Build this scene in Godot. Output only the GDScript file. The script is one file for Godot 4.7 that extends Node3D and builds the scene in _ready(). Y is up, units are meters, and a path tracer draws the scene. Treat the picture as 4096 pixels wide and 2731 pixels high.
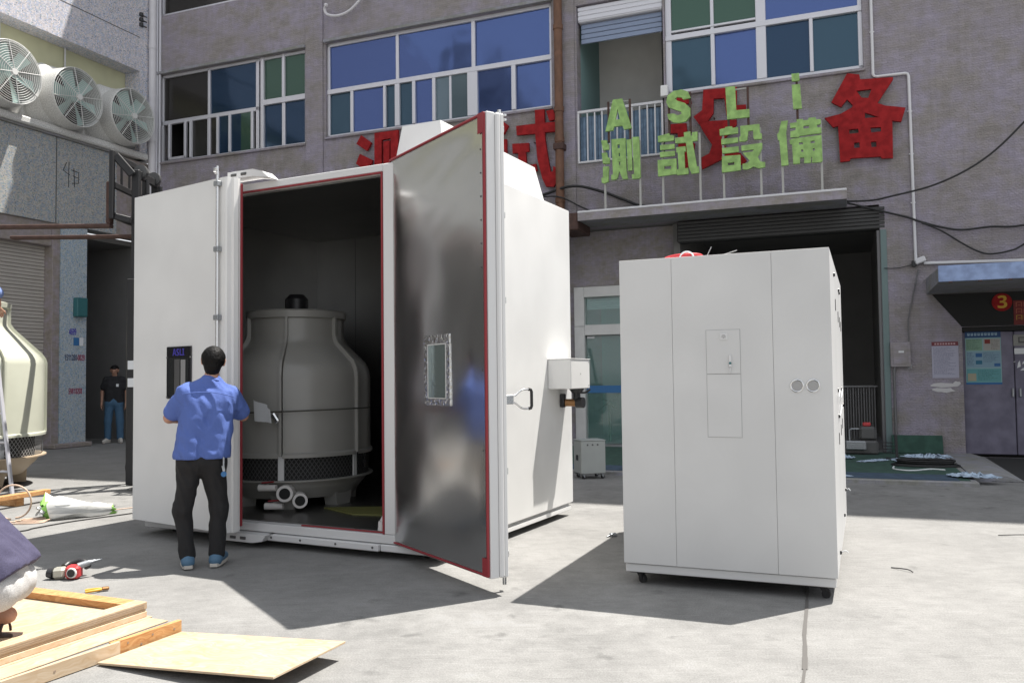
extends Node3D
# A factory yard: a big climate chamber with its doors open, a second cabinet, workers and packing wood, an old concrete factory front behind.
# Three local frames are used: the factory front (G), the chamber (CH), the cabinet (CB). x runs along the front, y up, z out of the front.

const G_AT := Vector3(1.472, 0, -15.554)
const G_YAW := -0.3783
const CH_AT := Vector3(-0.518, 0, -6.134)
const CH_YAW := -0.4698
const CB_AT := Vector3(0.715, 0, -5.538)
const CB_YAW := -0.3986

var M := {}
var taken := {}
var rng := RandomNumberGenerator.new()

# ---------------------------------------------------------------- mesh builder
class MB:
	var v := PackedVector3Array()
	var n := PackedVector3Array()
	var uv := PackedVector2Array()
	func tri(a: Vector3, b: Vector3, c: Vector3, na: Vector3, nb: Vector3, nc: Vector3, ua := Vector2.ZERO, ub := Vector2.ZERO, uc := Vector2.ZERO) -> void:
		if (b - a).cross(c - a).dot(na + nb + nc) > 0.0:
			v.append_array(PackedVector3Array([a, c, b])); n.append_array(PackedVector3Array([na, nc, nb])); uv.append_array(PackedVector2Array([ua, uc, ub]))
		else:
			v.append_array(PackedVector3Array([a, b, c])); n.append_array(PackedVector3Array([na, nb, nc])); uv.append_array(PackedVector2Array([ua, ub, uc]))
	func quad(a: Vector3, b: Vector3, c: Vector3, d: Vector3, nn: Vector3) -> void:
		# a bottom left, b bottom right, c top right, d top left
		tri(a, b, c, nn, nn, nn, Vector2(0, 1), Vector2(1, 1), Vector2(1, 0))
		tri(a, c, d, nn, nn, nn, Vector2(0, 1), Vector2(1, 0), Vector2(0, 0))
	func quads(a: Vector3, b: Vector3, c: Vector3, d: Vector3, na: Vector3, nb: Vector3, nc: Vector3, nd: Vector3) -> void:
		tri(a, b, c, na, nb, nc); tri(a, c, d, na, nc, nd)
	func box(lo: Vector3, hi: Vector3, ch := 0.0, t := Transform3D()) -> MB:
		var c := (lo + hi) / 2
		var h := ((hi - lo) / 2).abs()
		ch = minf(ch, minf(h.x, minf(h.y, h.z)) * 0.8)
		for ax in 3:
			var a1 := (ax + 1) % 3
			var a2 := (ax + 2) % 3
			for s in [-1.0, 1.0]:
				var nn := Vector3.ZERO
				nn[ax] = s
				var p := []
				for q in [[-1, -1], [1, -1], [1, 1], [-1, 1]]:
					var o := Vector3.ZERO
					o[ax] = s * h[ax]; o[a1] = q[0] * (h[a1] - ch); o[a2] = q[1] * (h[a2] - ch)
					p.append(t * (c + o))
				var tn := (t.basis * nn).normalized()
				quad(p[0], p[1], p[2], p[3], tn)
				if ch > 0.0:
					# the edge along a2 between this face and the face at +-a1
					for s1 in [-1.0, 1.0]:
						var na := nn
						na[a1] = s1
						na = (t.basis * na).normalized()
						var e := []
						for k in [[0, -1], [0, 1], [1, 1], [1, -1]]:
							var o := Vector3.ZERO
							o[ax] = s * (h[ax] - (ch if k[0] else 0.0)); o[a1] = s1 * (h[a1] - (0.0 if k[0] else ch)); o[a2] = k[1] * (h[a2] - ch)
							e.append(t * (c + o))
						quad(e[0], e[1], e[2], e[3], na)
		if ch > 0.0:
			for sx in [-1.0, 1.0]:
				for sy in [-1.0, 1.0]:
					for sz in [-1.0, 1.0]:
						var s := Vector3(sx, sy, sz)
						var nn := (t.basis * s).normalized()
						tri(t * (c + s * (h - Vector3(0, ch, ch))), t * (c + s * (h - Vector3(ch, 0, ch))), t * (c + s * (h - Vector3(ch, ch, 0))), nn, nn, nn)
		return self
	func at(size: Vector3, c: Vector3, ch := 0.0, b := Basis()) -> MB:
		return box(-size / 2, size / 2, ch, Transform3D(b, c))
	func bar(a: Vector3, b: Vector3, w: float, d: float, ch := 0.0, up := Vector3.UP) -> MB:
		# a square bar from a to b, w across and d along the up hint
		var y := (b - a).normalized()
		var hint := up
		if absf(y.dot(hint)) > 0.97: hint = Vector3(0, 0, 1)
		var x := y.cross(hint).normalized()
		var z := x.cross(y).normalized()
		return box(Vector3(-w / 2, 0, -d / 2), Vector3(w / 2, a.distance_to(b), d / 2), ch, Transform3D(Basis(x, y, z), a))
	func cyl(a: Vector3, b: Vector3, r0: float, r1 := -1.0, seg := 16, caps := true) -> MB:
		if r1 < 0.0: r1 = r0
		var y := (b - a).normalized()
		var x := y.cross(Vector3(0.31, 0.2, 0.93) if absf(y.z) < 0.9 else Vector3.UP).normalized()
		var z := x.cross(y)
		var slope := (r0 - r1) / maxf(a.distance_to(b), 1e-5)
		for i in seg:
			var t0 := TAU * i / seg
			var t1 := TAU * (i + 1) / seg
			var d0 := x * cos(t0) + z * sin(t0)
			var d1 := x * cos(t1) + z * sin(t1)
			var n0 := (d0 + y * slope).normalized()
			var n1 := (d1 + y * slope).normalized()
			quads(a + d0 * r0, a + d1 * r0, b + d1 * r1, b + d0 * r1, n0, n1, n1, n0)
			if caps:
				if r0 > 0.0: tri(a, a + d0 * r0, a + d1 * r0, -y, -y, -y)
				if r1 > 0.0: tri(b, b + d0 * r1, b + d1 * r1, y, y, y)
		return self
	func tube(pts: Array, r: float, seg := 8, closed := false) -> MB:
		var m := pts.size()
		var rings := []
		var nx := Vector3.ZERO
		for i in m:
			var p: Vector3 = pts[i]
			var prev: Vector3 = pts[(i - 1 + m) % m] if (closed or i > 0) else p
			var nxt: Vector3 = pts[(i + 1) % m] if (closed or i < m - 1) else p
			var t := (nxt - prev).normalized()
			if nx == Vector3.ZERO:
				nx = t.cross(Vector3.UP if absf(t.y) < 0.9 else Vector3.RIGHT).normalized()
			nx = (nx - t * nx.dot(t)).normalized()
			var bz := t.cross(nx)
			var ring := []
			for k in seg:
				var a := TAU * k / seg
				ring.append(nx * cos(a) + bz * sin(a))
			rings.append(ring)
		for i in (m if closed else m - 1):
			var j := (i + 1) % m
			for k in seg:
				var l := (k + 1) % seg
				var a: Vector3 = pts[i]
				var b: Vector3 = pts[j]
				quads(a + rings[i][k] * r, a + rings[i][l] * r, b + rings[j][l] * r, b + rings[j][k] * r, rings[i][k], rings[i][l], rings[j][l], rings[j][k])
		if not closed:
			for e in [0, m - 1]:
				var c: Vector3 = pts[e]
				var o: Vector3 = pts[1 if e == 0 else m - 2]
				var nn := (c - o).normalized()
				for k in range(1, seg - 1):
					tri(c + rings[e][0] * r, c + rings[e][k] * r, c + rings[e][k + 1] * r, nn, nn, nn)
		return self
	func lathe(prof: Array, seg := 32, a0 := 0.0, a1 := TAU, t := Transform3D(), smooth := true) -> MB:
		# prof: Vector2(radius, y) from bottom to top
		var m := prof.size()
		for i in m - 1:
			var p: Vector2 = prof[i]
			var q: Vector2 = prof[i + 1]
			var d := (q - p).normalized()
			var fn := Vector2(d.y, -d.x)
			var np := fn
			var nq := fn
			if smooth:
				if i > 0:
					var d0: Vector2 = (p - prof[i - 1]).normalized()
					if d0.dot(d) > 0.8: np = (fn + Vector2(d0.y, -d0.x)).normalized()
				if i < m - 2:
					var d2: Vector2 = (prof[i + 2] - q).normalized()
					if d2.dot(d) > 0.8: nq = (fn + Vector2(d2.y, -d2.x)).normalized()
			for k in seg:
				var t0 := a0 + (a1 - a0) * k / seg
				var t1 := a0 + (a1 - a0) * (k + 1) / seg
				var e0 := Vector3(cos(t0), 0, sin(t0))
				var e1 := Vector3(cos(t1), 0, sin(t1))
				quads(t * (e0 * p.x + Vector3.UP * p.y), t * (e1 * p.x + Vector3.UP * p.y), t * (e1 * q.x + Vector3.UP * q.y), t * (e0 * q.x + Vector3.UP * q.y),
					t.basis * (e0 * np.x + Vector3.UP * np.y), t.basis * (e1 * np.x + Vector3.UP * np.y), t.basis * (e1 * nq.x + Vector3.UP * nq.y), t.basis * (e0 * nq.x + Vector3.UP * nq.y))
		return self
	func prism(poly: PackedVector2Array, z0: float, z1: float, t := Transform3D(), front := true) -> MB:
		# a flat outline in x and y given thickness from z0 (back) to z1 (front)
		var idx := Geometry2D.triangulate_polygon(poly)
		var fz := (t.basis * Vector3(0, 0, 1)).normalized()
		for i in range(0, idx.size(), 3):
			var a := poly[idx[i]]
			var b := poly[idx[i + 1]]
			var c := poly[idx[i + 2]]
			tri(t * Vector3(a.x, a.y, z1), t * Vector3(b.x, b.y, z1), t * Vector3(c.x, c.y, z1), fz, fz, fz)
			tri(t * Vector3(a.x, a.y, z0), t * Vector3(b.x, b.y, z0), t * Vector3(c.x, c.y, z0), -fz, -fz, -fz)
		var cw := -1.0 if Geometry2D.is_polygon_clockwise(poly) else 1.0
		for i in poly.size():
			var a := poly[i]
			var b := poly[(i + 1) % poly.size()]
			var d := (b - a).normalized()
			var nn := (t.basis * Vector3(d.y, -d.x, 0) * cw).normalized()
			quad(t * Vector3(a.x, a.y, z0), t * Vector3(b.x, b.y, z0), t * Vector3(b.x, b.y, z1), t * Vector3(a.x, a.y, z1), nn)
		return self
	func ball(c: Vector3, r: Vector3, seg := 12, rows := 8) -> MB:
		for i in rows:
			for k in seg:
				var q := []
				for e in [[i, k], [i, k + 1], [i + 1, k + 1], [i + 1, k]]:
					var la: float = PI * (float(e[0]) / rows - 0.5)
					var lo: float = TAU * e[1] / seg
					q.append(Vector3(cos(la) * cos(lo), sin(la), cos(la) * sin(lo)))
				quads(c + q[0] * r, c + q[1] * r, c + q[2] * r, c + q[3] * r, (q[0] / r).normalized(), (q[1] / r).normalized(), (q[2] / r).normalized(), (q[3] / r).normalized())
		return self
	func mesh() -> ArrayMesh:
		var a := []
		a.resize(Mesh.ARRAY_MAX)
		a[Mesh.ARRAY_VERTEX] = v; a[Mesh.ARRAY_NORMAL] = n; a[Mesh.ARRAY_TEX_UV] = uv
		var m := ArrayMesh.new()
		m.add_surface_from_arrays(Mesh.PRIMITIVE_TRIANGLES, a)
		return m

# ---------------------------------------------------------------- naming and placing
func numbered(parent: Node, called: String) -> String:
	var key := str(parent.get_instance_id()) + called
	taken[key] = taken.get(key, -1) + 1
	return called if taken[key] == 0 else "%s_%03d" % [called, taken[key]]

func tag(o: Node3D, label: String, category: String, group := "", kind := "") -> Node3D:
	if label: o.set_meta("label", label)
	if category: o.set_meta("category", category)
	if group: o.set_meta("group", group)
	if kind: o.set_meta("kind", kind)
	return o

func thing(called: String, label: String, category: String, at := Vector3.ZERO, yaw := 0.0, group := "") -> Node3D:
	var o := Node3D.new()
	o.name = numbered(self, called)
	add_child(o)
	o.position = at
	o.rotation.y = yaw
	tag(o, label, category, group)
	return o

func part(parent: Node3D, called: String, mb, m: Material, label := "", at := Vector3.ZERO, yaw := 0.0) -> MeshInstance3D:
	var o := MeshInstance3D.new()
	o.mesh = mb.mesh() if mb is MB else mb
	o.material_override = m
	o.name = numbered(parent, called)
	parent.add_child(o)
	o.position = at
	o.rotation.y = yaw
	if label: o.set_meta("label", label)
	return o

func solo(called: String, mb, m: Material, label: String, category: String, at := Vector3.ZERO, yaw := 0.0, group := "") -> MeshInstance3D:
	var o := part(self, called, mb, m, "", at, yaw)
	tag(o, label, category, group)
	return o

func struct(called: String, mb, m: Material, at := Vector3.ZERO, yaw := 0.0) -> MeshInstance3D:
	var o := part(self, called, mb, m, "", at, yaw)
	o.set_meta("kind", "structure")
	return o

func dup(o: Node3D, called: String, label: String, at: Vector3, yaw := 0.0) -> Node3D:
	var c: Node3D = o.duplicate()
	c.name = numbered(self, called)
	add_child(c)
	c.position = at
	c.rotation.y = yaw
	c.set_meta("label", label)
	return c

func gp(x: float, y: float, z := 0.0) -> Vector3:   # a point of the factory front frame in the world
	return Transform3D(Basis(Vector3.UP, G_YAW), G_AT) * Vector3(x, y, z)
func cp(x: float, y: float, z := 0.0) -> Vector3:
	return Transform3D(Basis(Vector3.UP, CH_YAW), CH_AT) * Vector3(x, y, z)
func kp(x: float, y: float, z := 0.0) -> Vector3:
	return Transform3D(Basis(Vector3.UP, CB_YAW), CB_AT) * Vector3(x, y, z)

# ---------------------------------------------------------------- materials
func lin(r: float, g: float, b: float, a := 1.0) -> Color:
	var c := Color(r, g, b).linear_to_srgb()
	c.a = a
	return c

func mat(called: String, c: Color, rough := 0.7, metal := 0.0, tex: Texture2D = null, scale := 1.0, world := false) -> StandardMaterial3D:
	var m := StandardMaterial3D.new()
	m.resource_name = called
	m.albedo_color = c
	m.roughness = rough
	m.metallic = metal
	if tex:
		m.albedo_texture = tex
		m.uv1_triplanar = true
		m.uv1_world_triplanar = world
		m.uv1_triplanar_sharpness = 4.0
		m.uv1_scale = Vector3.ONE * scale
	M[called] = m
	return m

func detail(m: StandardMaterial3D, tex: Texture2D, scale: float) -> void:
	m.detail_enabled = true
	m.detail_blend_mode = BaseMaterial3D.BLEND_MODE_MUL
	m.detail_albedo = tex
	m.detail_uv_layer = BaseMaterial3D.DETAIL_UV_2
	m.uv2_triplanar = true
	m.uv2_world_triplanar = m.uv1_world_triplanar
	m.uv2_scale = Vector3.ONE * scale

func bump(m: StandardMaterial3D, tex: Texture2D, amount: float) -> void:
	m.normal_enabled = true
	m.normal_texture = tex
	m.normal_scale = amount

func ntex(sd: int, freq: float, lo: Color, hi: Color, oct := 4, size := 512, normal := false, strength := 4.0, kind := FastNoiseLite.TYPE_SIMPLEX_SMOOTH) -> NoiseTexture2D:
	var f := FastNoiseLite.new()
	f.seed = sd
	f.noise_type = kind
	f.frequency = freq
	f.fractal_octaves = oct
	var t := NoiseTexture2D.new()
	t.width = size
	t.height = size
	t.seamless = true
	t.noise = f
	if normal:
		t.as_normal_map = true
		t.bump_strength = strength
	else:
		var g := Gradient.new()
		g.set_color(0, lo); g.set_color(1, hi)
		g.set_offset(0, 0.22); g.set_offset(1, 0.78)
		t.color_ramp = g
	return t

func painted(w: int, h: int, f: Callable) -> ImageTexture:
	var im := Image.create(w, h, false, Image.FORMAT_RGB8)
	for y in h:
		for x in w:
			im.set_pixel(x, y, f.call(x, y))
	return ImageTexture.create_from_image(im)

func wood_tex(sd: int, dark: Color, light: Color) -> ImageTexture:
	var f := FastNoiseLite.new()
	f.seed = sd
	f.frequency = 1.0
	f.fractal_octaves = 3
	return painted(384, 384, func(x, y):
		var bend: float = f.get_noise_2d(x * 0.006, y * 0.012) * 6.0
		var line: float = f.get_noise_2d(x * 0.008 + 40.0, y * 0.16 + bend)
		var broad: float = f.get_noise_2d(x * 0.004 + 90.0, y * 0.03 + bend * 0.4)
		return dark.lerp(light, clampf(0.55 + line * 0.5 + broad * 0.6, 0.0, 1.0)))

func make_materials() -> void:
	var fine := ntex(3, 0.09, Color(0.80, 0.80, 0.80), Color.WHITE, 5, 512)
	var blotch := ntex(5, 0.012, Color(0.86, 0.86, 0.87), Color.WHITE, 5, 512)
	var soft := ntex(8, 0.006, Color(0.97, 0.97, 0.97), Color.WHITE, 3, 512)
	var grit := ntex(11, 0.3, Color.WHITE, Color.WHITE, 3, 512, true, 3.0)
	var dents := ntex(13, 0.006, Color.WHITE, Color.WHITE, 2, 512, true, 10.0)
	# concrete front with stains that run down it
	var f := FastNoiseLite.new()
	f.seed = 21
	f.frequency = 1.0
	f.fractal_octaves = 4
	# noise that meets itself at the picture's edges
	var seam := func(x: float, y: float, w: float, fx: float, fy: float, o: float) -> float:
		var u := x / w
		var v := y / w
		var top := lerpf(f.get_noise_2d(x * fx + o, y * fy), f.get_noise_2d((x - w) * fx + o, y * fy), u)
		var low := lerpf(f.get_noise_2d(x * fx + o, (y - w) * fy), f.get_noise_2d((x - w) * fx + o, (y - w) * fy), u)
		return lerpf(top, low, v) * 1.25
	var tone := RandomNumberGenerator.new()
	tone.seed = 77
	var tones := PackedFloat32Array()
	for i in 128 * 32: tones.append(tone.randf_range(-0.028, 0.028))
	var wall_tex := painted(640, 640, func(x, y):
		var big: float = seam.call(x, y, 640.0, 0.009, 0.011, 0.0)
		var mid: float = seam.call(x, y, 640.0, 0.035, 0.03, 50.0)
		var run: float = seam.call(x, y, 640.0, 0.09, 0.006, 10.0)
		var speck: float = f.get_noise_2d(x * 0.5, y * 0.5 + 30.0)
		var row: int = y / 5
		var sx: int = (x + (row % 2) * 10) % 640
		var grout: float = -0.055 if y % 5 == 0 or sx % 20 == 0 else 0.0
		var k: float = 0.90 + big * 0.10 + mid * 0.07 + run * 0.035 + speck * 0.035 + tones[row * 32 + sx / 20] + grout
		var tint: float = clampf(0.5 + mid * 0.6 + big * 1.2, 0.0, 1.0)
		return Color(k, k, k) * Color(0.99, 0.965, 0.93).lerp(Color(0.96, 0.935, 1.0), tint))
	mat("front_concrete", lin(0.355, 0.345, 0.36), 0.9, 0.0, wall_tex, 0.19, true)
	bump(M.front_concrete, grit, 0.5)
	mat("front_concrete_dark", lin(0.33, 0.35, 0.345), 0.9, 0.0, wall_tex, 0.23, true)
	mat("jamb_concrete", lin(0.36, 0.335, 0.31), 0.9, 0.0, wall_tex, 0.4, true)
	# yard floor
	var floor_tex := painted(640, 640, func(x, y):
		var big: float = seam.call(x, y, 640.0, 0.010, 0.010, 7.0)
		var mid: float = seam.call(x, y, 640.0, 0.05, 0.05, 50.0)
		var scrape: float = f.get_noise_2d(x * 0.02 + 5.0, y * 0.30 + 77.0)
		var speck: float = f.get_noise_2d(x * 0.6, y * 0.6 + 30.0)
		var spot: float = maxf(seam.call(x, y, 640.0, 0.022, 0.022, 400.0) - 0.42, 0.0)
		var k: float = 0.93 + big * 0.09 + mid * 0.06 + speck * 0.035 - spot * 0.45 + (maxf(scrape - 0.25, 0.0) - maxf(-scrape - 0.3, 0.0)) * 0.16
		return Color(k, k * 0.997, k * 0.988))
	mat("yard_concrete", lin(0.27, 0.269, 0.266), 0.88, 0.0, floor_tex, 0.21, true)
	detail(M.yard_concrete, ntex(61, 0.22, Color(0.87, 0.87, 0.87), Color.WHITE, 4, 512), 0.8)
	bump(M.yard_concrete, grit, 0.12)
	mat("joint", lin(0.10, 0.095, 0.09), 0.95)
	# small wall tiles, a mix of blues and greys
	var tl := Image.create(1024, 1024, false, Image.FORMAT_RGB8)
	tl.fill(Color(0.62, 0.62, 0.61))
	var tr := RandomNumberGenerator.new()
	tr.seed = 4
	for j in 64:
		for i in 64:
			var p := f.get_noise_2d(i * 0.12, j * 0.12 + 300.0)
			var c := Color(0.76, 0.77, 0.77)
			var q := tr.randf()
			if q < 0.30 + p * 0.45: c = Color(0.62, 0.69, 0.77)
			elif q > 0.965: c = Color(0.46, 0.55, 0.62)
			elif q > 0.92: c = Color(0.60, 0.70, 0.69)
			elif q > 0.74: c = Color(0.78, 0.76, 0.72)
			tl.fill_rect(Rect2i(i * 16 + 1, j * 16 + 1, 14, 13), c * tr.randf_range(0.88, 1.06))
	mat("mosaic", Color(0.93, 0.97, 1.0), 0.45, 0.0, ImageTexture.create_from_image(tl), 0.85, true)
	var tp := tl.duplicate() as Image
	tp.adjust_bcs(1.2, 0.9, 0.75)
	mat("mosaic_band", Color(0.90, 0.89, 0.88), 0.5, 0.0, ImageTexture.create_from_image(tl), 0.7, true)
	mat("mosaic_pale", Color(0.97, 0.95, 0.98), 0.5, 0.0, ImageTexture.create_from_image(tp), 0.6, true)
	# machine paint and metals
	mat("white_paint", lin(0.75, 0.75, 0.74), 0.38, 0.0, soft, 0.35)
	mat("cabinet_paint", lin(0.60, 0.60, 0.595), 0.45, 0.0, soft, 0.35)
	mat("white_trim", lin(0.62, 0.62, 0.62), 0.4)
	bump(M.white_paint, dents, 0.035)
	bump(M.cabinet_paint, dents, 0.03)
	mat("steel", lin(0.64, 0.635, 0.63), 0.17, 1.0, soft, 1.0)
	bump(M.steel, dents, 0.10)
	M.steel.uv1_scale = Vector3.ONE * 0.35
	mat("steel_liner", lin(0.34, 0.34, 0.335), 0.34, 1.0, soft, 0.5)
	bump(M.steel_liner, dents, 0.07)
	mat("chrome", lin(0.68, 0.68, 0.68), 0.16, 1.0)
	mat("foil", lin(0.75, 0.75, 0.74), 0.12, 1.0, soft, 3.0)
	bump(M.foil, ntex(17, 0.03, Color.WHITE, Color.WHITE, 3, 256, true, 14.0), 0.35)
	M.foil.uv1_scale = Vector3.ONE * 3.0
	mat("gasket_red", lin(0.25, 0.022, 0.03), 0.6)
	mat("rubber", lin(0.018, 0.018, 0.019), 0.75)
	mat("black_plastic", lin(0.02, 0.02, 0.022), 0.4)
	mat("black_gloss", lin(0.012, 0.012, 0.014), 0.08)
	mat("port_grey", lin(0.36, 0.36, 0.36), 0.4, 0.5)
	mat("brass", lin(0.30, 0.16, 0.07), 0.45, 0.7)
	mat("dark_iron", lin(0.028, 0.028, 0.03), 0.55, 0.3, fine, 2.0)
	mat("rusty_iron", lin(0.09, 0.05, 0.04), 0.75, 0.2, blotch, 1.5)
	mat("galvanised", lin(0.42, 0.44, 0.46), 0.42, 0.7, fine, 2.0)
	mat("aluminium", lin(0.60, 0.60, 0.64), 0.38, 0.35)
	mat("white_pipe", lin(0.62, 0.61, 0.64), 0.5, 0.0, soft, 1.0)
	mat("brown_pipe", lin(0.17, 0.085, 0.05), 0.7, 0.0, blotch, 0.8)
	mat("conduit", lin(0.62, 0.62, 0.64), 0.5)
	mat("cable_black", lin(0.015, 0.015, 0.016), 0.6)
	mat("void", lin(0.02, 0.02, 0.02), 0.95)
	mat("room_wall", lin(0.60, 0.59, 0.57), 0.9, 0.0, soft, 0.5)
	mat("room_green", lin(0.20, 0.32, 0.32), 0.9)
	mat("hall_wall", lin(0.20, 0.197, 0.193), 0.9, 0.0, soft, 0.4)
	# window glass: tinted, mirroring the sky
	mat("glass_blue", lin(0.075, 0.115, 0.27), 0.07, 0.75)
	mat("glass_navy", lin(0.022, 0.05, 0.095), 0.08, 0.55)
	mat("glass_teal", lin(0.04, 0.08, 0.115), 0.09, 0.6)
	mat("glass_grey_teal", lin(0.13, 0.18, 0.21), 0.10, 0.6)
	mat("glass_green", lin(0.05, 0.10, 0.075), 0.10, 0.45)
	mat("glass_brown", lin(0.03, 0.028, 0.025), 0.15, 0.2)
	for k in ["glass_blue", "glass_navy", "glass_teal", "glass_grey_teal", "glass_green"]:
		bump(M[k], dents, 0.06)
		M[k].uv1_triplanar = true
		M[k].uv1_world_triplanar = true
		M[k].uv1_scale = Vector3.ONE * 0.4
	mat("glass_dark", lin(0.02, 0.022, 0.022), 0.06)
	mat("door_glass", lin(0.3, 0.55, 0.5, 0.16), 0.04)
	M.door_glass.transparency = BaseMaterial3D.TRANSPARENCY_ALPHA
	mat("leaf_glass", lin(0.36, 0.44, 0.43), 0.05, 0.8)
	# signs
	mat("sign_red", lin(0.33, 0.022, 0.024), 0.65, 0.0, blotch, 1.0)
	M.sign_red.metallic_specular = 0.2
	mat("sign_green", lin(0.34, 0.54, 0.19), 0.6, 0.0, blotch, 1.0)
	M.sign_green.metallic_specular = 0.2
	mat("sign_post", lin(0.38, 0.38, 0.36), 0.6)
	# fibreglass towers and fans
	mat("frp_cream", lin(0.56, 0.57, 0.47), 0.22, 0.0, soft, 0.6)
	M.frp_cream.clearcoat_enabled = true
	M.frp_cream.clearcoat = 0.4
	M.frp_cream.clearcoat_roughness = 0.1
	mat("dark_net", lin(0.07, 0.07, 0.07), 0.7)
	mat("frp_shaded", lin(0.30, 0.295, 0.275), 0.3, 0.0, soft, 0.6)  # cream fibreglass greyed: the shade inside the chamber is painted in
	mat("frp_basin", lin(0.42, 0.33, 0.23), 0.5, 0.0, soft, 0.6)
	mat("frp_white", lin(0.74, 0.74, 0.72), 0.45, 0.0, fine, 0.8)
	mat("frp_beige", lin(0.60, 0.60, 0.40), 0.6, 0.0, soft, 0.6)
	mat("fan_blade", lin(0.42, 0.60, 0.56), 0.4)
	mat("guard_wire", lin(0.70, 0.70, 0.68), 0.4)
	mat("fill_black", lin(0.02, 0.02, 0.02), 0.8)
	mat("mesh_plastic", lin(0.33, 0.33, 0.33), 0.6)
	mat("shutter_grey", lin(0.48, 0.45, 0.41), 0.5, 0.25, soft, 0.5)
	mat("shutter_dark", lin(0.05, 0.05, 0.05), 0.6, 0.2)
	mat("shutter_blue", lin(0.22, 0.27, 0.38), 0.5, 0.3)
	mat("panel_blue", lin(0.16, 0.25, 0.36), 0.6, 0.0, blotch, 1.0)
	mat("awning_blue", lin(0.27, 0.36, 0.58), 0.55, 0.0, blotch, 0.9)
	mat("teal_box", lin(0.03, 0.13, 0.14), 0.5)
	# wood
	var w1 := wood_tex(31, Color(0.90, 0.83, 0.72), Color(1.0, 0.98, 0.93))
	var w2 := wood_tex(37, Color(0.84, 0.68, 0.50), Color(1.0, 0.92, 0.78))
	mat("plywood", lin(0.49, 0.415, 0.34), 0.75, 0.0, w1, 1.2)
	mat("pine", lin(0.54, 0.38, 0.24), 0.7, 0.0, w2, 1.7)
	mat("ply_edge", lin(0.62, 0.51, 0.42), 0.85, 0.0, w1, 3.0)
	mat("ply_edge_dark", lin(0.26, 0.19, 0.14), 0.85)
	# people
	mat("skin", lin(0.46, 0.25, 0.17), 0.55)
	M.skin.subsurf_scatter_enabled = true
	M.skin.subsurf_scatter_strength = 0.08
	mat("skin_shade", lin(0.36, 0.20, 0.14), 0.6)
	mat("hair", lin(0.005, 0.0045, 0.0045), 0.6)
	M.hair.metallic_specular = 0.3
	var weave := ntex(41, 0.35, Color.WHITE, Color.WHITE, 2, 256, true, 2.0)
	for c in [["shirt_blue", 0.10, 0.17, 0.50], ["trouser_black", 0.014, 0.014, 0.016], ["shirt_black", 0.015, 0.015, 0.018], ["jeans", 0.06, 0.14, 0.24], ["shirt_navy", 0.06, 0.055, 0.11], ["trouser_grey", 0.58, 0.58, 0.58], ["shirt_pale_blue", 0.20, 0.28, 0.55]]:
		mat(c[0], lin(c[1], c[2], c[3]), 0.85, 0.0, fine, 3.0)
		bump(M[c[0]], weave, 0.5)
		M[c[0]].rim_enabled = true
		M[c[0]].rim = 0.06
	mat("shoe_blue", lin(0.07, 0.15, 0.24), 0.7)
	mat("shoe_sole", lin(0.50, 0.48, 0.44), 0.7)
	mat("sandal", lin(0.05, 0.03, 0.022), 0.6)
	# oddments
	mat("tool_red", lin(0.45, 0.04, 0.045), 0.4)
	mat("tool_grey", lin(0.45, 0.44, 0.38), 0.4, 0.4)
	mat("yellow_grip", lin(0.60, 0.32, 0.03), 0.5)
	mat("bag_white", lin(0.80, 0.80, 0.77), 0.5, 0.0, soft, 2.0)
	mat("bag_green", lin(0.20, 0.42, 0.08), 0.5)
	mat("hose_tan", lin(0.55, 0.40, 0.30), 0.55)
	mat("wire_red", lin(0.62, 0.05, 0.06), 0.5)
	mat("carpet", lin(0.035, 0.085, 0.065), 0.95, 0.0, blotch, 0.9, true)
	mat("carpet_blue", lin(0.05, 0.085, 0.13), 0.95, 0.0, blotch, 0.9, true)
	mat("paper", lin(0.66, 0.68, 0.70), 0.8)
	mat("flaked_paint", lin(0.52, 0.51, 0.52), 0.9)
	mat("sheet_blue_white", lin(0.40, 0.50, 0.62), 0.55)
	mat("small_box", lin(0.34, 0.36, 0.35), 0.5, 0.0, soft, 1.0)
	mat("machine_grey", lin(0.10, 0.10, 0.10), 0.5, 0.4)
	mat("bar_grey", lin(0.15, 0.15, 0.155), 0.5, 0.4)
	mat("guide_green", lin(0.14, 0.20, 0.20), 0.6)
	mat("rope", lin(0.06, 0.06, 0.05), 0.8)
	mat("strip_olive", lin(0.14, 0.14, 0.04), 0.7)
	mat("valve_white", lin(0.66, 0.64, 0.62), 0.45)
	mat("ink_blue", lin(0.05, 0.04, 0.35), 0.5)
	mat("ink_dark", lin(0.05, 0.06, 0.12), 0.7)
	mat("ink_red", lin(0.25, 0.03, 0.08), 0.7)
	mat("sign_plate_blue", lin(0.03, 0.14, 0.33), 0.5)
	mat("yellow_ink", lin(0.55, 0.33, 0.03), 0.6)
	mat("door_metal", lin(0.17, 0.16, 0.22), 0.6, 0.1, blotch, 0.5)
	mat("plaster_grey", lin(0.38, 0.37, 0.37), 0.9, 0.0, wall_tex, 0.4, true)
	mat("frame_panel", lin(0.62, 0.62, 0.61), 0.45, 0.2, soft, 1.0)
	mat("leaf_green", lin(0.03, 0.09, 0.05), 0.6)

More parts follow.
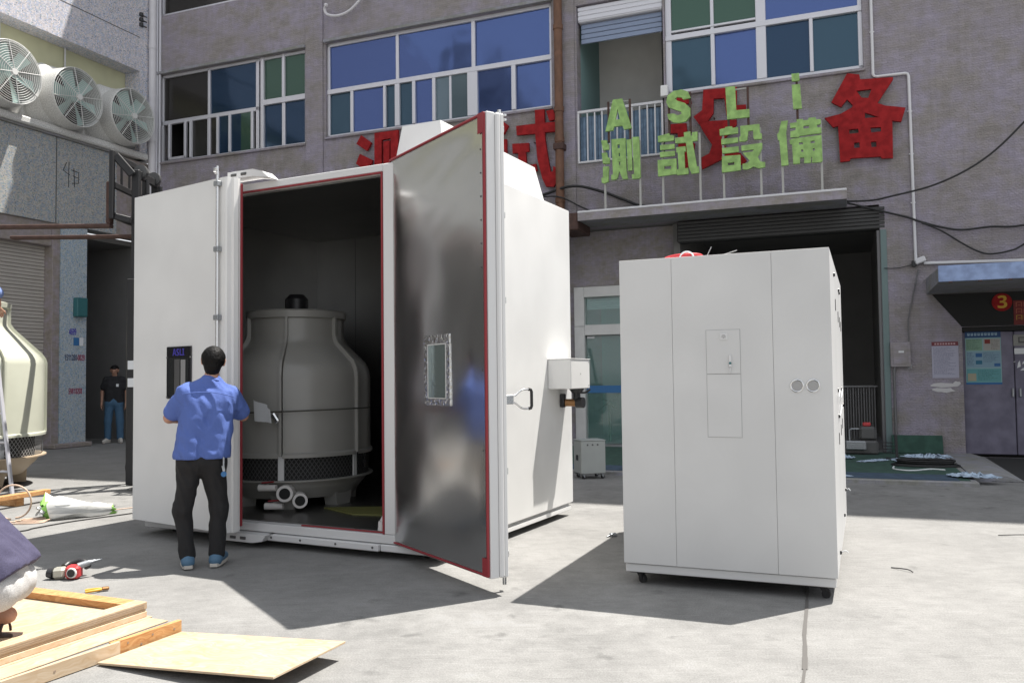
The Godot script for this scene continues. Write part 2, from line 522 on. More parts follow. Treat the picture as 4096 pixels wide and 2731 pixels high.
func _ready() -> void:
	rng.seed = 7
	# ------------------------------------------------ camera, sky, sun, exposure
	var cam := Camera3D.new()
	cam.name = "camera"
	cam.transform = Transform3D(Basis(Vector3.RIGHT, 0.04176) * Basis(Vector3(0, 0, 1), -0.01172), Vector3(0, 1.36, 0))
	cam.fov = 44.23
	cam.near = 0.05
	cam.far = 400.0
	add_child(cam)
	cam.current = true
	var env := Environment.new()
	env.background_mode = Environment.BG_SKY
	var sky_mat := ProceduralSkyMaterial.new()
	sky_mat.sky_top_color = Color(0.715, 0.73, 0.755)
	sky_mat.sky_horizon_color = Color(0.77, 0.775, 0.785)
	sky_mat.sky_curve = 0.16
	sky_mat.ground_bottom_color = Color(0.35, 0.34, 0.33)
	sky_mat.ground_horizon_color = Color(0.60, 0.62, 0.64)
	sky_mat.sky_energy_multiplier = 1.0
	var sky := Sky.new()
	sky.sky_material = sky_mat
	env.sky = sky
	env.tonemap_mode = Environment.TONE_MAPPER_LINEAR
	env.tonemap_exposure = 1.95
	env.sdfgi_enabled = true
	env.ssao_enabled = true
	env.ssil_enabled = true
	var we := WorldEnvironment.new()
	we.name = "sky"
	we.environment = env
	add_child(we)
	var sun := DirectionalLight3D.new()
	sun.name = "sun"
	sun.light_energy = 1.6
	sun.light_color = Color(1.0, 0.98, 0.95)
	sun.light_angular_distance = 0.5
	sun.shadow_enabled = true
	add_child(sun)
	sun.look_at_from_position(Vector3(0.354, 1.0, -0.198) * 20.0, Vector3.ZERO)
	make_materials()
	# ------------------------------------------------ the place
	ground()
	factory()
	side_building()
	# ------------------------------------------------ the things
	front_fittings()
	signs()
	door_corner()
	chamber()
	cabinet()
	towers()
	forklift()
	timber()
	yard_bits()
	platform_bits()
	opposite_side()
	people()

# ---------------------------------------------------------------- ground
func ground() -> void:
	var b := MB.new()
	b.quad(Vector3(-90, 0, 60), Vector3(90, 0, 60), Vector3(90, 0, -90), Vector3(-90, 0, -90), Vector3.UP)
	struct("ground", b, M.yard_concrete)
	# cut joints in the slab: shallow dark strips, a few millimetres wide
	var j := MB.new()
	for l in [[Vector3(2.05, 0, -5.93), Vector3(0.6, 0, -1.9), 0.016]]:
		var n := 24
		var last := Vector3.ZERO
		for i in n + 1:
			var p: Vector3 = l[0].lerp(l[1], float(i) / n)
			var side: Vector3 = (l[1] - l[0]).cross(Vector3.UP).normalized()
			p += side * rng.randf_range(-0.006, 0.006) + Vector3(0, 0.004, 0)
			if i > 0:
				var w: float = l[2] * rng.randf_range(0.4, 0.8)
				j.quad(last - side * w, last + side * w, p + side * w, p - side * w, Vector3.UP)
			last = p
	struct("ground_joint", j, M.joint)
	# the raised strip before the entrance with its green floor covering
	var p := MB.new()
	p.box(Vector3(-0.7, -0.1, -0.55), Vector3(5.80, 0.055, 3.78), 0.012)
	p.prism(PackedVector2Array([Vector2(5.805, 0.0), Vector2(5.805, 0.06), Vector2(6.15, 0.075), Vector2(6.4, 0.0)]), 0.05, 3.2)
	struct("platform", p, M.front_concrete_dark, G_AT, G_YAW)
	var c := MB.new()
	c.box(Vector3(-0.6, 0.056, 0.02), Vector3(5.6, 0.062, 3.1), 0.0)
	c.prism(PackedVector2Array([Vector2(5.601, 0.056), Vector2(5.601, 0.062), Vector2(5.72, 0.062), Vector2(5.72, 0.056)]), 0.5, 3.66)
	struct("floor_covering", c, M.carpet, G_AT, G_YAW)
	var c2 := MB.new()
	c2.box(Vector3(-0.6, 0.056, 3.101), Vector3(5.6, 0.062, 3.70), 0.0)
	struct("floor_covering", c2, M.carpet_blue, G_AT, G_YAW)

# a wall sheet in x and y at z with rectangular openings; each opening gets reveals
func wall_sheet(b: MB, x0: float, x1: float, y0: float, y1: float, holes: Array, thick := 0.25) -> void:
	var xs := [x0, x1]
	var ys := [y0, y1]
	for h in holes:
		xs.append_array([h[0], h[1]]); ys.append_array([h[2], h[3]])
	xs.sort(); ys.sort()
	for i in xs.size() - 1:
		for k in ys.size() - 1:
			var cx: float = (xs[i] + xs[i + 1]) / 2
			var cy: float = (ys[k] + ys[k + 1]) / 2
			if xs[i + 1] - xs[i] < 1e-4 or ys[k + 1] - ys[k] < 1e-4: continue
			var open := false
			for h in holes:
				if cx > h[0] and cx < h[1] and cy > h[2] and cy < h[3]: open = true
			if open: continue
			for z in [0.0, -thick]:
				b.quad(Vector3(xs[i], ys[k], z), Vector3(xs[i + 1], ys[k], z), Vector3(xs[i + 1], ys[k + 1], z), Vector3(xs[i], ys[k + 1], z), Vector3(0, 0, 1 if z == 0.0 else -1))
	for h in holes:
		b.quad(Vector3(h[0], h[2], 0), Vector3(h[0], h[2], -thick), Vector3(h[0], h[3], -thick), Vector3(h[0], h[3], 0), Vector3.RIGHT)
		b.quad(Vector3(h[1], h[2], 0), Vector3(h[1], h[2], -thick), Vector3(h[1], h[3], -thick), Vector3(h[1], h[3], 0), Vector3.LEFT)
		b.quad(Vector3(h[0], h[2], 0), Vector3(h[1], h[2], 0), Vector3(h[1], h[2], -thick), Vector3(h[0], h[2], -thick), Vector3.UP)
		b.quad(Vector3(h[0], h[3], 0), Vector3(h[1], h[3], 0), Vector3(h[1], h[3], -thick), Vector3(h[0], h[3], -thick), Vector3.DOWN)

# a window part: its frame with the panes and rails as sub-parts; bars are [x0, x1, y0, y1, forward]
func window(b: Node3D, bars: Array, panes: Array, label := "") -> void:
	var f := MB.new()
	for r in bars:
		var z: float = r[4] if r.size() > 4 else 0.0
		f.box(Vector3(r[0], r[2], -0.13 + z), Vector3(r[1], r[3], -0.06 + z), 0.006)
	var w := part(b, "window", f, M.aluminium, label)
	for q in panes:
		var g := MB.new()
		var z: float = q[5] if q.size() > 5 else -0.10
		var mid := Vector3((q[0] + q[1]) / 2, (q[2] + q[3]) / 2, z - 0.003)
		var half := Vector3((q[1] - q[0]) / 2, (q[3] - q[2]) / 2, 0.003)
		g.box(-half, half, 0.0, Transform3D(Basis.from_euler(Vector3(rng.randf_range(-0.012, 0.012), rng.randf_range(-0.018, 0.018), 0)), mid))
		part(w, "pane", g, M[q[4]])

# ---------------------------------------------------------------- the factory front
func factory() -> void:
	var b := thing("factory_building", "grey concrete factory front with tinted windows, canopy and open entrance", "building", G_AT, G_YAW)
	var wall := MB.new()
	var holes := [[-10.40, -6.33, 6.43, 8.50], [-5.80, -0.705, 6.49, 8.53], [1.47, 4.78, 6.42, 8.55], [-0.20, 1.44, 5.32, 8.36], [-10.4, -6.33, 9.9, 11.9],
		[-0.70, 4.95, 0.0, 4.12], [6.10, 7.55, 0.0, 2.06], [-5.8, -0.7, 9.9, 11.9], [1.47, 4.78, 9.9, 11.9]]
	wall_sheet(wall, -10.6, 14.0, -0.2, 16.4, holes)
	part(b, "wall", wall, M.front_concrete)
	var up := MB.new()
	up.box(Vector3(-6.5, 16.4, -9.0), Vector3(14.0, 20.2, 0.0))
	up.box(Vector3(-10.6, 16.35, -9.0), Vector3(-6.51, 16.4, 0.0))
	up.box(Vector3(-10.6, -0.2, -9.0), Vector3(14.0, 16.39, -8.8))
	up.box(Vector3(-10.8, -0.2, -9.0), Vector3(-10.61, 16.39, -1.2))
	up.box(Vector3(14.0, -0.2, -9.0), Vector3(14.2, 16.39, 0.0))
	part(b, "upper_storeys", up, M.front_concrete)
	# rooms behind the windows
	var rooms := MB.new()
	for r in [[-10.45, -0.65, 6.2, 8.8], [1.46, 5.0, 6.2, 8.8], [-10.45, 5.0, 9.7, 12.1]]:
		rooms.box(Vector3(r[0], r[2], -4.2), Vector3(r[1], r[3], -4.0))
		rooms.box(Vector3(r[0] - 0.1, r[2], -4.0), Vector3(r[0], r[3], -0.26))
		rooms.box(Vector3(r[1], r[2], -4.0), Vector3(r[1] + 0.1, r[3], -0.26))
		rooms.box(Vector3(r[0], r[2] - 0.1, -4.0), Vector3(r[1], r[2], -0.26))
		rooms.box(Vector3(r[0], r[3], -4.0), Vector3(r[1], r[3] + 0.1, -0.26))
	part(b, "room", rooms, M.void)
	# lintel drips and sills that stand a little proud
	for s in [[-10.42, -6.31, 8.50], [-5.83, -0.68, 8.53], [1.45, 4.80, 8.55]]:
		var d := MB.new()
		d.box(Vector3(s[0], s[2], 0.002), Vector3(s[1], s[2] + 0.07, 0.07), 0.01)
		part(b, "lintel", d, M.front_concrete_dark)
	for s in [[-10.38, -6.31, 6.43], [-5.82, -0.69, 6.49], [1.45, 4.80, 6.42]]:
		var d := MB.new()
		d.box(Vector3(s[0], s[2] - 0.05, 0.002), Vector3(s[1], s[2], 0.05), 0.008)
		part(b, "sill", d, M.front_concrete)
	# pilaster between the two left windows and one under the brown pipe
	for x in [[-6.30, -5.86], [-0.66, -0.24]]:
		var d := MB.new()
		d.box(Vector3(x[0], 4.2, 0.002), Vector3(x[1], 16.0, 0.035), 0.01)
		part(b, "pilaster", d, M.front_concrete)
	# window by the left corner
	window(b, [[-10.40, -10.34, 6.43, 8.50], [-9.03, -8.97, 7.40, 8.50], [-9.04, -8.96, 6.43, 7.33], [-7.68, -7.60, 6.43, 8.50], [-7.54, -7.46, 6.43, 8.50, 0.02], [-6.97, -6.90, 7.52, 8.50, 0.02], [-6.98, -6.90, 6.43, 7.42], [-6.38, -6.33, 6.43, 8.50],
		[-10.40, -7.60, 7.33, 7.42], [-7.46, -6.33, 7.42, 7.54, 0.02], [-10.40, -6.33, 8.44, 8.50], [-10.40, -6.33, 6.43, 6.48], [-10.17, -10.11, 6.48, 7.33, 0.03], [-9.70, -9.64, 6.48, 7.33, 0.03], [-9.54, -9.48, 6.48, 7.33, 0.03], [-8.76, -8.70, 6.48, 7.33, 0.03], [-8.42, -8.36, 6.48, 7.33, 0.03], [-7.80, -7.74, 6.48, 7.33, 0.03], [-10.17, -9.64, 6.48, 6.54, 0.03]],
		[[-10.34, -9.03, 7.42, 8.44, "glass_brown"], [-8.97, -7.68, 7.42, 8.44, "glass_navy"], [-7.46, -6.97, 7.54, 8.44, "glass_green"], [-6.90, -6.38, 7.54, 8.44, "glass_green"],
		[-9.48, -9.04, 6.48, 7.33, "glass_brown"], [-8.96, -8.76, 6.48, 7.33, "glass_brown"], [-8.70, -8.42, 6.48, 7.33, "glass_navy", -0.075], [-8.36, -8.10, 6.48, 7.33, "glass_navy", -0.075], [-8.10, -7.80, 6.48, 7.33, "glass_green", -0.075],
		[-7.46, -6.98, 6.48, 7.42, "glass_navy"], [-6.90, -6.38, 6.48, 7.42, "glass_navy"]], "sliding window with one leaf open by the corner")
	# wide window in the middle
	window(b, [[-5.80, -5.74, 6.49, 8.53], [-0.76, -0.705, 6.49, 8.53], [-5.80, -0.705, 8.46, 8.53], [-5.80, -0.705, 6.49, 6.55], [-5.80, -0.705, 7.43, 7.53, 0.02], [-4.13, -4.06, 7.53, 8.46], [-2.41, -2.33, 7.53, 8.46],
		[-5.22, -5.15, 6.55, 7.43, 0.02], [-4.42, -4.36, 6.55, 7.43, 0.03], [-4.15, -4.04, 6.55, 7.43, 0.02], [-3.74, -3.67, 6.55, 7.43, 0.03], [-3.28, -3.21, 6.55, 7.43, 0.03], [-2.91, -2.86, 6.55, 7.43], [-2.50, -2.28, 6.55, 7.43, 0.02], [-1.55, -1.46, 6.55, 7.43, 0.03]],
		[[-5.74, -4.13, 7.53, 8.46, "glass_blue"], [-4.06, -2.41, 7.53, 8.46, "glass_blue"], [-2.33, -0.76, 7.53, 8.46, "glass_blue"],
		[-5.74, -5.22, 6.55, 7.43, "glass_teal"], [-5.15, -4.42, 6.55, 7.43, "glass_blue", -0.085], [-4.36, -4.15, 6.55, 7.43, "glass_teal"], [-4.04, -3.74, 6.55, 7.43, "glass_teal"], [-3.67, -3.28, 6.55, 7.43, "glass_blue", -0.085], [-3.21, -2.91, 6.55, 7.43, "glass_grey_teal", -0.085], [-2.86, -2.50, 6.55, 7.43, "glass_grey_teal", -0.085], [-2.28, -1.55, 6.55, 7.43, "glass_blue"], [-1.46, -0.76, 6.55, 7.43, "glass_blue"]], "wide blue tinted window in three bays")
	# window over the red and green letters
	window(b, [[1.47, 1.58, 6.42, 8.55], [4.71, 4.78, 6.42, 8.55], [1.47, 4.78, 8.48, 8.55], [1.47, 4.78, 6.42, 6.50], [1.47, 4.78, 7.42, 7.52, 0.02], [3.06, 3.23, 6.50, 8.48, 0.01], [2.28, 2.34, 7.52, 8.48], [2.28, 2.35, 6.50, 7.42, 0.02], [3.94, 4.00, 6.50, 7.42, 0.02], [1.58, 3.06, 7.56, 7.60, 0.01]],
		[[1.58, 2.28, 7.60, 8.48, "glass_green"], [2.34, 3.06, 7.60, 8.48, "glass_green"], [3.23, 4.71, 7.52, 8.48, "glass_blue"], [1.58, 2.28, 6.50, 7.42, "glass_teal"], [2.35, 3.06, 6.50, 7.42, "glass_blue"], [3.23, 3.94, 6.50, 7.42, "glass_navy"], [4.00, 4.71, 6.50, 7.42, "glass_teal"]], "window with green upper panes over the entrance sign")
	# next floor: only the lowest edge shows at the top left
	for x in [[-10.4, -6.33], [-5.8, -0.7], [1.47, 4.78]]:
		window(b, [[x[0], x[1], 9.9, 9.97], [x[0], x[1], 11.83, 11.9], [x[0], x[0] + 0.06, 9.97, 11.83], [x[1] - 0.06, x[1], 9.97, 11.83], [(x[0] + x[1]) / 2 - 0.04, (x[0] + x[1]) / 2 + 0.04, 9.97, 11.83]],
			[[x[0] + 0.06, (x[0] + x[1]) / 2 - 0.04, 9.97, 11.83, "glass_brown"], [(x[0] + x[1]) / 2 + 0.04, x[1] - 0.06, 9.97, 11.83, "glass_navy"]])
	loading_opening(b)
	entrance(b)

# the loading opening on the upper floor: rolled blind, bare room, railing
func loading_opening(b: Node3D) -> void:
	var r := MB.new()
	r.box(Vector3(-0.30, 5.2, -1.7), Vector3(1.6, 8.4, -1.6))
	r.box(Vector3(-0.20, 5.2, -2.5), Vector3(1.6, 5.31, -0.25))
	r.box(Vector3(-0.20, 8.37, -2.5), Vector3(1.6, 8.5, -0.25))
	r.box(Vector3(1.45, 5.2, -2.5), Vector3(1.55, 8.4, -0.26))
	r.box(Vector3(0.70, 6.72, -1.599), Vector3(1.45, 6.77, -1.5))
	part(b, "loading_room", r, M.room_wall)
	var g := MB.new()
	g.box(Vector3(-0.30, 5.2, -2.5), Vector3(-0.205, 8.4, -0.26))
	part(b, "loading_room_side", g, M.room_green)
	var dk := MB.new()
	dk.box(Vector3(0.60, 5.35, -1.598), Vector3(1.44, 6.72, -1.57))
	part(b, "inner_door", dk, M.void)
	var head := MB.new()
	head.box(Vector3(-0.19, 8.04, -0.24), Vector3(1.43, 8.35, -0.06), 0.02)
	for k in 3:
		head.box(Vector3(-0.185, 8.08 + k * 0.09, -0.06), Vector3(1.425, 8.15 + k * 0.09, -0.05), 0.003)
	part(b, "blind_box", head, M.aluminium)
	for k in 4:
		var s := MB.new()
		s.box(Vector3(-0.15, 7.66 + k * 0.095, -0.17), Vector3(1.40, 7.66 + k * 0.095 + 0.088, -0.14), 0.008)
		part(b, "blind_slat", s, M.shutter_blue)
	var rail := MB.new()
	rail.box(Vector3(-0.2, 6.28, -0.02), Vector3(1.42, 6.33, 0.03), 0.008)
	rail.box(Vector3(-0.2, 5.33, -0.02), Vector3(1.42, 5.37, 0.03), 0.008)
	rail.box(Vector3(-0.2, 5.37, -0.02), Vector3(-0.165, 6.28, 0.03), 0.006)
	rail.box(Vector3(1.385, 5.37, -0.02), Vector3(1.42, 6.28, 0.03), 0.006)
	var rl := part(b, "railing", rail, M.conduit)
	for k in 10:
		var s := MB.new()
		var x := -0.02 + k * 0.142
		s.box(Vector3(x, 5.37, -0.01), Vector3(x + 0.025, 6.28, 0.02), 0.004)
		part(rl, "baluster", s, M.conduit)
	var pb := MB.new()
	for k in 27:
		var x := -0.18 + k * 0.058
		pb.box(Vector3(x, 5.38, -0.11), Vector3(x + 0.054, 6.24, -0.09 + (0.012 if k % 2 else 0.0)), 0.004)
	part(b, "railing_infill", pb, M.panel_blue)
	var w := MB.new()
	w.box(Vector3(1.40, 6.36, 0.03), Vector3(1.53, 6.56, 0.14), 0.01)
	part(b, "junction_box", w, M.white_paint)

# canopy, recessed entry with its glass door, rolled shutter and dark hall
func entrance(b: Node3D) -> void:
	var c := MB.new()
	c.box(Vector3(0.02, 4.11, 0.0), Vector3(4.46, 4.235, 0.80), 0.006)
	part(b, "canopy", c, M.front_concrete_dark)
	var ce := MB.new()
	ce.box(Vector3(0.02, 4.237, 0.70), Vector3(4.46, 4.275, 0.83), 0.008)
	part(b, "canopy_edging", ce, M.conduit)
	var cf := MB.new()
	cf.box(Vector3(0.02, 4.10, 0.802), Vector3(4.46, 4.236, 0.822), 0.004)
	part(b, "canopy_fascia", cf, M.plaster_grey)
	var st := MB.new()
	st.box(Vector3(-0.36, 3.95, 0.002), Vector3(0.015, 4.26, 0.80), 0.02)
	part(b, "rusty_bracket", st, M.rusty_iron)
	# hall
	var h := MB.new()
	h.box(Vector3(-0.8, 0.0, -6.2), Vector3(5.1, 4.2, -6.0))
	h.box(Vector3(-0.8, 4.13, -6.0), Vector3(5.2, 4.25, -0.26))
	h.box(Vector3(4.98, 0.0, -6.0), Vector3(5.15, 4.12, -0.26))
	h.box(Vector3(1.50, 0.0, -6.0), Vector3(1.62, 4.12, -0.30))
	part(b, "hall", h, M.hall_wall)
	var hf := MB.new()
	hf.box(Vector3(-0.7, 0.0, -6.0), Vector3(5.0, 0.05, -0.56))
	part(b, "hall_floor", hf, M.front_concrete_dark)
	# left part: plastered wall with the aluminium framed glass door
	var pw := MB.new()
	pw.box(Vector3(-0.70, 3.07, -0.60), Vector3(1.50, 4.12, -0.48))
	pw.box(Vector3(-0.70, 0.05, -0.60), Vector3(-0.46, 3.07, -0.48))
	pw.box(Vector3(1.34, 0.05, -0.60), Vector3(1.50, 3.07, -0.48))
	part(b, "plaster_wall", pw, M.plaster_grey)
	var fr := MB.new()
	fr.box(Vector3(-0.46, 0.055, -0.62), Vector3(-0.26, 2.30, -0.42), 0.006)
	fr.box(Vector3(-0.46, 2.305, -0.62), Vector3(-0.26, 3.06, -0.42), 0.006)
	fr.box(Vector3(1.14, 0.055, -0.62), Vector3(1.34, 3.06, -0.42), 0.006)
	fr.box(Vector3(-0.26, 2.86, -0.61), Vector3(1.14, 3.06, -0.43), 0.006)
	fr.box(Vector3(-0.26, 2.13, -0.61), Vector3(1.14, 2.33, -0.43), 0.006)
	var d := part(b, "entrance_door", fr, M.frame_panel, "glass door in a broad aluminium frame")
	var lv := MB.new()
	for k in 5:
		lv.box(Vector3(-0.24, 2.63 + k * 0.04, -0.56), Vector3(1.13, 2.66 + k * 0.04, -0.54), 0.003)
	part(d, "louvre", lv, M.room_green)
	var gl := MB.new()
	gl.box(Vector3(-0.26, 2.33, -0.53), Vector3(1.14, 2.86, -0.525))
	part(d, "transom_pane", gl, M.door_glass)
	var g2 := MB.new()
	g2.box(Vector3(-0.25, 0.07, -0.53), Vector3(0.435, 2.12, -0.52))
	part(d, "pane", g2, M.door_glass)
	var g3 := MB.new()
	g3.box(Vector3(0.445, 0.07, -0.53), Vector3(1.13, 2.12, -0.52))
	part(d, "pane", g3, M.door_glass)
	var cl := MB.new()
	cl.box(Vector3(-0.23, 2.07, -0.519), Vector3(-0.08, 2.115, -0.50), 0.004)
	part(d, "door_clamp", cl, M.conduit)
	var bd := MB.new()
	bd.box(Vector3(-0.25, 1.03, -0.518), Vector3(0.435, 1.17, -0.515))
	part(d, "blue_band", bd, M.sign_plate_blue)
	# shapes seen through the glass
	var inside := MB.new()
	inside.box(Vector3(0.2, 0.05, -2.4), Vector3(1.3, 0.80, -1.7), 0.02)
	inside.box(Vector3(0.42, 0.80, -2.2), Vector3(1.0, 1.25, -2.1), 0.03)
	part(b, "office_desk", inside, M.black_plastic)
	var pl := MB.new()
	for k in 9:
		var a := k * 0.7
		pl.bar(Vector3(-0.02, 0.85, -1.3), Vector3(-0.02 + cos(a) * 0.22, 1.02 - absf(sin(a * 1.7)) * 0.35, -1.3 + sin(a) * 0.2), 0.05, 0.006)
	pl.cyl(Vector3(-0.02, 0.05, -1.3), Vector3(-0.02, 0.85, -1.3), 0.03)
	part(b, "office_plant", pl, M.leaf_green)
	var ow := MB.new()
	ow.box(Vector3(-0.69, 0.05, -3.3), Vector3(1.49, 4.1, -3.2))
	part(b, "office_wall", ow, M.room_green)
	# right part: shutter drum with its slats rolled down a little, guide rail
	var drum := MB.new()
	drum.box(Vector3(1.62, 3.72, -0.30), Vector3(5.04, 4.10, -0.02), 0.02)
	var dr := part(b, "shutter_drum", drum, M.shutter_dark)
	for k in 6:
		var s := MB.new()
		s.box(Vector3(1.64, 3.73 + k * 0.06, -0.015), Vector3(5.03, 3.73 + k * 0.06 + 0.05, 0.004 + k * 0.004), 0.006)
		part(dr, "slat", s, M.shutter_dark)
	var gr := MB.new()
	gr.box(Vector3(4.90, 0.06, -0.12), Vector3(4.95, 3.70, -0.02), 0.006)
	part(b, "guide_rail", gr, M.bar_grey)
	var gr2 := MB.new()
	gr2.box(Vector3(4.955, 0.06, -0.10), Vector3(5.05, 3.70, 0.012), 0.006)
	part(b, "guide_rail", gr2, M.guide_green)
	var dd := MB.new()
	dd.box(Vector3(2.2, 0.05, -5.98), Vector3(3.6, 2.6, -5.9))
	part(b, "hall_door", dd, M.void)
	# folded lattice gate inside the opening
	for k in 13:
		var s := MB.new()
		var x := 4.30 + k * 0.042
		s.box(Vector3(x, 0.09, -0.36 - (k % 2) * 0.05), Vector3(x + 0.018, 1.11, -0.345 - (k % 2) * 0.05), 0.003)
		part(b, "gate_bar", s, M.bar_grey)
	var gt := MB.new()
	gt.box(Vector3(4.28, 1.112, -0.42), Vector3(4.86, 1.14, -0.33), 0.004)
	gt.box(Vector3(4.28, 0.06, -0.42), Vector3(4.86, 0.088, -0.33), 0.004)
	part(b, "gate_rail", gt, M.bar_grey)

# ---------------------------------------------------------------- blocks added far behind us, shaped for their reflections in the windows
func opposite_side() -> void:
	var first := true
	for r in [[-74.0, 26.0, 44.0, 0.0], [-46.0, 7.0, 40.0, 6.0], [-34.0, 8.0, 33.0, 7.0], [-10.0, 7.0, 29.0, 4.0], [6.0, 9.0, 24.0, 3.0]]:
		var b := thing("added_block", "distant grey block %s, added to be mirrored in the glass" % {-74.0: "widest of its row", -46.0: "with the tallest gable", -34.0: "with a wide gable", -10.0: "narrow and low", 6.0: "lowest of its row"}[r[0]], "building", gp(r[0], 0, 70.0), G_YAW, "added blocks behind the viewer")
		var w := MB.new()
		w.prism(PackedVector2Array([Vector2(-r[1] / 2, 0), Vector2(r[1] / 2, 0), Vector2(r[1] / 2, r[2]), Vector2(0, r[2] + r[3] + 0.01), Vector2(-r[1] / 2, r[2])]), 0.0, 9.0)
		part(b, "wall", w, M.hall_wall)
		for k in int(r[2] / 3.2):
			var g := MB.new()
			g.box(Vector3(-r[1] / 2 + 0.8, 1.5 + k * 3.2, -0.05), Vector3(r[1] / 2 - 0.8, 2.9 + k * 3.2, 0.4), 0.02)
			part(b, "window_band", g, M.glass_dark)

# ---------------------------------------------------------------- the building on the left, its wall at x = -10.6 runs out towards us
func side_building() -> void:
	var at := gp(-10.6, 0, 0)
	var yaw := G_YAW + PI / 2       # local x runs from the corner out of the yard front (z of G), local z looks along +x of G
	# with this turn: local x = -z of G, so positions out from the front are negative x
	var b := thing("side_building", "pale tiled workshop wall on the left with a roller shutter and fan recess", "building", at, yaw)
	var up := MB.new()
	up.box(Vector3(-16.0, 8.50, -0.45), Vector3(-0.002, 14.0, 0.0), 0.0)
	up.box(Vector3(-0.39, 6.45, -0.45), Vector3(-0.002, 8.499, 0.0), 0.0)
	part(b, "upper_wall", up, M.mosaic_pale)
	for k in 1:
		var l := MB.new()
		l.box(Vector3(-16, 9.28, 0.001), Vector3(-0.4, 9.295, 0.004))
		part(b, "wall_groove", l, M.joint)
	var band := MB.new()
	band.box(Vector3(-16.0, 4.62, -0.45), Vector3(-1.0, 6.40, -0.03), 0.0)
	part(b, "tiled_band", band, M.mosaic_band)
	var bandc := MB.new()
	bandc.box(Vector3(-0.998, 4.62, -0.45), Vector3(-0.002, 6.40, -0.03), 0.0)
	part(b, "plain_band", bandc, M.jamb_concrete)
	for x in [-2.55, -5.6]:
		var l := MB.new()
		l.box(Vector3(x, 4.62, -0.031), Vector3(x + 0.02, 6.40, -0.026))
		part(b, "band_joint", l, M.joint)
	# the scribble on the tiles
	var sc := MB.new()
	for s in [[[-2.30, 5.93], [-2.38, 5.75], [-2.22, 5.68]], [[-2.24, 5.95], [-2.25, 5.42]], [[-2.12, 5.85], [-2.10, 5.45]], [[-2.18, 5.80], [-2.00, 5.78], [-2.00, 5.55], [-2.16, 5.52]], [[-2.14, 5.68], [-2.02, 5.66]]]:
		var p := []
		for q in s: p.append(Vector3(q[0], q[1], -0.027))
		sc.tube(p, 0.008, 4)
	part(b, "scribble", sc, M.dark_iron)
	var ledge := MB.new()
	ledge.box(Vector3(-16.0, 6.405, -0.46), Vector3(-1.0, 6.447, 0.03), 0.01)
	part(b, "ledge", ledge, M.front_concrete_dark)
	var rec := MB.new()
	rec.box(Vector3(-16.0, 6.45, -0.60), Vector3(-0.002, 8.6, -0.46))
	part(b, "recess", rec, M.frp_beige)
	for x in [-2.05, -3.55, -5.05]:
		var pp := MB.new()
		pp.cyl(Vector3(x, 6.45, -0.40), Vector3(x, 8.5, -0.40), 0.018)
		part(b, "thin_pipe", pp, M.conduit)
	# ground floor: shutter, jamb, tiled pillar, dark passage
	var jb := MB.new()
	jb.box(Vector3(-2.58, 0, -0.45), Vector3(-2.402, 4.62, -0.06), 0.01)
	jb.box(Vector3(-16.0, 4.14, -0.45), Vector3(-2.582, 4.62, -0.08), 0.01)
	part(b, "shutter_jamb", jb, M.jamb_concrete)
	var pil := MB.new()
	pil.box(Vector3(-2.40, 0, -0.6), Vector3(-1.76, 4.619, -0.04), 0.0)
	part(b, "tiled_pillar", pil, M.mosaic)
	var base := MB.new()
	base.box(Vector3(-2.62, 0, -0.5), Vector3(-1.70, 0.10, 0.10), 0.02)
	part(b, "pillar_base", base, M.jamb_concrete)
	for k in 58:
		var s := MB.new()
		var y := 0.02 + k * 0.0712
		s.box(Vector3(-7.5, y, -0.31), Vector3(-2.575, y + 0.066, -0.285 + 0.006 * sin(k * 2.1)), 0.012)
		part(b, "shutter_slat", s, M.shutter_grey)
	var back := MB.new()
	back.box(Vector3(-7.5, 0, -0.40), Vector3(-2.575, 4.2, -0.32))
	back.box(Vector3(-16.0, 0, -0.45), Vector3(-7.5, 4.14, -0.1))
	part(b, "shutter_backing", back, M.shutter_dark)
	var dark := MB.new()
	dark.box(Vector3(-1.76, 0, -4.0), Vector3(0.3, 5.0, -3.9))
	dark.box(Vector3(0.01, 0, -4.0), Vector3(0.2, 4.62, -0.05))
	dark.box(Vector3(-1.90, 0, -4.0), Vector3(-1.765, 4.62, -0.61))
	dark.box(Vector3(-1.9, 4.5, -4.0), Vector3(0.2, 4.61, -0.5))
	part(b, "passage", dark, M.hall_wall)
	for e in [[0.012, 0.3, -1.2], [0.9, 1.3, -1.6], [2.3, 1.1, -2.0]]:
		var bx := MB.new()
		bx.box(Vector3(-1.70 + e[0] * 0.4, 0.01 + e[0] * 0.2, -3.2), Vector3(-1.1 + e[0] * 0.2, 0.4 + e[1] * 0.5, -2.4), 0.02)
		if e[0] < 0.5: part(b, "stored_crate", bx, M.dark_iron)
	# painted phone numbers and small plates on the pillar
	wall_text(b, "4699", Vector3(-2.10, 2.40, -0.038), 0.13, M.ink_blue)
	wall_text(b, "151", Vector3(-2.225, 1.86, -0.038), 0.125, M.ink_dark)
	wall_text(b, "1280", Vector3(-2.075, 1.86, -0.038), 0.125, M.ink_dark)
	wall_text(b, "-0029", Vector3(-1.895, 1.86, -0.038), 0.125, M.ink_red)
	for k in 5:
		hanzi_marks(b, Vector3(-2.27 + k * 0.105, 2.03, -0.038), 0.085, M.ink_dark, k + 3)
	for k in 4:
		hanzi_marks(b, Vector3(-2.20 + k * 0.10, 1.37, -0.038), 0.075, M.ink_red, k + 11)
	wall_text(b, "59818208", Vector3(-2.02, 1.16, -0.038), 0.12, M.ink_red)
	# things fixed to it
	var tb := MB.new()
	tb.box(Vector3(-0.13, -0.2, 0.0), Vector3(0.13, 0.2, 0.13), 0.012)
	tb.box(Vector3(-0.11, -0.18, 0.13), Vector3(0.11, 0.18, 0.136), 0.004)
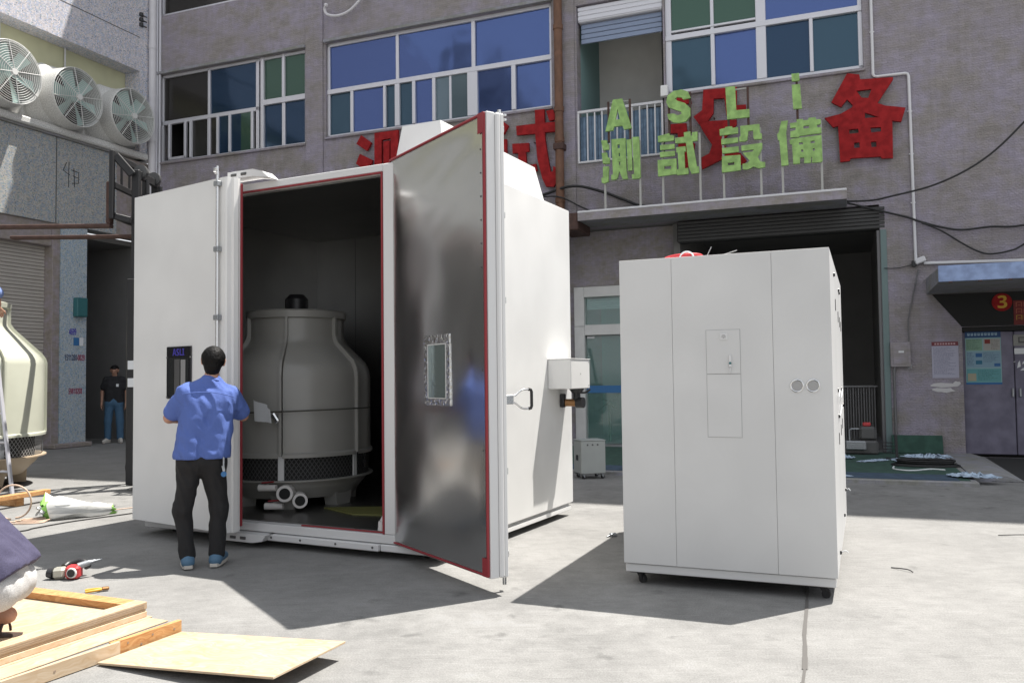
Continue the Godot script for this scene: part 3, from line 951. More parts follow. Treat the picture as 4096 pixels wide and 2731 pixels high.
	solo("meter_box", tb, M.teal_box, "dark teal metal box high on the tiled pillar", "meter box", gp(-10.64, 2.92, 1.97), yaw)
	var pt := thing("number_plate", "small blue and white plate on the tiled pillar between painted numbers", "plate", gp(-10.638, 2.20, 1.97), yaw)
	var p1 := MB.new()
	p1.box(Vector3(-0.11, -0.085, 0), Vector3(0.03, 0.085, 0.008), 0.002)
	part(pt, "blue_half", p1, M.sign_plate_blue)
	var p2 := MB.new()
	p2.box(Vector3(0.031, -0.085, 0), Vector3(0.13, 0.085, 0.008), 0.002)
	part(pt, "white_half", p2, M.paper)
	fans(yaw)
	# white drain pipe in the corner
	var dp := thing("drain_pipe", "thick white drain pipe in the corner between the two buildings", "pipe", gp(-10.50, 0, 0.11), G_YAW)
	var pm := MB.new()
	pm.cyl(Vector3(0, 0.05, 0), Vector3(0, 13.0, 0), 0.085, -1.0, 20)
	part(dp, "pipe", pm, M.white_pipe)
	for y in [4.75, 6.9, 9.1, 11.0]:
		var k := MB.new()
		k.cyl(Vector3(0, y, 0), Vector3(0, y + 0.10, 0), 0.096, -1.0, 20)
		part(dp, "collar", k, M.white_pipe)
	var ins := thing("line_insulators", "black insulator bracket beside the white drain pipe at the top", "insulator", gp(-10.58, 9.55, 0.38), yaw)
	for k in 3:
		var i := MB.new()
		i.cyl(Vector3(0, k * 0.12, 0), Vector3(0, k * 0.12 + 0.08, 0), 0.055, 0.045, 12)
		i.cyl(Vector3(-0.02, k * 0.12 + 0.04, 0), Vector3(0.16, k * 0.12 + 0.04, 0), 0.012, -1.0, 6)
		part(ins, "insulator", i, M.black_plastic)
	var fl := thing("blue_corner_frame", "narrow blue grey window frame strip behind the white drain pipe", "frame", gp(-10.36, 4.9, 0.004), G_YAW)
	for k in 2:
		var q := MB.new()
		q.box(Vector3(-0.12 + k * 0.10, 1.2, 0), Vector3(-0.05 + k * 0.08, 8.0, 0.05), 0.008)
		part(fl, "frame_strip", q, M.aluminium)

func wall_text(b: Node3D, words: String, at: Vector3, h: float, m: Material) -> void:
	var t := TextMesh.new()
	t.text = words
	var sf := SystemFont.new()
	sf.font_names = PackedStringArray(["Droid Sans"])
	sf.font_weight = 700
	t.font = sf
	t.font_size = 64
	t.pixel_size = h / 46.0
	t.depth = 0.004
	t.curve_step = 2.0
	var o := part(b, "painted_number", t, m, "", at)
	o.scale = Vector3(0.46, 1, 1)

# one small painted Chinese sign, too small to read: a few strokes in a square
func hanzi_marks(b: Node3D, at: Vector3, s: float, m: Material, sd: int) -> void:
	var r := RandomNumberGenerator.new()
	r.seed = sd
	var k := MB.new()
	var w := s * 0.10
	for i in 3:
		var y := s * (0.12 + 0.34 * i + r.randf_range(-0.05, 0.05))
		var x0 := r.randf_range(0.0, 0.25) * s
		k.box(Vector3(x0, y, 0), Vector3(s * r.randf_range(0.7, 1.0), y + w, 0.003))
	k.box(Vector3(s * 0.45, s * 0.05, 0.0005), Vector3(s * 0.45 + w, s * 0.95, 0.0035))
	if sd % 2: k.box(Vector3(s * 0.12, s * 0.1, 0.0005), Vector3(s * 0.12 + w, s * 0.55, 0.0035))
	else: k.box(Vector3(s * 0.8, s * 0.3, 0.0005), Vector3(s * 0.8 + w, s * 0.9, 0.0035))
	part(b, "painted_character", k, m)

func fans(yaw: float) -> void:
	var first: Node3D = null
	var lab := ["big exhaust fan farthest out from the corner, half in sunlight", "middle exhaust fan of the row in the wall recess", "exhaust fan nearest the white drain pipe"]
	for i in 3:
		var at := gp(-10.25, [7.26, 7.22, 7.24][i], [3.85, 2.39, 0.95][i])
		if first:
			var c := dup(first, "exhaust_fan", lab[i], at, yaw)
			for ch in c.get_children():
				if String(ch.name).begins_with("rotor"): ch.rotation.z = 0.5 * i
			continue
		var t := thing("exhaust_fan", lab[i], "fan", at, yaw, "exhaust fans in the wall recess")
		first = t
		var body := MB.new()
		# square flange at the back that goes over into the round mouth
		var n := 40
		for k in n:
			var q := []
			for e in [k, k + 1]:
				var a: float = TAU * e / n
				var d := Vector2(cos(a), sin(a))
				var sq: float = 0.70 / maxf(absf(d.x), absf(d.y))
				q.append([Vector3(d.x * sq, d.y * sq, -0.80), Vector3(d.x * minf(sq, 0.80), d.y * minf(sq, 0.80), -0.58), Vector3(d.x * 0.63, d.y * 0.63, -0.32), Vector3(d.x * 0.612, d.y * 0.612, 0.03), Vector3(d.x * 0.595, d.y * 0.595, 0.045), Vector3(d.x * 0.58, d.y * 0.58, 0.03), Vector3(d.x * 0.58, d.y * 0.58, -0.5), Vector3(d.x, d.y, 0)])
			for l in 6:
				var sgn := -1.0 if l >= 4 else 1.0
				var n0: Vector3 = (q[0][7] * sgn + Vector3(0, 0, [0.35, 0.6, 0.05, 0.6, 0.9, 0.0][l])).normalized()
				var n1: Vector3 = (q[1][7] * sgn + Vector3(0, 0, [0.35, 0.6, 0.05, 0.6, 0.9, 0.0][l])).normalized()
				body.quads(q[0][l], q[1][l], q[1][l + 1], q[0][l + 1], n0, n1, n1, n0)
		part(t, "housing", body, M.frp_white)
		var back := MB.new()
		back.cyl(Vector3(0, 0, -0.5), Vector3(0, 0, -0.52), 0.59, -1.0, 32)
		part(t, "dark_back", back, M.void)
		var lv := MB.new()
		for k in 12:
			lv.at(Vector3(1.1 * sqrt(maxf(0.05, 1 - pow((k - 5.5) / 6.0, 2))), 0.012, 0.06), Vector3(0, (k - 5.5) * 0.095, -0.46), 0.0, Basis(Vector3.RIGHT, 0.5))
		part(t, "louvre", lv, M.machine_grey)
		var hub := MB.new()
		hub.cyl(Vector3(0, 0, -0.25), Vector3(0, 0, -0.08), 0.09, 0.075, 20)
		part(t, "rotor_hub", hub, M.fan_blade)
		for k in 6:
			var bl := MB.new()
			var tw := Transform3D(Basis(Vector3(0, 0, 1), TAU * k / 6 + 0.35), Vector3(0, 0, -0.10))
			var pts := []
			for s in 5:
				var r := 0.07 + s * 0.12
				var w := 0.085 + s * 0.012
				var pitch := 0.75 - s * 0.09
				pts.append([tw * Vector3(-w * cos(pitch), r, -w * sin(pitch)), tw * Vector3(w * cos(pitch), r, w * sin(pitch))])
			for s in 4:
				var nn: Vector3 = (pts[s][1] - pts[s][0]).cross(pts[s + 1][0] - pts[s][0]).normalized()
				bl.quad(pts[s][0], pts[s][1], pts[s + 1][1], pts[s + 1][0], nn)
				bl.quad(pts[s][0] - nn * 0.006, pts[s][1] - nn * 0.006, pts[s + 1][1] - nn * 0.006, pts[s + 1][0] - nn * 0.006, -nn)
			part(t, "blade", bl, M.fan_blade)
		for k in 13:
			var ring := MB.new()
			var pts := []
			var r := 0.09 + k * 0.0425
			for e in 40:
				pts.append(Vector3(cos(TAU * e / 40) * r, sin(TAU * e / 40) * r, 0.055 + 0.03 * (1.0 - r / 0.6)))
			ring.tube(pts, 0.0055, 5, true)
			part(t, "guard_ring", ring, M.guard_wire)
		for k in 8:
			var sp := MB.new()
			var d := Vector3(cos(TAU * k / 8 + 0.2), sin(TAU * k / 8 + 0.2), 0)
			sp.tube([d * 0.02 + Vector3(0, 0, 0.092), d * 0.6 + Vector3(0, 0, 0.062)], 0.0075, 5)
			part(t, "guard_spoke", sp, M.guard_wire)
		var cap := MB.new()
		cap.cyl(Vector3(0, 0, 0.06), Vector3(0, 0, 0.10), 0.07, 0.06, 16)
		part(t, "guard_boss", cap, M.guard_wire)
	# support box under the fans and the wall strip between them
	var s := MB.new()
	s.box(Vector3(-4.9, 6.45, -0.44), Vector3(-0.20, 6.60, 0.10), 0.03)
	s.box(Vector3(-4.9, 6.60, -0.44), Vector3(-0.30, 7.85, -0.30), 0.02)
	solo("fan_bench", s, M.frp_white, "long white fibreglass bench the exhaust fans stand on", "fan base", gp(-10.6, 0, 0), yaw)

# ---------------------------------------------------------------- pipes, cables and lamp arm on the factory front
func curve_pts(p: Array, per := 8) -> Array:
	var c := Curve3D.new()
	for i in p.size():
		var a: Vector3 = p[maxi(i - 1, 0)]
		var b: Vector3 = p[mini(i + 1, p.size() - 1)]
		var t := (b - a) / 6.0
		c.add_point(p[i], -t, t)
	var out := []
	for i in (p.size() - 1) * per + 1:
		out.append(c.sample(int(float(i) / per), fmod(float(i) / per, 1.0)) if i < (p.size() - 1) * per else p[p.size() - 1])
	return out

func front_fittings() -> void:
	var bp := thing("downpipe", "rusty brown downpipe beside the loading opening", "pipe", gp(-0.52, 0, 0.14), G_YAW)
	var m := MB.new()
	m.cyl(Vector3(0, 3.2, 0), Vector3(0, 16.0, 0), 0.08, -1.0, 18)
	part(bp, "pipe", m, M.brown_pipe)
	for y in [4.6, 5.75, 6.33, 7.9, 9.5]:
		var k := MB.new()
		k.cyl(Vector3(0, y, 0), Vector3(0, y + 0.09, 0), 0.094, -1.0, 18)
		part(bp, "collar", k, M.brown_pipe)
	var st := MB.new()
	st.box(Vector3(-0.10, 5.60, -0.14), Vector3(0.10, 5.72, 0.09), 0.01)
	part(bp, "clamp", st, M.rusty_iron)
	var cd := thing("conduit", "thin white conduit that steps sideways and runs down past the red character", "conduit", gp(0, 0, 0.03), G_YAW)
	var c := MB.new()
	c.tube([Vector3(4.92, 15.0, 0), Vector3(4.92, 6.29, 0), Vector3(4.935, 6.255, 0), Vector3(4.97, 6.24, 0), Vector3(5.40, 6.235, 0), Vector3(5.435, 6.22, 0), Vector3(5.45, 6.18, 0), Vector3(5.47, 3.16, 0)], 0.024, 8)
	part(cd, "pipe", c, M.conduit)
	for p in [[4.92, 8.0], [4.92, 7.0], [5.45, 5.6], [5.455, 4.9], [5.46, 4.1]]:
		var k := MB.new()
		k.at(Vector3(0.075, 0.02, 0.035), Vector3(p[0], p[1], -0.01), 0.004)
		part(cd, "clip", k, M.conduit)
	var hb := thing("strip_light", "long thin white strip fixed over the blue awning", "strip light", gp(0, 0, 0.04), G_YAW)
	var h := MB.new()
	h.bar(Vector3(5.58, 3.105, 0), Vector3(8.6, 3.02, 0), 0.05, 0.045, 0.01)
	part(hb, "tray", h, M.conduit)
	var hb2 := MB.new()
	hb2.at(Vector3(0.16, 0.09, 0.10), Vector3(5.53, 3.15, 0.03), 0.015, Basis(Vector3(0, 0, 1), 0.35))
	part(hb, "end_box", hb2, M.conduit)
	var hb3 := MB.new()
	hb3.at(Vector3(0.07, 0.10, 0.06), Vector3(5.44, 3.10, 0.02), 0.01)
	part(hb, "clamp", hb3, M.black_plastic)
	# the curled white arm high on the front
	var arm := thing("lamp_arm", "curled white lamp arm on the wall above the wide window", "lamp arm", gp(0, 0, 0), G_YAW)
	var a := MB.new()
	a.tube(curve_pts([Vector3(-5.67, 9.25, 0.18), Vector3(-5.715, 9.20, 0.16), Vector3(-5.69, 9.11, 0.15), Vector3(-5.60, 9.05, 0.15), Vector3(-5.45, 9.01, 0.15), Vector3(-5.30, 9.01, 0.15), Vector3(-5.16, 9.04, 0.15), Vector3(-5.02, 9.11, 0.15), Vector3(-4.86, 9.24, 0.15), Vector3(-4.72, 9.45, 0.13), Vector3(-4.66, 9.75, 0.04)], 5), 0.030, 10)
	part(arm, "arm", a, M.white_pipe)
	var a2 := MB.new()
	a2.ball(Vector3(-5.66, 9.26, 0.19), Vector3(0.045, 0.045, 0.045))
	a2.cyl(Vector3(-4.66, 9.75, 0.0), Vector3(-4.66, 9.75, 0.03), 0.09)
	part(arm, "fitting", a2, M.white_pipe)
	for l in [["black overhead cable swinging up to the right past the red character", 0.016, [Vector3(4.30, 4.22, 0.05), Vector3(4.8, 4.16, 0.2), Vector3(5.11, 4.18, 0.3), Vector3(5.79, 4.32, 0.3), Vector3(6.43, 4.63, 0.3), Vector3(7.00, 5.15, 0.3), Vector3(7.7, 5.98, 0.4), Vector3(9.5, 8.6, 0.6)]],
		["upper black cable sagging along the wall over the strip light", 0.017, [Vector3(4.46, 4.18, 0.06), Vector3(4.80, 4.06, 0.06), Vector3(5.09, 3.96, 0.06), Vector3(5.35, 3.87, 0.06), Vector3(5.57, 3.77, 0.06), Vector3(5.84, 3.67, 0.06), Vector3(6.14, 3.60, 0.06), Vector3(6.54, 3.62, 0.06), Vector3(7.00, 3.61, 0.06), Vector3(8.2, 3.8, 0.06)]],
		["lower black cable drooping in a loop over the strip light", 0.014, [Vector3(5.57, 3.75, 0.09), Vector3(5.84, 3.61, 0.08), Vector3(6.13, 3.39, 0.08), Vector3(6.34, 3.25, 0.08), Vector3(6.52, 3.19, 0.08), Vector3(6.78, 3.22, 0.08), Vector3(6.98, 3.31, 0.08), Vector3(7.6, 3.75, 0.08)]],
		["thick black cable arching behind the posts of the first green character", 0.026, [Vector3(-1.5, 4.70, 0.06), Vector3(-0.87, 4.80, 0.08), Vector3(-0.25, 4.87, 0.25), Vector3(0.23, 4.77, 0.07), Vector3(0.70, 4.56, 0.06), Vector3(1.1, 4.41, 0.06), Vector3(2.2, 4.29, 0.1)]],
		["thin black cable on the canopy beside the downpipe", 0.014, [Vector3(-1.3, 4.75, 0.05), Vector3(-0.55, 4.70, 0.26), Vector3(-0.11, 4.49, 0.07), Vector3(0.32, 4.31, 0.06), Vector3(0.8, 4.27, 0.1)]],
		["short dark wire hanging from the conduit to the shutter rail", 0.007, [Vector3(5.0, 3.06, 0.03), Vector3(5.2, 3.05, 0.03), Vector3(5.47, 3.10, 0.03)]]]:
		var k := MB.new()
		k.tube(curve_pts(l[2], 6), l[1], 7)
		solo("cable", k, M.cable_black, l[0], "cable", G_AT, G_YAW)

# ---------------------------------------------------------------- the characters: outlines in millimetres
func outline(s: String) -> Array:
	var out := []
	if s == "": return out
	for l in s.split("|"):
		var p := PackedVector2Array()
		for q in l.split(" "):
			var k := q.split(",")
			p.append(Vector2(float(k[0]), float(k[1])) / 1000.0)
		out.append(p)
	return out

func glyph_mesh(shape: String, holes: String, thick: float) -> MB:
	var polys := outline(shape)
	for h in outline(holes):
		var c := Vector2.ZERO
		for q in h: c += q / h.size()
		var next := []
		for p in polys:
			if not Geometry2D.is_point_in_polygon(c, p):
				next.append(p)
				continue
			for side in [[-9.0, c.x], [c.x, 9.0]]:
				var half := PackedVector2Array([Vector2(side[0], -9), Vector2(side[1], -9), Vector2(side[1], 9), Vector2(side[0], 9)])
				for piece in Geometry2D.intersect_polygons(p, half):
					for rest in Geometry2D.clip_polygons(piece, h):
						next.append(rest)
		polys = next
	var b := MB.new()
	for p in polys:
		b.prism(p, 0.0, thick)
	return b

func signs() -> void:
	# red characters fixed on the wall
	for r in [[-4.312, 5.194, "-552,1210 -308,1026 -416,865 -667,1041|-584,822 -286,664 -311,574 -494,486 -678,626|-680,211 -433,427 -281,385 -496,33|-231,1217 323,1217 318,403 146,407 150,1066 -66,1057 -70,416 -236,420|-21,1020 123,1017 109,266 -192,58 -267,171 -25,332|411,1049 558,1045 553,327 406,328|647,1204 836,1202 827,117 696,0 550,27 639,188", "", "leftmost red character, half hidden behind the chamber roof"],
		[-1.155, 4.926, "-249,1248 143,1245 139,1509 327,1502 331,1239 592,1231 589,1048 334,1054 333,957 391,559 438,286 489,292 491,390 617,340 601,148 498,0 345,15 270,180 173,582 140,1053 -238,1068|365,1463 506,1474 567,1275 427,1264|-333,910 8,891 6,723 -59,723 -47,458 146,475 169,337 -248,281 -273,427 -204,437 -216,723 -327,723|-606,1443 -408,1280 -503,1117 -662,1249|-827,1017 -451,1018 -452,500 -351,539 -353,391 -540,260 -620,293 -640,858 -829,866", "", "red character between the chamber door and the brown downpipe"],
		[2.225, 4.975, "-67,1411 506,1383 499,1061 656,1053 653,902 324,906 294,1216 109,1228 98,973 1,845 -150,799 -248,953 -95,1050|-162,852 493,809 491,720 240,458 335,295 552,208 646,72 572,5 234,142 -117,0 -150,196 14,267 66,415 -42,594 -102,703|-546,1329 -303,1361 -281,1203 -523,1196|-671,868 -377,853 -358,540 -233,474 -261,323 -368,52 -521,16 -533,691 -674,707", "", "red character behind the green sign characters"],
		[4.740, 4.841, "-218,1496 -31,1447 -23,1366 475,1331 474,1295 228,936 345,877 646,805 576,582 445,617 438,0 267,14 257,46 -205,65 -213,25 -364,21 -381,628 -458,613 -588,788 -336,828 -156,914 -144,949 -230,1057 -328,941 -476,1041", "-83,1182 147,1181 93,1037 -9,1058|-157,716 28,806 243,700|-214,547 -73,547 -68,475 -207,474|115,539 270,532 273,458 123,459|-211,318 -62,318 -55,228 -214,229|113,305 268,299 272,210 121,215", "red character at the far right, clear of the green ones"]]:
		var t := thing("red_character", r[4], "sign", gp(r[0], r[1], 0.05), G_YAW, "big red sign characters on the wall")
		part(t, "character", glyph_mesh(r[2], r[3], 0.06), M.sign_red)
		var pins := MB.new()
		pins.cyl(Vector3(0.1, 0.9, -0.05), Vector3(0.1, 0.9, 0.01), 0.012)
		part(t, "fixing_pin", pins, M.rusty_iron)
	# green characters and letters on posts along the canopy edge
	for r in [[0.747, 4.727, "-273,762 -169,758 -161,698 -130,678 -132,584 -241,588|-268,540 -172,538 -156,451 -122,439 -124,337 -245,350|-246,291 -142,288 -152,18 -225,0 -268,9 -279,99 -249,104|-87,761 166,753 171,222 181,120 196,35 103,41 45,185 9,62 -34,44 -99,47 -98,132 -67,137|183,723 271,723 275,178 199,177|285,756 404,751 421,46 382,20 272,27 265,104 308,108", "19,655 62,656 61,588 22,587|19,505 63,503 62,444 21,446|19,353 66,351 66,292 22,292", "lower green character at the left, four close columns of strokes", [-0.227, 0.400], 4.275, 0.7, false, 0.05],
		[1.838, 4.739, "-359,709 -164,736 -156,702 -83,688 -85,602 -356,604|-324,550 -75,543 -76,461 -322,464|-329,428 -72,424 -74,341 -325,340|-370,295 -50,289 -47,22 -367,13|-63,641 90,645 85,722 193,726 200,648 224,649 220,706 313,707 310,557 227,550 293,118 325,115 327,9 202,0 157,116 117,543 -61,550|-50,480 108,482 114,396 85,392 92,103 148,108 151,5 -43,2 -44,100 -13,101 -24,391 -48,392", "-260,179 -142,176 -143,122 -261,123", "lower green character second from the left, under the letter S", [-0.293, 0.338], 4.275, 0.7, false, 0.66],
		[2.900, 4.710, "-383,729 -288,742 -288,758 -179,758 -175,729 -82,733 -84,629 -380,627|-359,565 -86,560 -85,477 -357,473|-350,410 -83,409 -80,319 -344,318|-353,274 -56,265 -52,9 -359,0|-48,745 258,743 266,588 292,580 294,492 176,495 159,529 157,648 81,650 62,500 23,480 -66,487 -67,563 -44,576|-37,415 296,425 294,338 262,278 223,203 259,120 334,104 335,20 226,12 143,52 105,25 51,11 -21,18 -24,110 53,118 92,153 -15,293 34,295 141,299 165,333 -34,327", "-262,156 -154,156 -155,109 -263,111", "lower green character second from the right, under the letter L", [-0.336, 0.263], 4.275, 0.7, false, 0.05],
		[3.793, 4.723, "-290,731 -189,731 -220,533 -196,5 -304,0 -327,420 -349,430 -362,527 -339,540|-158,683 -54,683 -53,733 42,727 41,705 122,703 127,734 238,731 238,697 310,691 312,617 250,609 256,567 318,555 318,469 -9,458 -31,440 -156,450 -153,549 -72,560 -71,602 -152,604|-172,410 -105,426 315,436 324,20 292,0 162,3 167,91 150,97 148,4 43,9 46,104 -17,106 -20,10 -122,11 -134,335 -163,346", "46,614 134,613 133,566 45,567|-26,354 33,353 32,316 -27,316|149,356 212,355 211,317 148,318|-18,234 37,234 36,194 -19,194|153,231 211,230 210,193 152,193", "lower green character at the right, beside the last red character", [-0.292, 0.307], 4.275, 0.68, false, 0.05],
		[0.788, 5.635, "-89,550 78,550 239,9 102,0 75,71 -76,72 -95,7 -233,6", "-6,378 29,187 -49,193", "green letter A in front of the balcony railing", [-0.188, 0.197], 5.45, 0.545, true, 0.53],
		[1.840, 5.630, "211,407 165,520 61,571 -78,562 -178,501 -205,388 -165,292 -52,236 45,190 52,148 -13,135 -86,177 -192,179 -170,85 -89,22 8,0 122,16 201,104 199,236 112,330 -16,388 -56,426 -15,454 58,436 81,396", "", "green letter S at the end of the balcony railing", [-0.171, 0.190], 5.45, 0.53, true, 0.05],
		[2.810, 5.588, "-183,553 -27,544 -16,140 194,133 196,0 -164,5", "", "green letter L over the red character", [-0.150, 0.170], 5.45, 0.53, true, 0.52],
		[3.744, 5.625, "-67,586 51,582 53,459 -62,463|-67,405 61,399 81,0 -51,6", "", "green small letter i with a square dot", [0.008], 5.44, 0.56, true, 0.4]]:
		var t := thing("green_character", r[4], "sign", gp(r[0], r[1], 0.78), G_YAW, "green sign characters on the canopy")
		part(t, "character", glyph_mesh(r[2], r[3], 0.045), M.sign_green)
		for x in r[5]:
			var q := MB.new()
			q.bar(Vector3(x, r[6] - r[1], -0.022), Vector3(x, r[7], -0.022), 0.036, 0.036, 0.004)
			part(t, "post", q, M.rusty_iron if r[8] else M.sign_post)
		var cb := MB.new()
		cb.bar(Vector3(r[5][0], r[9], -0.06), Vector3(r[5][r[5].size() - 1] + 0.01, r[9], -0.06), 0.025, 0.025)
		part(t, "crossbar", cb, M.sign_post)

# ---------------------------------------------------------------- the doorway at the right under the blue awning
func text_pic(w: int, h: int, base: Color, f: Callable) -> ImageTexture:
	var im := Image.create(w, h, false, Image.FORMAT_RGB8)
	im.fill(base)
	f.call(im)
	return ImageTexture.create_from_image(im)

func lines(im: Image, x: int, y: int, w: int, n: int, step: int, c: Color, r: RandomNumberGenerator) -> void:
	# rows of print: short dashes, like characters too small to read
	for i in n:
		var px := x
		var stop := x + int(w * r.randf_range(0.55, 1.0))
		while px < stop:
			var l := r.randi_range(3, 7)
			im.fill_rect(Rect2i(px, y + i * step, mini(l, stop - px), 2), c.lerp(Color.WHITE, r.randf_range(0.0, 0.3)))
			px += l + r.randi_range(1, 3)

func flat_sheet(w: float, h: float) -> MB:
	var b := MB.new()
	b.quad(Vector3(0, 0, 0.003), Vector3(w, 0, 0.003), Vector3(w, h, 0.003), Vector3(0, h, 0.003), Vector3(0, 0, 1))
	b.quad(Vector3(0, 0, 0), Vector3(w, 0, 0), Vector3(w, h, 0), Vector3(0, h, 0), Vector3(0, 0, -1))
	for e in [[Vector3(0, 0, 0), Vector3(w, 0, 0), Vector3.DOWN], [Vector3(0, h, 0), Vector3(w, h, 0), Vector3.UP], [Vector3(0, 0, 0), Vector3(0, h, 0), Vector3.LEFT], [Vector3(w, 0, 0), Vector3(w, h, 0), Vector3.RIGHT]]:
		b.quad(e[0], e[1], e[1] + Vector3(0, 0, 0.003), e[0] + Vector3(0, 0, 0.003), e[2])
	return b

func print_mat(called: String, t: Texture2D) -> StandardMaterial3D:
	var m := mat(called, lin(0.62, 0.62, 0.62), 0.6)
	m.albedo_texture = t
	return m

func door_corner() -> void:
	var r := RandomNumberGenerator.new()
	r.seed = 19
	var aw := thing("awning", "shallow blue awning box over the dark doorway at the right", "awning", gp(0, 0, 0), G_YAW)
	var t := MB.new()
	t.prism(PackedVector2Array([Vector2(0.0, 2.86), Vector2(2.0, 2.80), Vector2(2.0, 2.61), Vector2(0.0, 2.60)]), 0.0, 3.49, Transform3D(Basis(Vector3(0, 0, 1), Vector3.UP, Vector3(-1, 0, 0)).orthonormalized(), Vector3(9.1, 0, 0.005)))
	part(aw, "box", t, M.front_concrete_dark)
	var f := MB.new()
	f.box(Vector3(5.60, 2.60, 2.006), Vector3(9.1, 2.825, 2.03), 0.006)
	part(aw, "blue_face", f, M.awning_blue)
	for k in 9:
		var c := MB.new()
		c.at(Vector3(0.05, 0.02, 0.03), Vector3(5.75 + k * 0.36, 2.592, 2.015), 0.004)
		part(aw, "clip", c, M.rusty_iron)
	# the doorway with two metal door leaves
	var d := thing("lobby_door", "grey purple metal double door under the blue awning", "door", gp(0, 0, 0), G_YAW)
	for k in 2:
		var lf := MB.new()
		lf.box(Vector3(6.105 + k * 0.725, 0.05, -0.16), Vector3(6.82 + k * 0.725, 1.98, -0.11), 0.01)
		var leaf := part(d, "door_leaf", lf, M.door_metal)
		var hd := MB.new()
		hd.at(Vector3(0.03, 0.14, 0.04), Vector3(6.79 + k * 0.10, 1.02, -0.09), 0.008)
		part(leaf, "handle", hd, M.galvanised)
	var hb := MB.new()
	hb.box(Vector3(6.101, 1.985, -0.2), Vector3(7.549, 2.055, -0.02), 0.006)
	part(d, "head", hb, M.void)
	var fp0 := MB.new()  # dark sheet added in the shape of the shade under the awning
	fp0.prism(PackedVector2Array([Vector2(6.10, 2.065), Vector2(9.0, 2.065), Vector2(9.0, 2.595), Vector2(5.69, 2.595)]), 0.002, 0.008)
	part(d, "awning_shade", fp0, M.void, "near black sheet over the door, painted shade under the awning")
	var bk := MB.new()
	bk.box(Vector3(6.05, 0.0, -0.32), Vector3(7.6, 2.1, -0.26))
	part(d, "backing", bk, M.void)
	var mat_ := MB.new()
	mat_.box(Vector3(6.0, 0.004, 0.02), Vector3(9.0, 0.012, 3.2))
	solo("dark_floor_mat", mat_, M.void, "dark floor patch in front of the metal double door", "mat", G_AT, G_YAW)
	# big blue notice on the left leaf
	var big := text_pic(168, 280, Color(0.62, 0.78, 0.80), func(im):
		im.fill_rect(Rect2i(0, 0, 168, 34), Color(0.10, 0.30, 0.52))
		for k in 9: im.fill_rect(Rect2i(12 + k * 16, 9, 11, 14), Color(0.68, 0.80, 0.88))
		for k in 9: im.fill_rect(Rect2i(15 + k * 16, 12, 5, 3), Color(0.10, 0.30, 0.52))
		im.fill_rect(Rect2i(4, 40, 76, 62), Color(0.56, 0.72, 0.62)); im.fill_rect(Rect2i(86, 40, 78, 62), Color(0.74, 0.74, 0.72))
		im.fill_rect(Rect2i(92, 44, 26, 22), Color(0.56, 0.16, 0.12))
		im.fill_rect(Rect2i(4, 108, 160, 84), Color(0.58, 0.72, 0.80)); im.fill_rect(Rect2i(48, 116, 30, 20), Color(0.15, 0.42, 0.66)); im.fill_rect(Rect2i(48, 154, 30, 20), Color(0.14, 0.46, 0.60)); im.fill_rect(Rect2i(134, 170, 28, 16), Color(0.20, 0.45, 0.70))
		im.fill_rect(Rect2i(4, 198, 160, 70), Color(0.42, 0.70, 0.72)); im.fill_rect(Rect2i(8, 222, 40, 40), Color(0.74, 0.72, 0.62)); im.fill_rect(Rect2i(0, 270, 168, 10), Color(0.14, 0.46, 0.72))
		lines(im, 8, 44, 66, 9, 6, Color(0.18, 0.32, 0.28), r); lines(im, 122, 46, 40, 8, 7, Color(0.4, 0.36, 0.34), r)
		lines(im, 8, 112, 36, 12, 6, Color(0.22, 0.34, 0.44), r); lines(im, 84, 112, 76, 9, 6, Color(0.24, 0.36, 0.46), r); lines(im, 56, 206, 100, 9, 6, Color(0.12, 0.38, 0.40), r))
	solo("notice_board", flat_sheet(0.50, 0.84), print_mat("notice_print", big), "tall blue green printed notice on the left metal door leaf", "notice", gp(6.15, 1.15, -0.105), G_YAW)
	var small := text_pic(128, 196, Color(0.78, 0.78, 0.86), func(im):
		im.fill_rect(Rect2i(0, 0, 128, 22), Color(0.52, 0.22, 0.26))
		for k in 8: im.fill_rect(Rect2i(14 + k * 13, 7, 9, 9), Color(0.86, 0.72, 0.74))
		lines(im, 8, 30, 112, 25, 6, Color(0.42, 0.42, 0.52), r))
	solo("paper_notice", flat_sheet(0.38, 0.58), print_mat("paper_print", small), "white printed notice with a red heading on the bare wall", "notice", gp(5.66, 1.255, 0.004), G_YAW)
	# round number sign and red board above the door
	var rs := thing("round_sign", "round red sign with a yellow number 3 over the door", "sign", gp(6.665, 2.43, 0.01), G_YAW)
	var disc := MB.new()
	disc.cyl(Vector3(0, 0, 0), Vector3(0, 0, 0.015), 0.14, -1.0, 36)
	part(rs, "disc", disc, M.sign_red)
	var tm := TextMesh.new()
	tm.text = "3"
	var sf := SystemFont.new()
	sf.font_names = PackedStringArray(["Droid Sans"])
	sf.font_weight = 700
	tm.font = sf
	tm.font_size = 64
	tm.pixel_size = 0.0042
	tm.depth = 0.006
	tm.curve_step = 1.0
	part(rs, "number", tm, M.yellow_ink, "", Vector3(0.005, 0.0, 0.018))
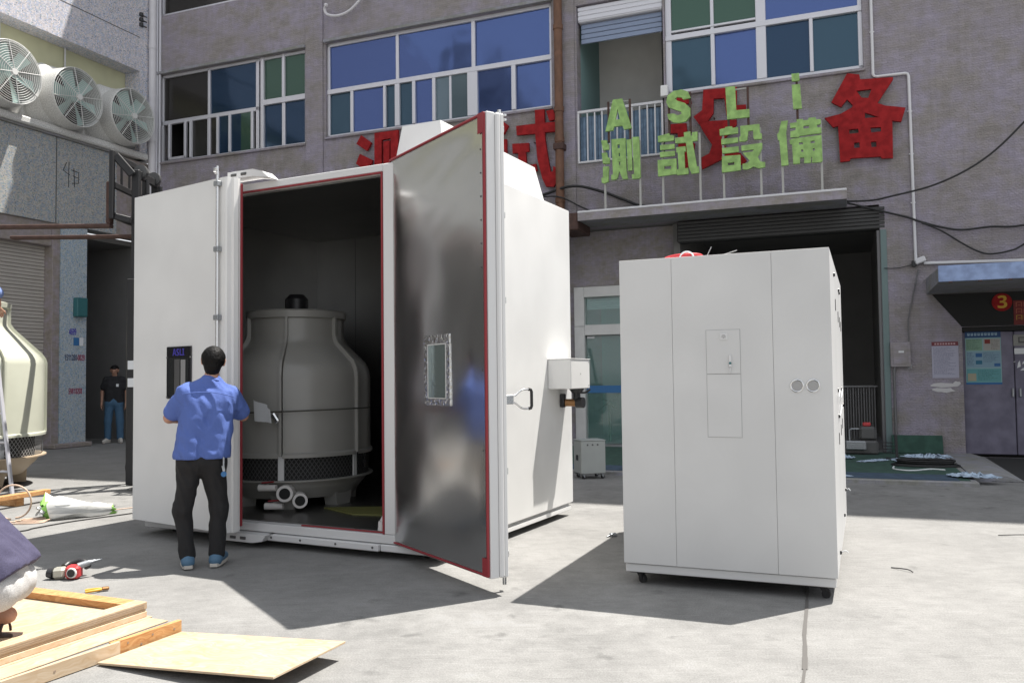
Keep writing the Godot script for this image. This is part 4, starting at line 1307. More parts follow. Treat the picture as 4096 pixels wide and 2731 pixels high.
	var rb := text_pic(160, 120, Color(0.50, 0.09, 0.07), func(im):
		for row in 3:
			for k in 6:
				var x: int = 8 + k * 25
				var y: int = 8 + row * 32
				var c := Color(0.74, 0.40, 0.28) if row < 2 else Color(0.78, 0.62, 0.16)
				im.fill_rect(Rect2i(x, y, 20, 3), c); im.fill_rect(Rect2i(x, y, 3, 24), c); im.fill_rect(Rect2i(x + 17, y, 3, 24), c)
				if k % 2: im.fill_rect(Rect2i(x + 5, y + 8, 10, 3), c); im.fill_rect(Rect2i(x + 9, y + 4, 3, 20), c)
				else: im.fill_rect(Rect2i(x + 6, y + 14, 9, 3), c)
		im.fill_rect(Rect2i(60, 104, 60, 10), Color(0.76, 0.44, 0.32)))
	solo("red_board", flat_sheet(0.66, 0.38), print_mat("red_print", rb), "red warning board with yellow writing beside the round number sign", "sign", gp(6.82, 2.07, 0.01), G_YAW)
	# old labels and torn paper on the right leaf
	var lb := text_pic(64, 48, Color(0.66, 0.66, 0.64), func(im):
		im.fill_rect(Rect2i(18, 10, 28, 26), Color(0.35, 0.35, 0.35)); im.fill_rect(Rect2i(23, 14, 18, 16), Color(0.62, 0.62, 0.6)); lines(im, 6, 40, 52, 1, 4, Color(0.4, 0.4, 0.4), r))
	var lab := thing("door_labels", "old paper labels and torn scraps on the right metal door leaf", "label", gp(6.80, 0, -0.106), G_YAW)
	part(lab, "label", flat_sheet(0.24, 0.17), print_mat("label_print", lb), "", Vector3(0.02, 1.75, 0))
	part(lab, "label", flat_sheet(0.22, 0.09), M.paper, "", Vector3(0.03, 1.62, 0))
	for s in [[0.06, 1.40, 0.05, 0.12], [0.10, 1.36, 0.10, 0.05], [0.01, 1.49, 0.03, 0.02], [0.13, 1.46, 0.03, 0.05]]:
		var q := MB.new()
		var c := Vector2(s[0], s[1])
		q.prism(PackedVector2Array([c, c + Vector2(s[2], s[3] * 0.2), c + Vector2(s[2] * 0.8, s[3]), c + Vector2(s[2] * 0.3, s[3] * 0.7)]), 0.0, 0.003)
		part(lab, "scrap", q, M.paper)
	# flaking patches on the wall below the paper notice, junction boxes
	var fp := thing("torn_poster", "pale torn remains of a poster under the paper notice", "poster", gp(5.6, 0, 0.003), G_YAW)
	for s in [[0.0, 1.10, 0.45, 0.08], [0.04, 1.02, 0.36, 0.09], [0.34, 1.12, 0.12, 0.09]]:
		var q := MB.new()
		var pts := PackedVector2Array()
		for k in 14:
			var a := TAU * k / 14
			pts.append(Vector2(s[0] + s[2] / 2 + cos(a) * s[2] / 2 * r.randf_range(0.7, 1.05), s[1] + s[3] / 2 + sin(a) * s[3] / 2 * r.randf_range(0.6, 1.1)))
		q.prism(pts, 0.0, 0.002 + s[2] * 0.001)
		part(fp, "scrap", q, M.flaked_paint)
	var eb := thing("electric_cabinet", "flat grey electric cabinet on the wall beside the shutter rail", "electric box", gp(4.99, 1.44, 0.003), G_YAW)
	var e1 := MB.new()
	e1.box(Vector3(0.06, 0, 0), Vector3(0.36, 0.40, 0.09), 0.012)
	part(eb, "case", e1, M.plaster_grey)
	var e2 := MB.new()
	e2.box(Vector3(0.10, 0.05, 0.091), Vector3(0.31, 0.35, 0.10), 0.006)
	part(eb, "cover", e2, M.plaster_grey)
	var e3 := MB.new()
	e3.box(Vector3(0.18, 0.23, 0.101), Vector3(0.26, 0.26, 0.106), 0.002)
	part(eb, "label", e3, M.paper)
	var st := thing("stencilled_tag", "two small white painted tags on the wall beside the paper notice", "tag", gp(5.28, 1.40, 0.003), G_YAW)
	for k in 2:
		hanzi_marks(st, Vector3(k * 0.10, 0, 0), 0.09, M.paper, 6 + k * 4)
	var pipe := MB.new()
	pipe.tube([Vector3(5.10, 0.06, 0.05), Vector3(5.10, 1.40, 0.05), Vector3(5.12, 1.46, 0.05)], 0.022, 8)
	pipe.tube([Vector3(5.33, 1.85, 0.04), Vector3(5.33, 2.2, 0.04), Vector3(5.50, 3.0, 0.04)], 0.012, 6)
	solo("wall_conduit", pipe, M.bar_grey, "grey conduit down the wall under the electric cabinet", "conduit", G_AT, G_YAW)

# ---------------------------------------------------------------- casters, used under everything that rolls
func caster(parent: Node3D, at: Vector3, h: float, yaw := 0.0, m: Material = null) -> void:
	var r := h * 0.36
	var fr := MB.new()
	fr.box(Vector3(-r * 0.9, h - 0.012, -r * 0.9), Vector3(r * 0.9, h, r * 0.9), 0.003)
	for s in [-1.0, 1.0]:
		fr.prism(PackedVector2Array([Vector2(-r * 0.8, h - 0.013), Vector2(r * 0.7, h - 0.013), Vector2(r * 0.75, r * 0.9), Vector2(r * 0.25, r * 0.8)]), s * r * 0.52 - 0.004, s * r * 0.52 + 0.004)
	var c := part(parent, "caster", fr, m if m else M.dark_iron, "", at, yaw)
	var w := MB.new()
	w.cyl(Vector3(r * 0.5, r, -r * 0.42), Vector3(r * 0.5, r, r * 0.42), r, -1.0, 18)
	part(c, "wheel", w, M.rubber)

# ---------------------------------------------------------------- the climate chamber
func chamber() -> void:
	var t := thing("climate_chamber", "huge white walk-in climate chamber with its double doors open", "climate chamber", CH_AT, CH_YAW)
	var W := 3.191
	var D := 2.432
	var H := 3.0
	var fr := MB.new()
	fr.box(Vector3(-W, 0.128, -0.10), Vector3(-3.10, H, 0.0), 0.006)
	fr.box(Vector3(-0.515, 0.186, -0.10), Vector3(0.0, H, 0.0), 0.006)
	fr.box(Vector3(-3.10, 2.942, -0.10), Vector3(-0.515, H, -0.001), 0.004)
	fr.box(Vector3(-3.10, 0.118, -0.10), Vector3(0.0, 0.184, 0.0), 0.004)
	part(t, "front_frame", fr, M.white_trim)
	var wl := MB.new()
	wl.box(Vector3(-W, 0.128, -D), Vector3(-W + 0.09, H, -0.101), 0.006)
	part(t, "side_wall", wl, M.white_paint)
	var wr := MB.new()
	wr.box(Vector3(-0.09, 0.128, -D), Vector3(0.0, H - 0.001, -0.101), 0.005)
	part(t, "side_wall", wr, M.white_paint)
	var wb := MB.new()
	wb.box(Vector3(-W + 0.091, 0.128, -D), Vector3(-0.091, H - 0.002, -D + 0.09), 0.005)
	part(t, "back_wall", wb, M.white_paint)
	var rf := MB.new()
	rf.box(Vector3(-W + 0.091, H - 0.057, -D + 0.091), Vector3(-0.091, H - 0.002, -0.101), 0.0)
	part(t, "roof", rf, M.white_paint)
	var bs := MB.new()
	bs.box(Vector3(-W + 0.03, 0.055, -D + 0.03), Vector3(-0.03, 0.116, -0.035), 0.008)
	bs.box(Vector3(-W + 0.022, 0.117, -D + 0.022), Vector3(-0.022, 0.127, -0.101), 0.002)
	part(t, "base_skirt", bs, M.white_trim)
	# the folded ledge along the foot of the sides
	var sk := MB.new()
	sk.box(Vector3(-0.029, 0.056, -D + 0.03), Vector3(-0.008, 0.098, -0.1), 0.006)
	part(t, "skirt_rail", sk, M.white_paint)
	var lip := MB.new()
	lip.box(Vector3(-1.64, 0.060, -0.034), Vector3(-0.55, 0.112, 0.035), 0.006)
	lip.box(Vector3(-0.545, 0.060, -0.034), Vector3(-0.02, 0.112, 0.012), 0.006)
	part(t, "front_rail", lip, M.white_trim)
	for x in [-1.60, -1.30, -0.95, -0.60]:
		var q := MB.new()
		q.cyl(Vector3(x, 0.088, 0.034), Vector3(x, 0.088, 0.038), 0.009)
		part(t, "bolt", q, M.machine_grey)
	# stainless lining
	var li := MB.new()
	li.box(Vector3(-W + 0.092, 0.185, -D + 0.12), Vector3(-W + 0.10, 2.94, -0.102))
	li.box(Vector3(-0.10, 0.185, -D + 0.12), Vector3(-0.092, 2.94, -0.102))
	li.box(Vector3(-W + 0.101, 0.185, -D + 0.095), Vector3(-0.101, 2.94, -D + 0.119))
	li.box(Vector3(-W + 0.101, 2.928, -D + 0.12), Vector3(-0.101, 2.941, -0.102))
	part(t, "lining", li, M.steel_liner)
	var fl := MB.new()
	fl.box(Vector3(-W + 0.101, 0.129, -D + 0.12), Vector3(-0.101, 0.19, -0.102))
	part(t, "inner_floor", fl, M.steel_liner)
	for x in [-2.55, -1.95, -1.30, -0.70]:
		var s := MB.new()
		s.box(Vector3(x, 0.19, -D + 0.1195), Vector3(x + 0.004, 2.92, -D + 0.122))
		part(t, "lining_seam", s, M.machine_grey)
	var vent := MB.new()
	for k in 8:
		vent.box(Vector3(-1.00, 1.36 + k * 0.035, -D + 0.12), Vector3(-0.72, 1.38 + k * 0.035, -D + 0.13))
	part(t, "air_slot", vent, M.black_plastic)
	# red seal round the opening
	var g := MB.new()
	g.box(Vector3(-0.532, 0.186, -0.012), Vector3(-0.516, 2.94, 0.004), 0.003)
	g.box(Vector3(-3.098, 2.926, -0.012), Vector3(-0.534, 2.941, 0.004), 0.003)
	g.box(Vector3(-1.35, 0.186, -0.05), Vector3(-0.534, 0.196, -0.034), 0.002)
	part(t, "seal", g, M.gasket_red)
	# catches for the latch rods
	var ct := MB.new()
	ct.prism(PackedVector2Array([Vector2(-2.02, 3.03), Vector2(-1.74, 3.03), Vector2(-1.57, 3.002), Vector2(-1.64, 3.06), Vector2(-1.74, 3.09), Vector2(-2.02, 3.09)]), -0.02, 0.10)
	part(t, "top_catch", ct, M.white_trim)
	var ct2 := MB.new()
	ct2.prism(PackedVector2Array([Vector2(-2.08, 0.045), Vector2(-1.74, 0.045), Vector2(-1.64, 0.062), Vector2(-1.60, 0.112), Vector2(-2.08, 0.112)]), -0.03, 0.10)
	part(t, "bottom_catch", ct2, M.white_trim)
	for y in [3.06, 0.078]:
		for x in [-1.95, -1.84]:
			var q := MB.new()
			q.at(Vector3(0.06, 0.022, 0.01), Vector3(x, y, 0.103), 0.003)
			part(t, "catch_slot", q, M.machine_grey)
	# closed duct box along the roof
	var rb := MB.new()
	var lo := [Vector3(-0.44, H, -0.06), Vector3(-0.006, H, -0.06), Vector3(-0.006, H, -1.85), Vector3(-0.44, H, -1.85)]
	var hi := [Vector3(-0.405, 3.30, -0.11), Vector3(-0.06, 3.30, -0.11), Vector3(-0.06, 3.30, -1.77), Vector3(-0.405, 3.30, -1.77)]
	for k in 4:
		var l := (k + 1) % 4
		var nn: Vector3 = (lo[l] - lo[k]).cross(hi[k] - lo[k]).normalized()
		rb.quad(lo[k], lo[l], hi[l], hi[k], nn)
	rb.quad(hi[0], hi[1], hi[2], hi[3], Vector3.UP)
	part(t, "roof_duct", rb, M.white_paint)
	# terminal box with valve pipe on the right side
	var tb := MB.new()
	tb.box(Vector3(0.001, 1.24, -2.33), Vector3(0.235, 1.515, -1.87), 0.006)
	var tbx := part(t, "terminal_box", tb, M.white_paint)
	var tl := MB.new()
	tl.box(Vector3(0.001, 1.5155, -2.335), Vector3(0.24, 1.521, -1.865), 0.002)
	part(tbx, "lid", tl, M.white_paint)
	for q in [[1.27, -2.30], [1.49, -2.30], [1.38, -2.1]]:
		var s := MB.new()
		s.cyl(Vector3(0.235, q[0], q[1]), Vector3(0.238, q[0], q[1]), 0.006)
		part(tbx, "screw", s, M.port_grey)
	var vp := MB.new()
	vp.cyl(Vector3(0.15, 1.24, -2.20), Vector3(0.15, 1.195, -2.20), 0.075, 0.045, 14)
	vp.cyl(Vector3(0.15, 1.20, -2.20), Vector3(0.15, 1.10, -2.20), 0.035, -1.0, 12)
	vp.box(Vector3(0.002, 1.06, -2.19), Vector3(0.045, 1.19, -2.13), 0.008)
	vp.cyl(Vector3(0.15, 1.105, -2.20), Vector3(0.22, 1.105, -2.20), 0.052, -1.0, 14)
	part(t, "valve", vp, M.black_plastic)
	var vb := MB.new()
	vb.cyl(Vector3(0.045, 1.105, -2.17), Vector3(0.15, 1.105, -2.20), 0.036, -1.0, 14)
	part(t, "valve_pipe", vb, M.brass)
	var vc := MB.new()
	vc.tube(curve_pts([Vector3(0.15, 1.20, -2.24), Vector3(0.21, 1.20, -2.28), Vector3(0.25, 1.23, -2.3)], 5), 0.010, 6)
	part(t, "valve_cable", vc, M.cable_black)
	for q in [Vector3(-2.92, -0.045, -0.16), Vector3(-0.25, -0.04, -0.2), Vector3(-2.9, -0.04, -2.2), Vector3(-0.16, -0.04, -2.27)]:
		caster(t, Vector3(q.x, 0, q.z), 0.105, rng.randf_range(-2, 2))
	left_door(t)
	right_door(t)

func leaf_profile() -> PackedVector2Array:
	# plan of the stepped free edge, x along the leaf, y out towards the front
	return PackedVector2Array([Vector2(0, 0), Vector2(1.312, 0), Vector2(1.324, -0.010), Vector2(1.330, -0.046), Vector2(1.352, -0.052), Vector2(1.358, -0.090), Vector2(1.346, -0.104), Vector2(1.346, -0.118), Vector2(0, -0.118)])

func left_door(t: Node3D) -> void:
	# lies almost closed, turned a few degrees
	var d := MB.new()
	var up := Transform3D(Basis(Vector3.RIGHT, Vector3(0, 0, 1), Vector3(0, -1, 0)), Vector3(0, 3.007, 0))
	d.prism(leaf_profile(), 0.0, 2.867, up)
	var leaf := part(t, "left_door", d, M.white_paint, "left door leaf standing slightly ajar", Vector3(-3.175, 0, 0.079), -0.141)
	var g := MB.new()
	g.box(Vector3(1.328, 0.18, -0.138), Vector3(1.358, 2.965, -0.119), 0.004)
	g.box(Vector3(0.02, 2.95, -0.135), Vector3(1.32, 2.975, -0.119), 0.004)
	part(leaf, "seal", g, M.gasket_red)
	latch_rod(leaf, 1.238, 0.022, [2.955, 2.42, 1.865, 1.31, 0.76, 0.24], 3.10, 0.10)
	# dark window plate with the blue name
	var p := MB.new()
	p.box(Vector3(0.522, 1.205, 0.001), Vector3(0.872, 1.648, 0.012), 0.004)
	part(leaf, "window_plate", p, M.black_gloss)
	var wn := MB.new()
	wn.box(Vector3(0.555, 1.235, 0.0125), Vector3(0.838, 1.55, 0.015), 0.002)
	part(leaf, "window_glass", wn, M.glass_dark)
	var in1 := MB.new()
	in1.box(Vector3(0.645, 1.25, 0.0155), Vector3(0.72, 1.54, 0.017), 0.002)
	part(leaf, "inner_panel", in1, M.machine_grey)
	var in2 := MB.new()
	in2.box(Vector3(0.735, 1.26, 0.0155), Vector3(0.80, 1.535, 0.017), 0.002)
	part(leaf, "inner_panel", in2, M.port_grey)
	for q in [[0.533, 1.556], [0.861, 1.556], [0.533, 1.218], [0.861, 1.218]]:
		var s := MB.new()
		s.cyl(Vector3(q[0], q[1], 0.012), Vector3(q[0], q[1], 0.016), 0.008, -1.0, 10)
		part(leaf, "screw", s, M.chrome)
	var tm := TextMesh.new()
	tm.text = "ASLI"
	var sf := SystemFont.new()
	sf.font_names = PackedStringArray(["Droid Sans"])
	sf.font_weight = 700
	tm.font = sf
	tm.font_size = 64
	tm.pixel_size = 0.00125
	tm.depth = 0.002
	part(leaf, "name", tm, M.ink_blue, "", Vector3(0.70, 1.598, 0.014))

func latch_rod(leaf: Node3D, x: float, z: float, brackets: Array, top: float, bottom: float) -> void:
	var sgn := signf(z)
	var r := MB.new()
	r.cyl(Vector3(x, bottom, z), Vector3(x, top, z), 0.013, -1.0, 12)
	r.cyl(Vector3(x - 0.014, top - 0.045, z), Vector3(x - 0.014, top - 0.015, z), 0.024, -1.0, 12)
	r.cyl(Vector3(x, top - 0.03, z + sgn * 0.02), Vector3(x + 0.03, top - 0.035, z + sgn * 0.03), 0.008, -1.0, 8)
	r.cyl(Vector3(x, top - 0.06, z + sgn * 0.02), Vector3(x + 0.03, top - 0.065, z + sgn * 0.03), 0.008, -1.0, 8)
	r.cyl(Vector3(x, bottom + 0.01, z), Vector3(x - 0.035, bottom + 0.015, z + sgn * 0.02), 0.010, -1.0, 8)
	part(leaf, "latch_rod", r, M.chrome)
	for y in brackets:
		var b := MB.new()
		b.box(Vector3(x - 0.030, y - 0.022, z - 0.024 if sgn > 0 else z - 0.020), Vector3(x + 0.030, y + 0.022, z + 0.020 if sgn > 0 else z + 0.024), 0.005)
		part(leaf, "rod_bracket", b, M.galvanised)

func right_door(t: Node3D) -> void:
	# swung far out, showing its stainless inside
	var d := MB.new()
	d.box(Vector3(0.0, 0.115, -0.062), Vector3(1.392, 3.035, 0.0), 0.004)
	d.box(Vector3(0.0, 0.115, -0.098), Vector3(1.405, 3.035, -0.063), 0.010)
	d.box(Vector3(0.0, 0.112, -0.132), Vector3(1.395, 3.038, -0.099), 0.008)
	var leaf := part(t, "right_door", d, M.white_trim, "right door leaf swung wide open with a polished steel inside", Vector3(-0.469, 0, -0.041), -0.513)
	var sk := MB.new()
	# the sheet bulges a little between its fixings, as thin steel does
	var nx := 28
	var ny := 56
	var pt := func(i: int, k: int) -> Vector3:
		var u := float(i) / nx
		var w := float(k) / ny
		var edge: float = minf(minf(u, 1.0 - u) * 9.0, minf(w, 1.0 - w) * 18.0)
		var h := 0.0042 * sin(u * 5.1 + 0.6) * sin(w * 8.3 + 1.0) + 0.0019 * sin(u * 3.0 + w * 23.0) + 0.0012 * sin(u * 9.0 - w * 15.0) + 0.00055 * sin(w * 95.0 + 5.0 * sin(u * 5.0)) * clampf((w - 0.72) * 8.0, 0.0, 1.0)
		return Vector3(0.03 + u * 1.325, 0.145 + w * 2.86, 0.0105 + h * clampf(edge, 0.0, 1.0))
	for i in nx:
		for k in ny:
			var q := [[i, k], [i + 1, k], [i + 1, k + 1], [i, k + 1]]
			var ns := []
			for e in q:
				var a: Vector3 = pt.call(maxi(e[0] - 1, 0), e[1])
				var b: Vector3 = pt.call(mini(e[0] + 1, nx), e[1])
				var c: Vector3 = pt.call(e[0], maxi(e[1] - 1, 0))
				var f: Vector3 = pt.call(e[0], mini(e[1] + 1, ny))
				ns.append((b - a).cross(f - c).normalized())
			sk.quads(pt.call(q[0][0], q[0][1]), pt.call(q[1][0], q[1][1]), pt.call(q[2][0], q[2][1]), pt.call(q[3][0], q[3][1]), ns[0], ns[1], ns[2], ns[3])
	part(leaf, "inner_skin", sk, M.steel)
	var g := MB.new()
	g.box(Vector3(0.004, 0.125, 0.001), Vector3(0.018, 3.030, 0.018), 0.004)
	g.box(Vector3(1.366, 0.125, 0.001), Vector3(1.384, 3.030, 0.018), 0.004)
	g.box(Vector3(0.019, 3.014, 0.001), Vector3(1.357, 3.030, 0.018), 0.004)
	g.box(Vector3(0.019, 0.125, 0.001), Vector3(1.357, 0.139, 0.018), 0.004)
	g.box(Vector3(1.315, 2.90, 0.0185), Vector3(1.384, 3.030, 0.020), 0.0)
	g.box(Vector3(1.322, 0.125, 0.0185), Vector3(1.384, 0.24, 0.020), 0.0)
	part(leaf, "seal", g, M.gasket_red)
	for y in [0.5, 0.9, 1.4, 2.05, 2.2, 2.35, 2.5, 2.65, 2.8]:
		var s := MB.new()
		s.cyl(Vector3(1.335, y, 0.006), Vector3(1.335, y, 0.0135), 0.006, -1.0, 8)
		part(leaf, "rivet", s, M.machine_grey)
	# window with foil taped round it
	var fo := MB.new()
	fo.box(Vector3(0.565, 1.590, 0.004), Vector3(0.930, 1.652, 0.022), 0.003)
	fo.box(Vector3(0.575, 1.168, 0.004), Vector3(0.938, 1.215, 0.022), 0.003)
	fo.box(Vector3(0.570, 1.216, 0.004), Vector3(0.622, 1.589, 0.022), 0.003)
	fo.box(Vector3(0.884, 1.216, 0.004), Vector3(0.936, 1.589, 0.022), 0.003)
	part(leaf, "foil_border", fo, M.foil)
	var gw := MB.new()
	gw.box(Vector3(0.630, 1.222, 0.004), Vector3(0.876, 1.582, 0.0205), 0.0)
	part(leaf, "window_glass", gw, M.leaf_glass)
	var gf := MB.new()
	gf.box(Vector3(0.622, 1.216, 0.004), Vector3(0.629, 1.589, 0.0235))
	gf.box(Vector3(0.877, 1.216, 0.004), Vector3(0.884, 1.589, 0.0235))
	gf.box(Vector3(0.630, 1.216, 0.004), Vector3(0.876, 1.221, 0.0235))
	gf.box(Vector3(0.630, 1.583, 0.004), Vector3(0.876, 1.589, 0.0235))
	part(leaf, "window_bead", gf, M.white_trim)
	latch_rod(leaf, 1.300, -0.158, [2.96, 2.4, 1.85, 0.76, 0.24], 3.09, 0.045)
	# lever handle
	var hp := MB.new()
	hp.box(Vector3(1.355, 1.185, -0.20), Vector3(1.368, 1.245, -0.133), 0.004)
	part(leaf, "handle_plate", hp, M.galvanised)
	for s in [-1.0, 1.0]:
		var hl := MB.new()
		hl.tube(curve_pts([Vector3(1.362, 1.215 + s * 0.022, -0.195), Vector3(1.362, 1.215 + s * 0.026, -0.215), Vector3(1.362, 1.215 + s * 0.058, -0.265), Vector3(1.362, 1.215 + s * 0.062, -0.32)], 5), 0.0065, 8)
		part(leaf, "handle_arm", hl, M.chrome)
	var hg := MB.new()
	hg.tube([Vector3(1.362, 1.277, -0.318), Vector3(1.362, 1.274, -0.336), Vector3(1.362, 1.262, -0.342), Vector3(1.362, 1.168, -0.342), Vector3(1.362, 1.156, -0.336), Vector3(1.362, 1.153, -0.318)], 0.010, 8)
	part(leaf, "handle_grip", hg, M.rubber)

# ---------------------------------------------------------------- the tall cabinet on the right
func cabinet() -> void:
	var t := thing("machine_cabinet", "tall grey white machine cabinet on casters in front of the entrance", "cabinet", CB_AT, CB_YAW)
	var W := 1.305
	var D := 2.415
	var H := 2.116
	# front in three panels with fine joints
	var xs := [0.0, 0.346, 0.967, W]
	for k in 3:
		var p := MB.new()
		p.box(Vector3(xs[k] + 0.0010, 0.14, -0.006), Vector3(xs[k + 1] - 0.0010, H, 0.0), 0.0012)
		part(t, "front_panel", p, M.cabinet_paint)
	var bd := MB.new()
	bd.box(Vector3(0.0, 0.142, -D), Vector3(W, H - 0.001, -0.0062), 0.004)
	part(t, "body", bd, M.cabinet_paint)
	var sk := MB.new()
	sk.box(Vector3(0.008, 0.082, -D + 0.02), Vector3(W - 0.012, 0.136, -0.012), 0.004)
	part(t, "base_skirt", sk, M.cabinet_paint)
	var und := MB.new()
	und.box(Vector3(0.03, 0.075, -D + 0.04), Vector3(W - 0.03, 0.0815, -0.03))
	part(t, "underframe", und, M.dark_iron)
	# small door above a fixed plate
	var d1 := MB.new()
	d1.box(Vector3(0.562, 1.363, 0.0005), Vector3(0.769, 1.637, 0.004), 0.0018)
	var dr := part(t, "access_door", d1, M.cabinet_paint)
	var d2 := MB.new()
	d2.box(Vector3(0.562, 0.966, 0.0005), Vector3(0.769, 1.3585, 0.003), 0.0014)
	part(t, "fixed_plate", d2, M.cabinet_paint)
	var sh := MB.new()
	sh.box(Vector3(0.559, 0.963, 0.0001), Vector3(0.772, 1.640, 0.0004))
	part(t, "panel_joint", sh, M.port_grey)
	var lk := MB.new()
	lk.box(Vector3(0.648, 1.574, 0.004), Vector3(0.694, 1.618, 0.008), 0.003)
	part(dr, "lock_plate", lk, M.white_trim)
	var lc := MB.new()
	lc.cyl(Vector3(0.671, 1.597, 0.008), Vector3(0.671, 1.597, 0.014), 0.013, 0.012, 16)
	part(dr, "lock", lc, M.chrome)
	var hn := MB.new()
	hn.box(Vector3(0.700, 1.425, 0.004), Vector3(0.716, 1.478, 0.016), 0.004)
	hn.cyl(Vector3(0.708, 1.42, 0.010), Vector3(0.708, 1.405, 0.012), 0.009, -1.0, 12)
	hn.cyl(Vector3(0.708, 1.40, 0.010), Vector3(0.705, 1.365, 0.010), 0.004, -1.0, 8)
	part(dr, "handle", hn, M.white_trim)
	var hk := MB.new()
	hk.cyl(Vector3(0.709, 1.428, 0.012), Vector3(0.709, 1.428, 0.020), 0.008, -1.0, 10)
	part(dr, "key", hk, M.teal_box)
	for x in [1.102, 1.194]:
		var r := MB.new()
		r.lathe([Vector2(0.030, 0.0), Vector2(0.040, 0.0), Vector2(0.040, 0.006), Vector2(0.036, 0.009), Vector2(0.032, 0.006), Vector2(0.031, 0.0015)], 32, 0.0, TAU, Transform3D(Basis(Vector3.RIGHT, PI / 2), Vector3(x, 1.284, 0.0)))
		var rp := part(t, "cable_port", r, M.chrome)
		var c := MB.new()
		c.cyl(Vector3(x, 1.284, 0.0005), Vector3(x, 1.284, 0.003), 0.031, -1.0, 28)
		part(rp, "cover", c, M.port_grey)
	for q in [Vector3(0.09, 0, -0.09), Vector3(W - 0.085, 0, -0.09), Vector3(0.09, 0, -D + 0.1), Vector3(W - 0.085, 0, -D + 0.1)]:
		caster(t, q, 0.076, rng.randf_range(-0.8, 0.8) - 0.5)
	# holes and loose wires on the open right side
	for q in [[2.015, -0.60, 0], [2.00, -1.60, 0], [1.99, -1.72, 0], [1.83, -0.85, 1], [1.78, -1.40, 1], [1.76, -1.75, 1], [1.74, -2.05, 1], [1.24, -0.90, 0], [1.235, -1.7, 0], [1.10, -1.9, 0], [1.06, -0.9, 0], [0.90, -0.95, 1], [0.93, -1.45, 1], [0.96, -1.8, 1], [0.40, -2.1, 0], [0.27, -1.6, 0], [0.21, -0.45, 0]]:
		var h := MB.new()
		if q[2]: h.box(Vector3(W + 0.0005, q[0] - 0.04, q[1] - 0.014), Vector3(W + 0.004, q[0] + 0.04, q[1] + 0.014), 0.001)
		else: h.cyl(Vector3(W + 0.0005, q[0], q[1]), Vector3(W + 0.012, q[0], q[1]), 0.016, 0.013, 10)
		part(t, "side_fitting", h, M.black_plastic)
	for q in [[Vector3(W + 0.01, 1.24, -0.9), Vector3(W + 0.012, 1.20, -0.75)], [Vector3(W + 0.01, 1.235, -1.7), Vector3(W + 0.012, 1.18, -1.3)], [Vector3(W + 0.01, 1.06, -0.95), Vector3(W + 0.012, 1.12, -1.4)], [Vector3(W + 0.01, 0.21, -0.45), Vector3(W + 0.05, 0.21, -0.45)], [Vector3(W + 0.01, 0.40, -2.1), Vector3(W + 0.04, 0.39, -2.1)]]:
		var w := MB.new()
		w.tube(curve_pts([q[0], q[0].lerp(q[1], 0.5) + Vector3(0.004, 0.012, 0), q[1]], 4), 0.003, 5)
		part(t, "loose_wire", w, M.paper)
	# red wire coil lying on top
	var co := thing("wire_coil", "coil of red wire lying on top of the tall cabinet", "wire", kp(0.37, H, -0.30), CB_YAW)
	for k in 6:
		var w := MB.new()
		var pts := []
		var r := 0.085 + rng.randf_range(-0.012, 0.012)
		var tilt := rng.randf_range(-0.12, 0.12)
		var oy := 0.010 + k * 0.007
		for e in 30:
			var a := TAU * e / 30
			pts.append(Vector3(cos(a) * r * 1.3, oy * 0.6 + 0.008 * maxf(0.0, sin(a * 1.0 + tilt * 9)) + tilt * cos(a) * 0.05 + 0.01, sin(a) * r))
		w.tube(pts, 0.008, 6, true)
		part(co, "loop", w, M.wire_red)
	var ww := MB.new()
	var pw := []
	for e in 14:
		var a := PI * e / 13
		pw.append(Vector3(0.04 + cos(a) * 0.045, 0.02 + sin(a) * 0.04, 0.10))
	ww.tube(pw, 0.006, 6)
	part(co, "white_tail", ww, M.paper)
	var lw := MB.new()
	lw.tube(curve_pts([Vector3(0.50, H + 0.005, -0.30), Vector3(0.60, H + 0.03, -0.30), Vector3(0.72, H + 0.065, -0.32)], 5), 0.003, 5)
	lw.tube(curve_pts([Vector3(0.47, H + 0.005, -0.5), Vector3(0.49, H + 0.06, -0.5), Vector3(0.52, H + 0.13, -0.52)], 5), 0.003, 5)
	solo("loose_wire", lw, M.port_grey, "stiff bare wire ends sticking up from the cabinet top", "wire", CB_AT, CB_YAW)

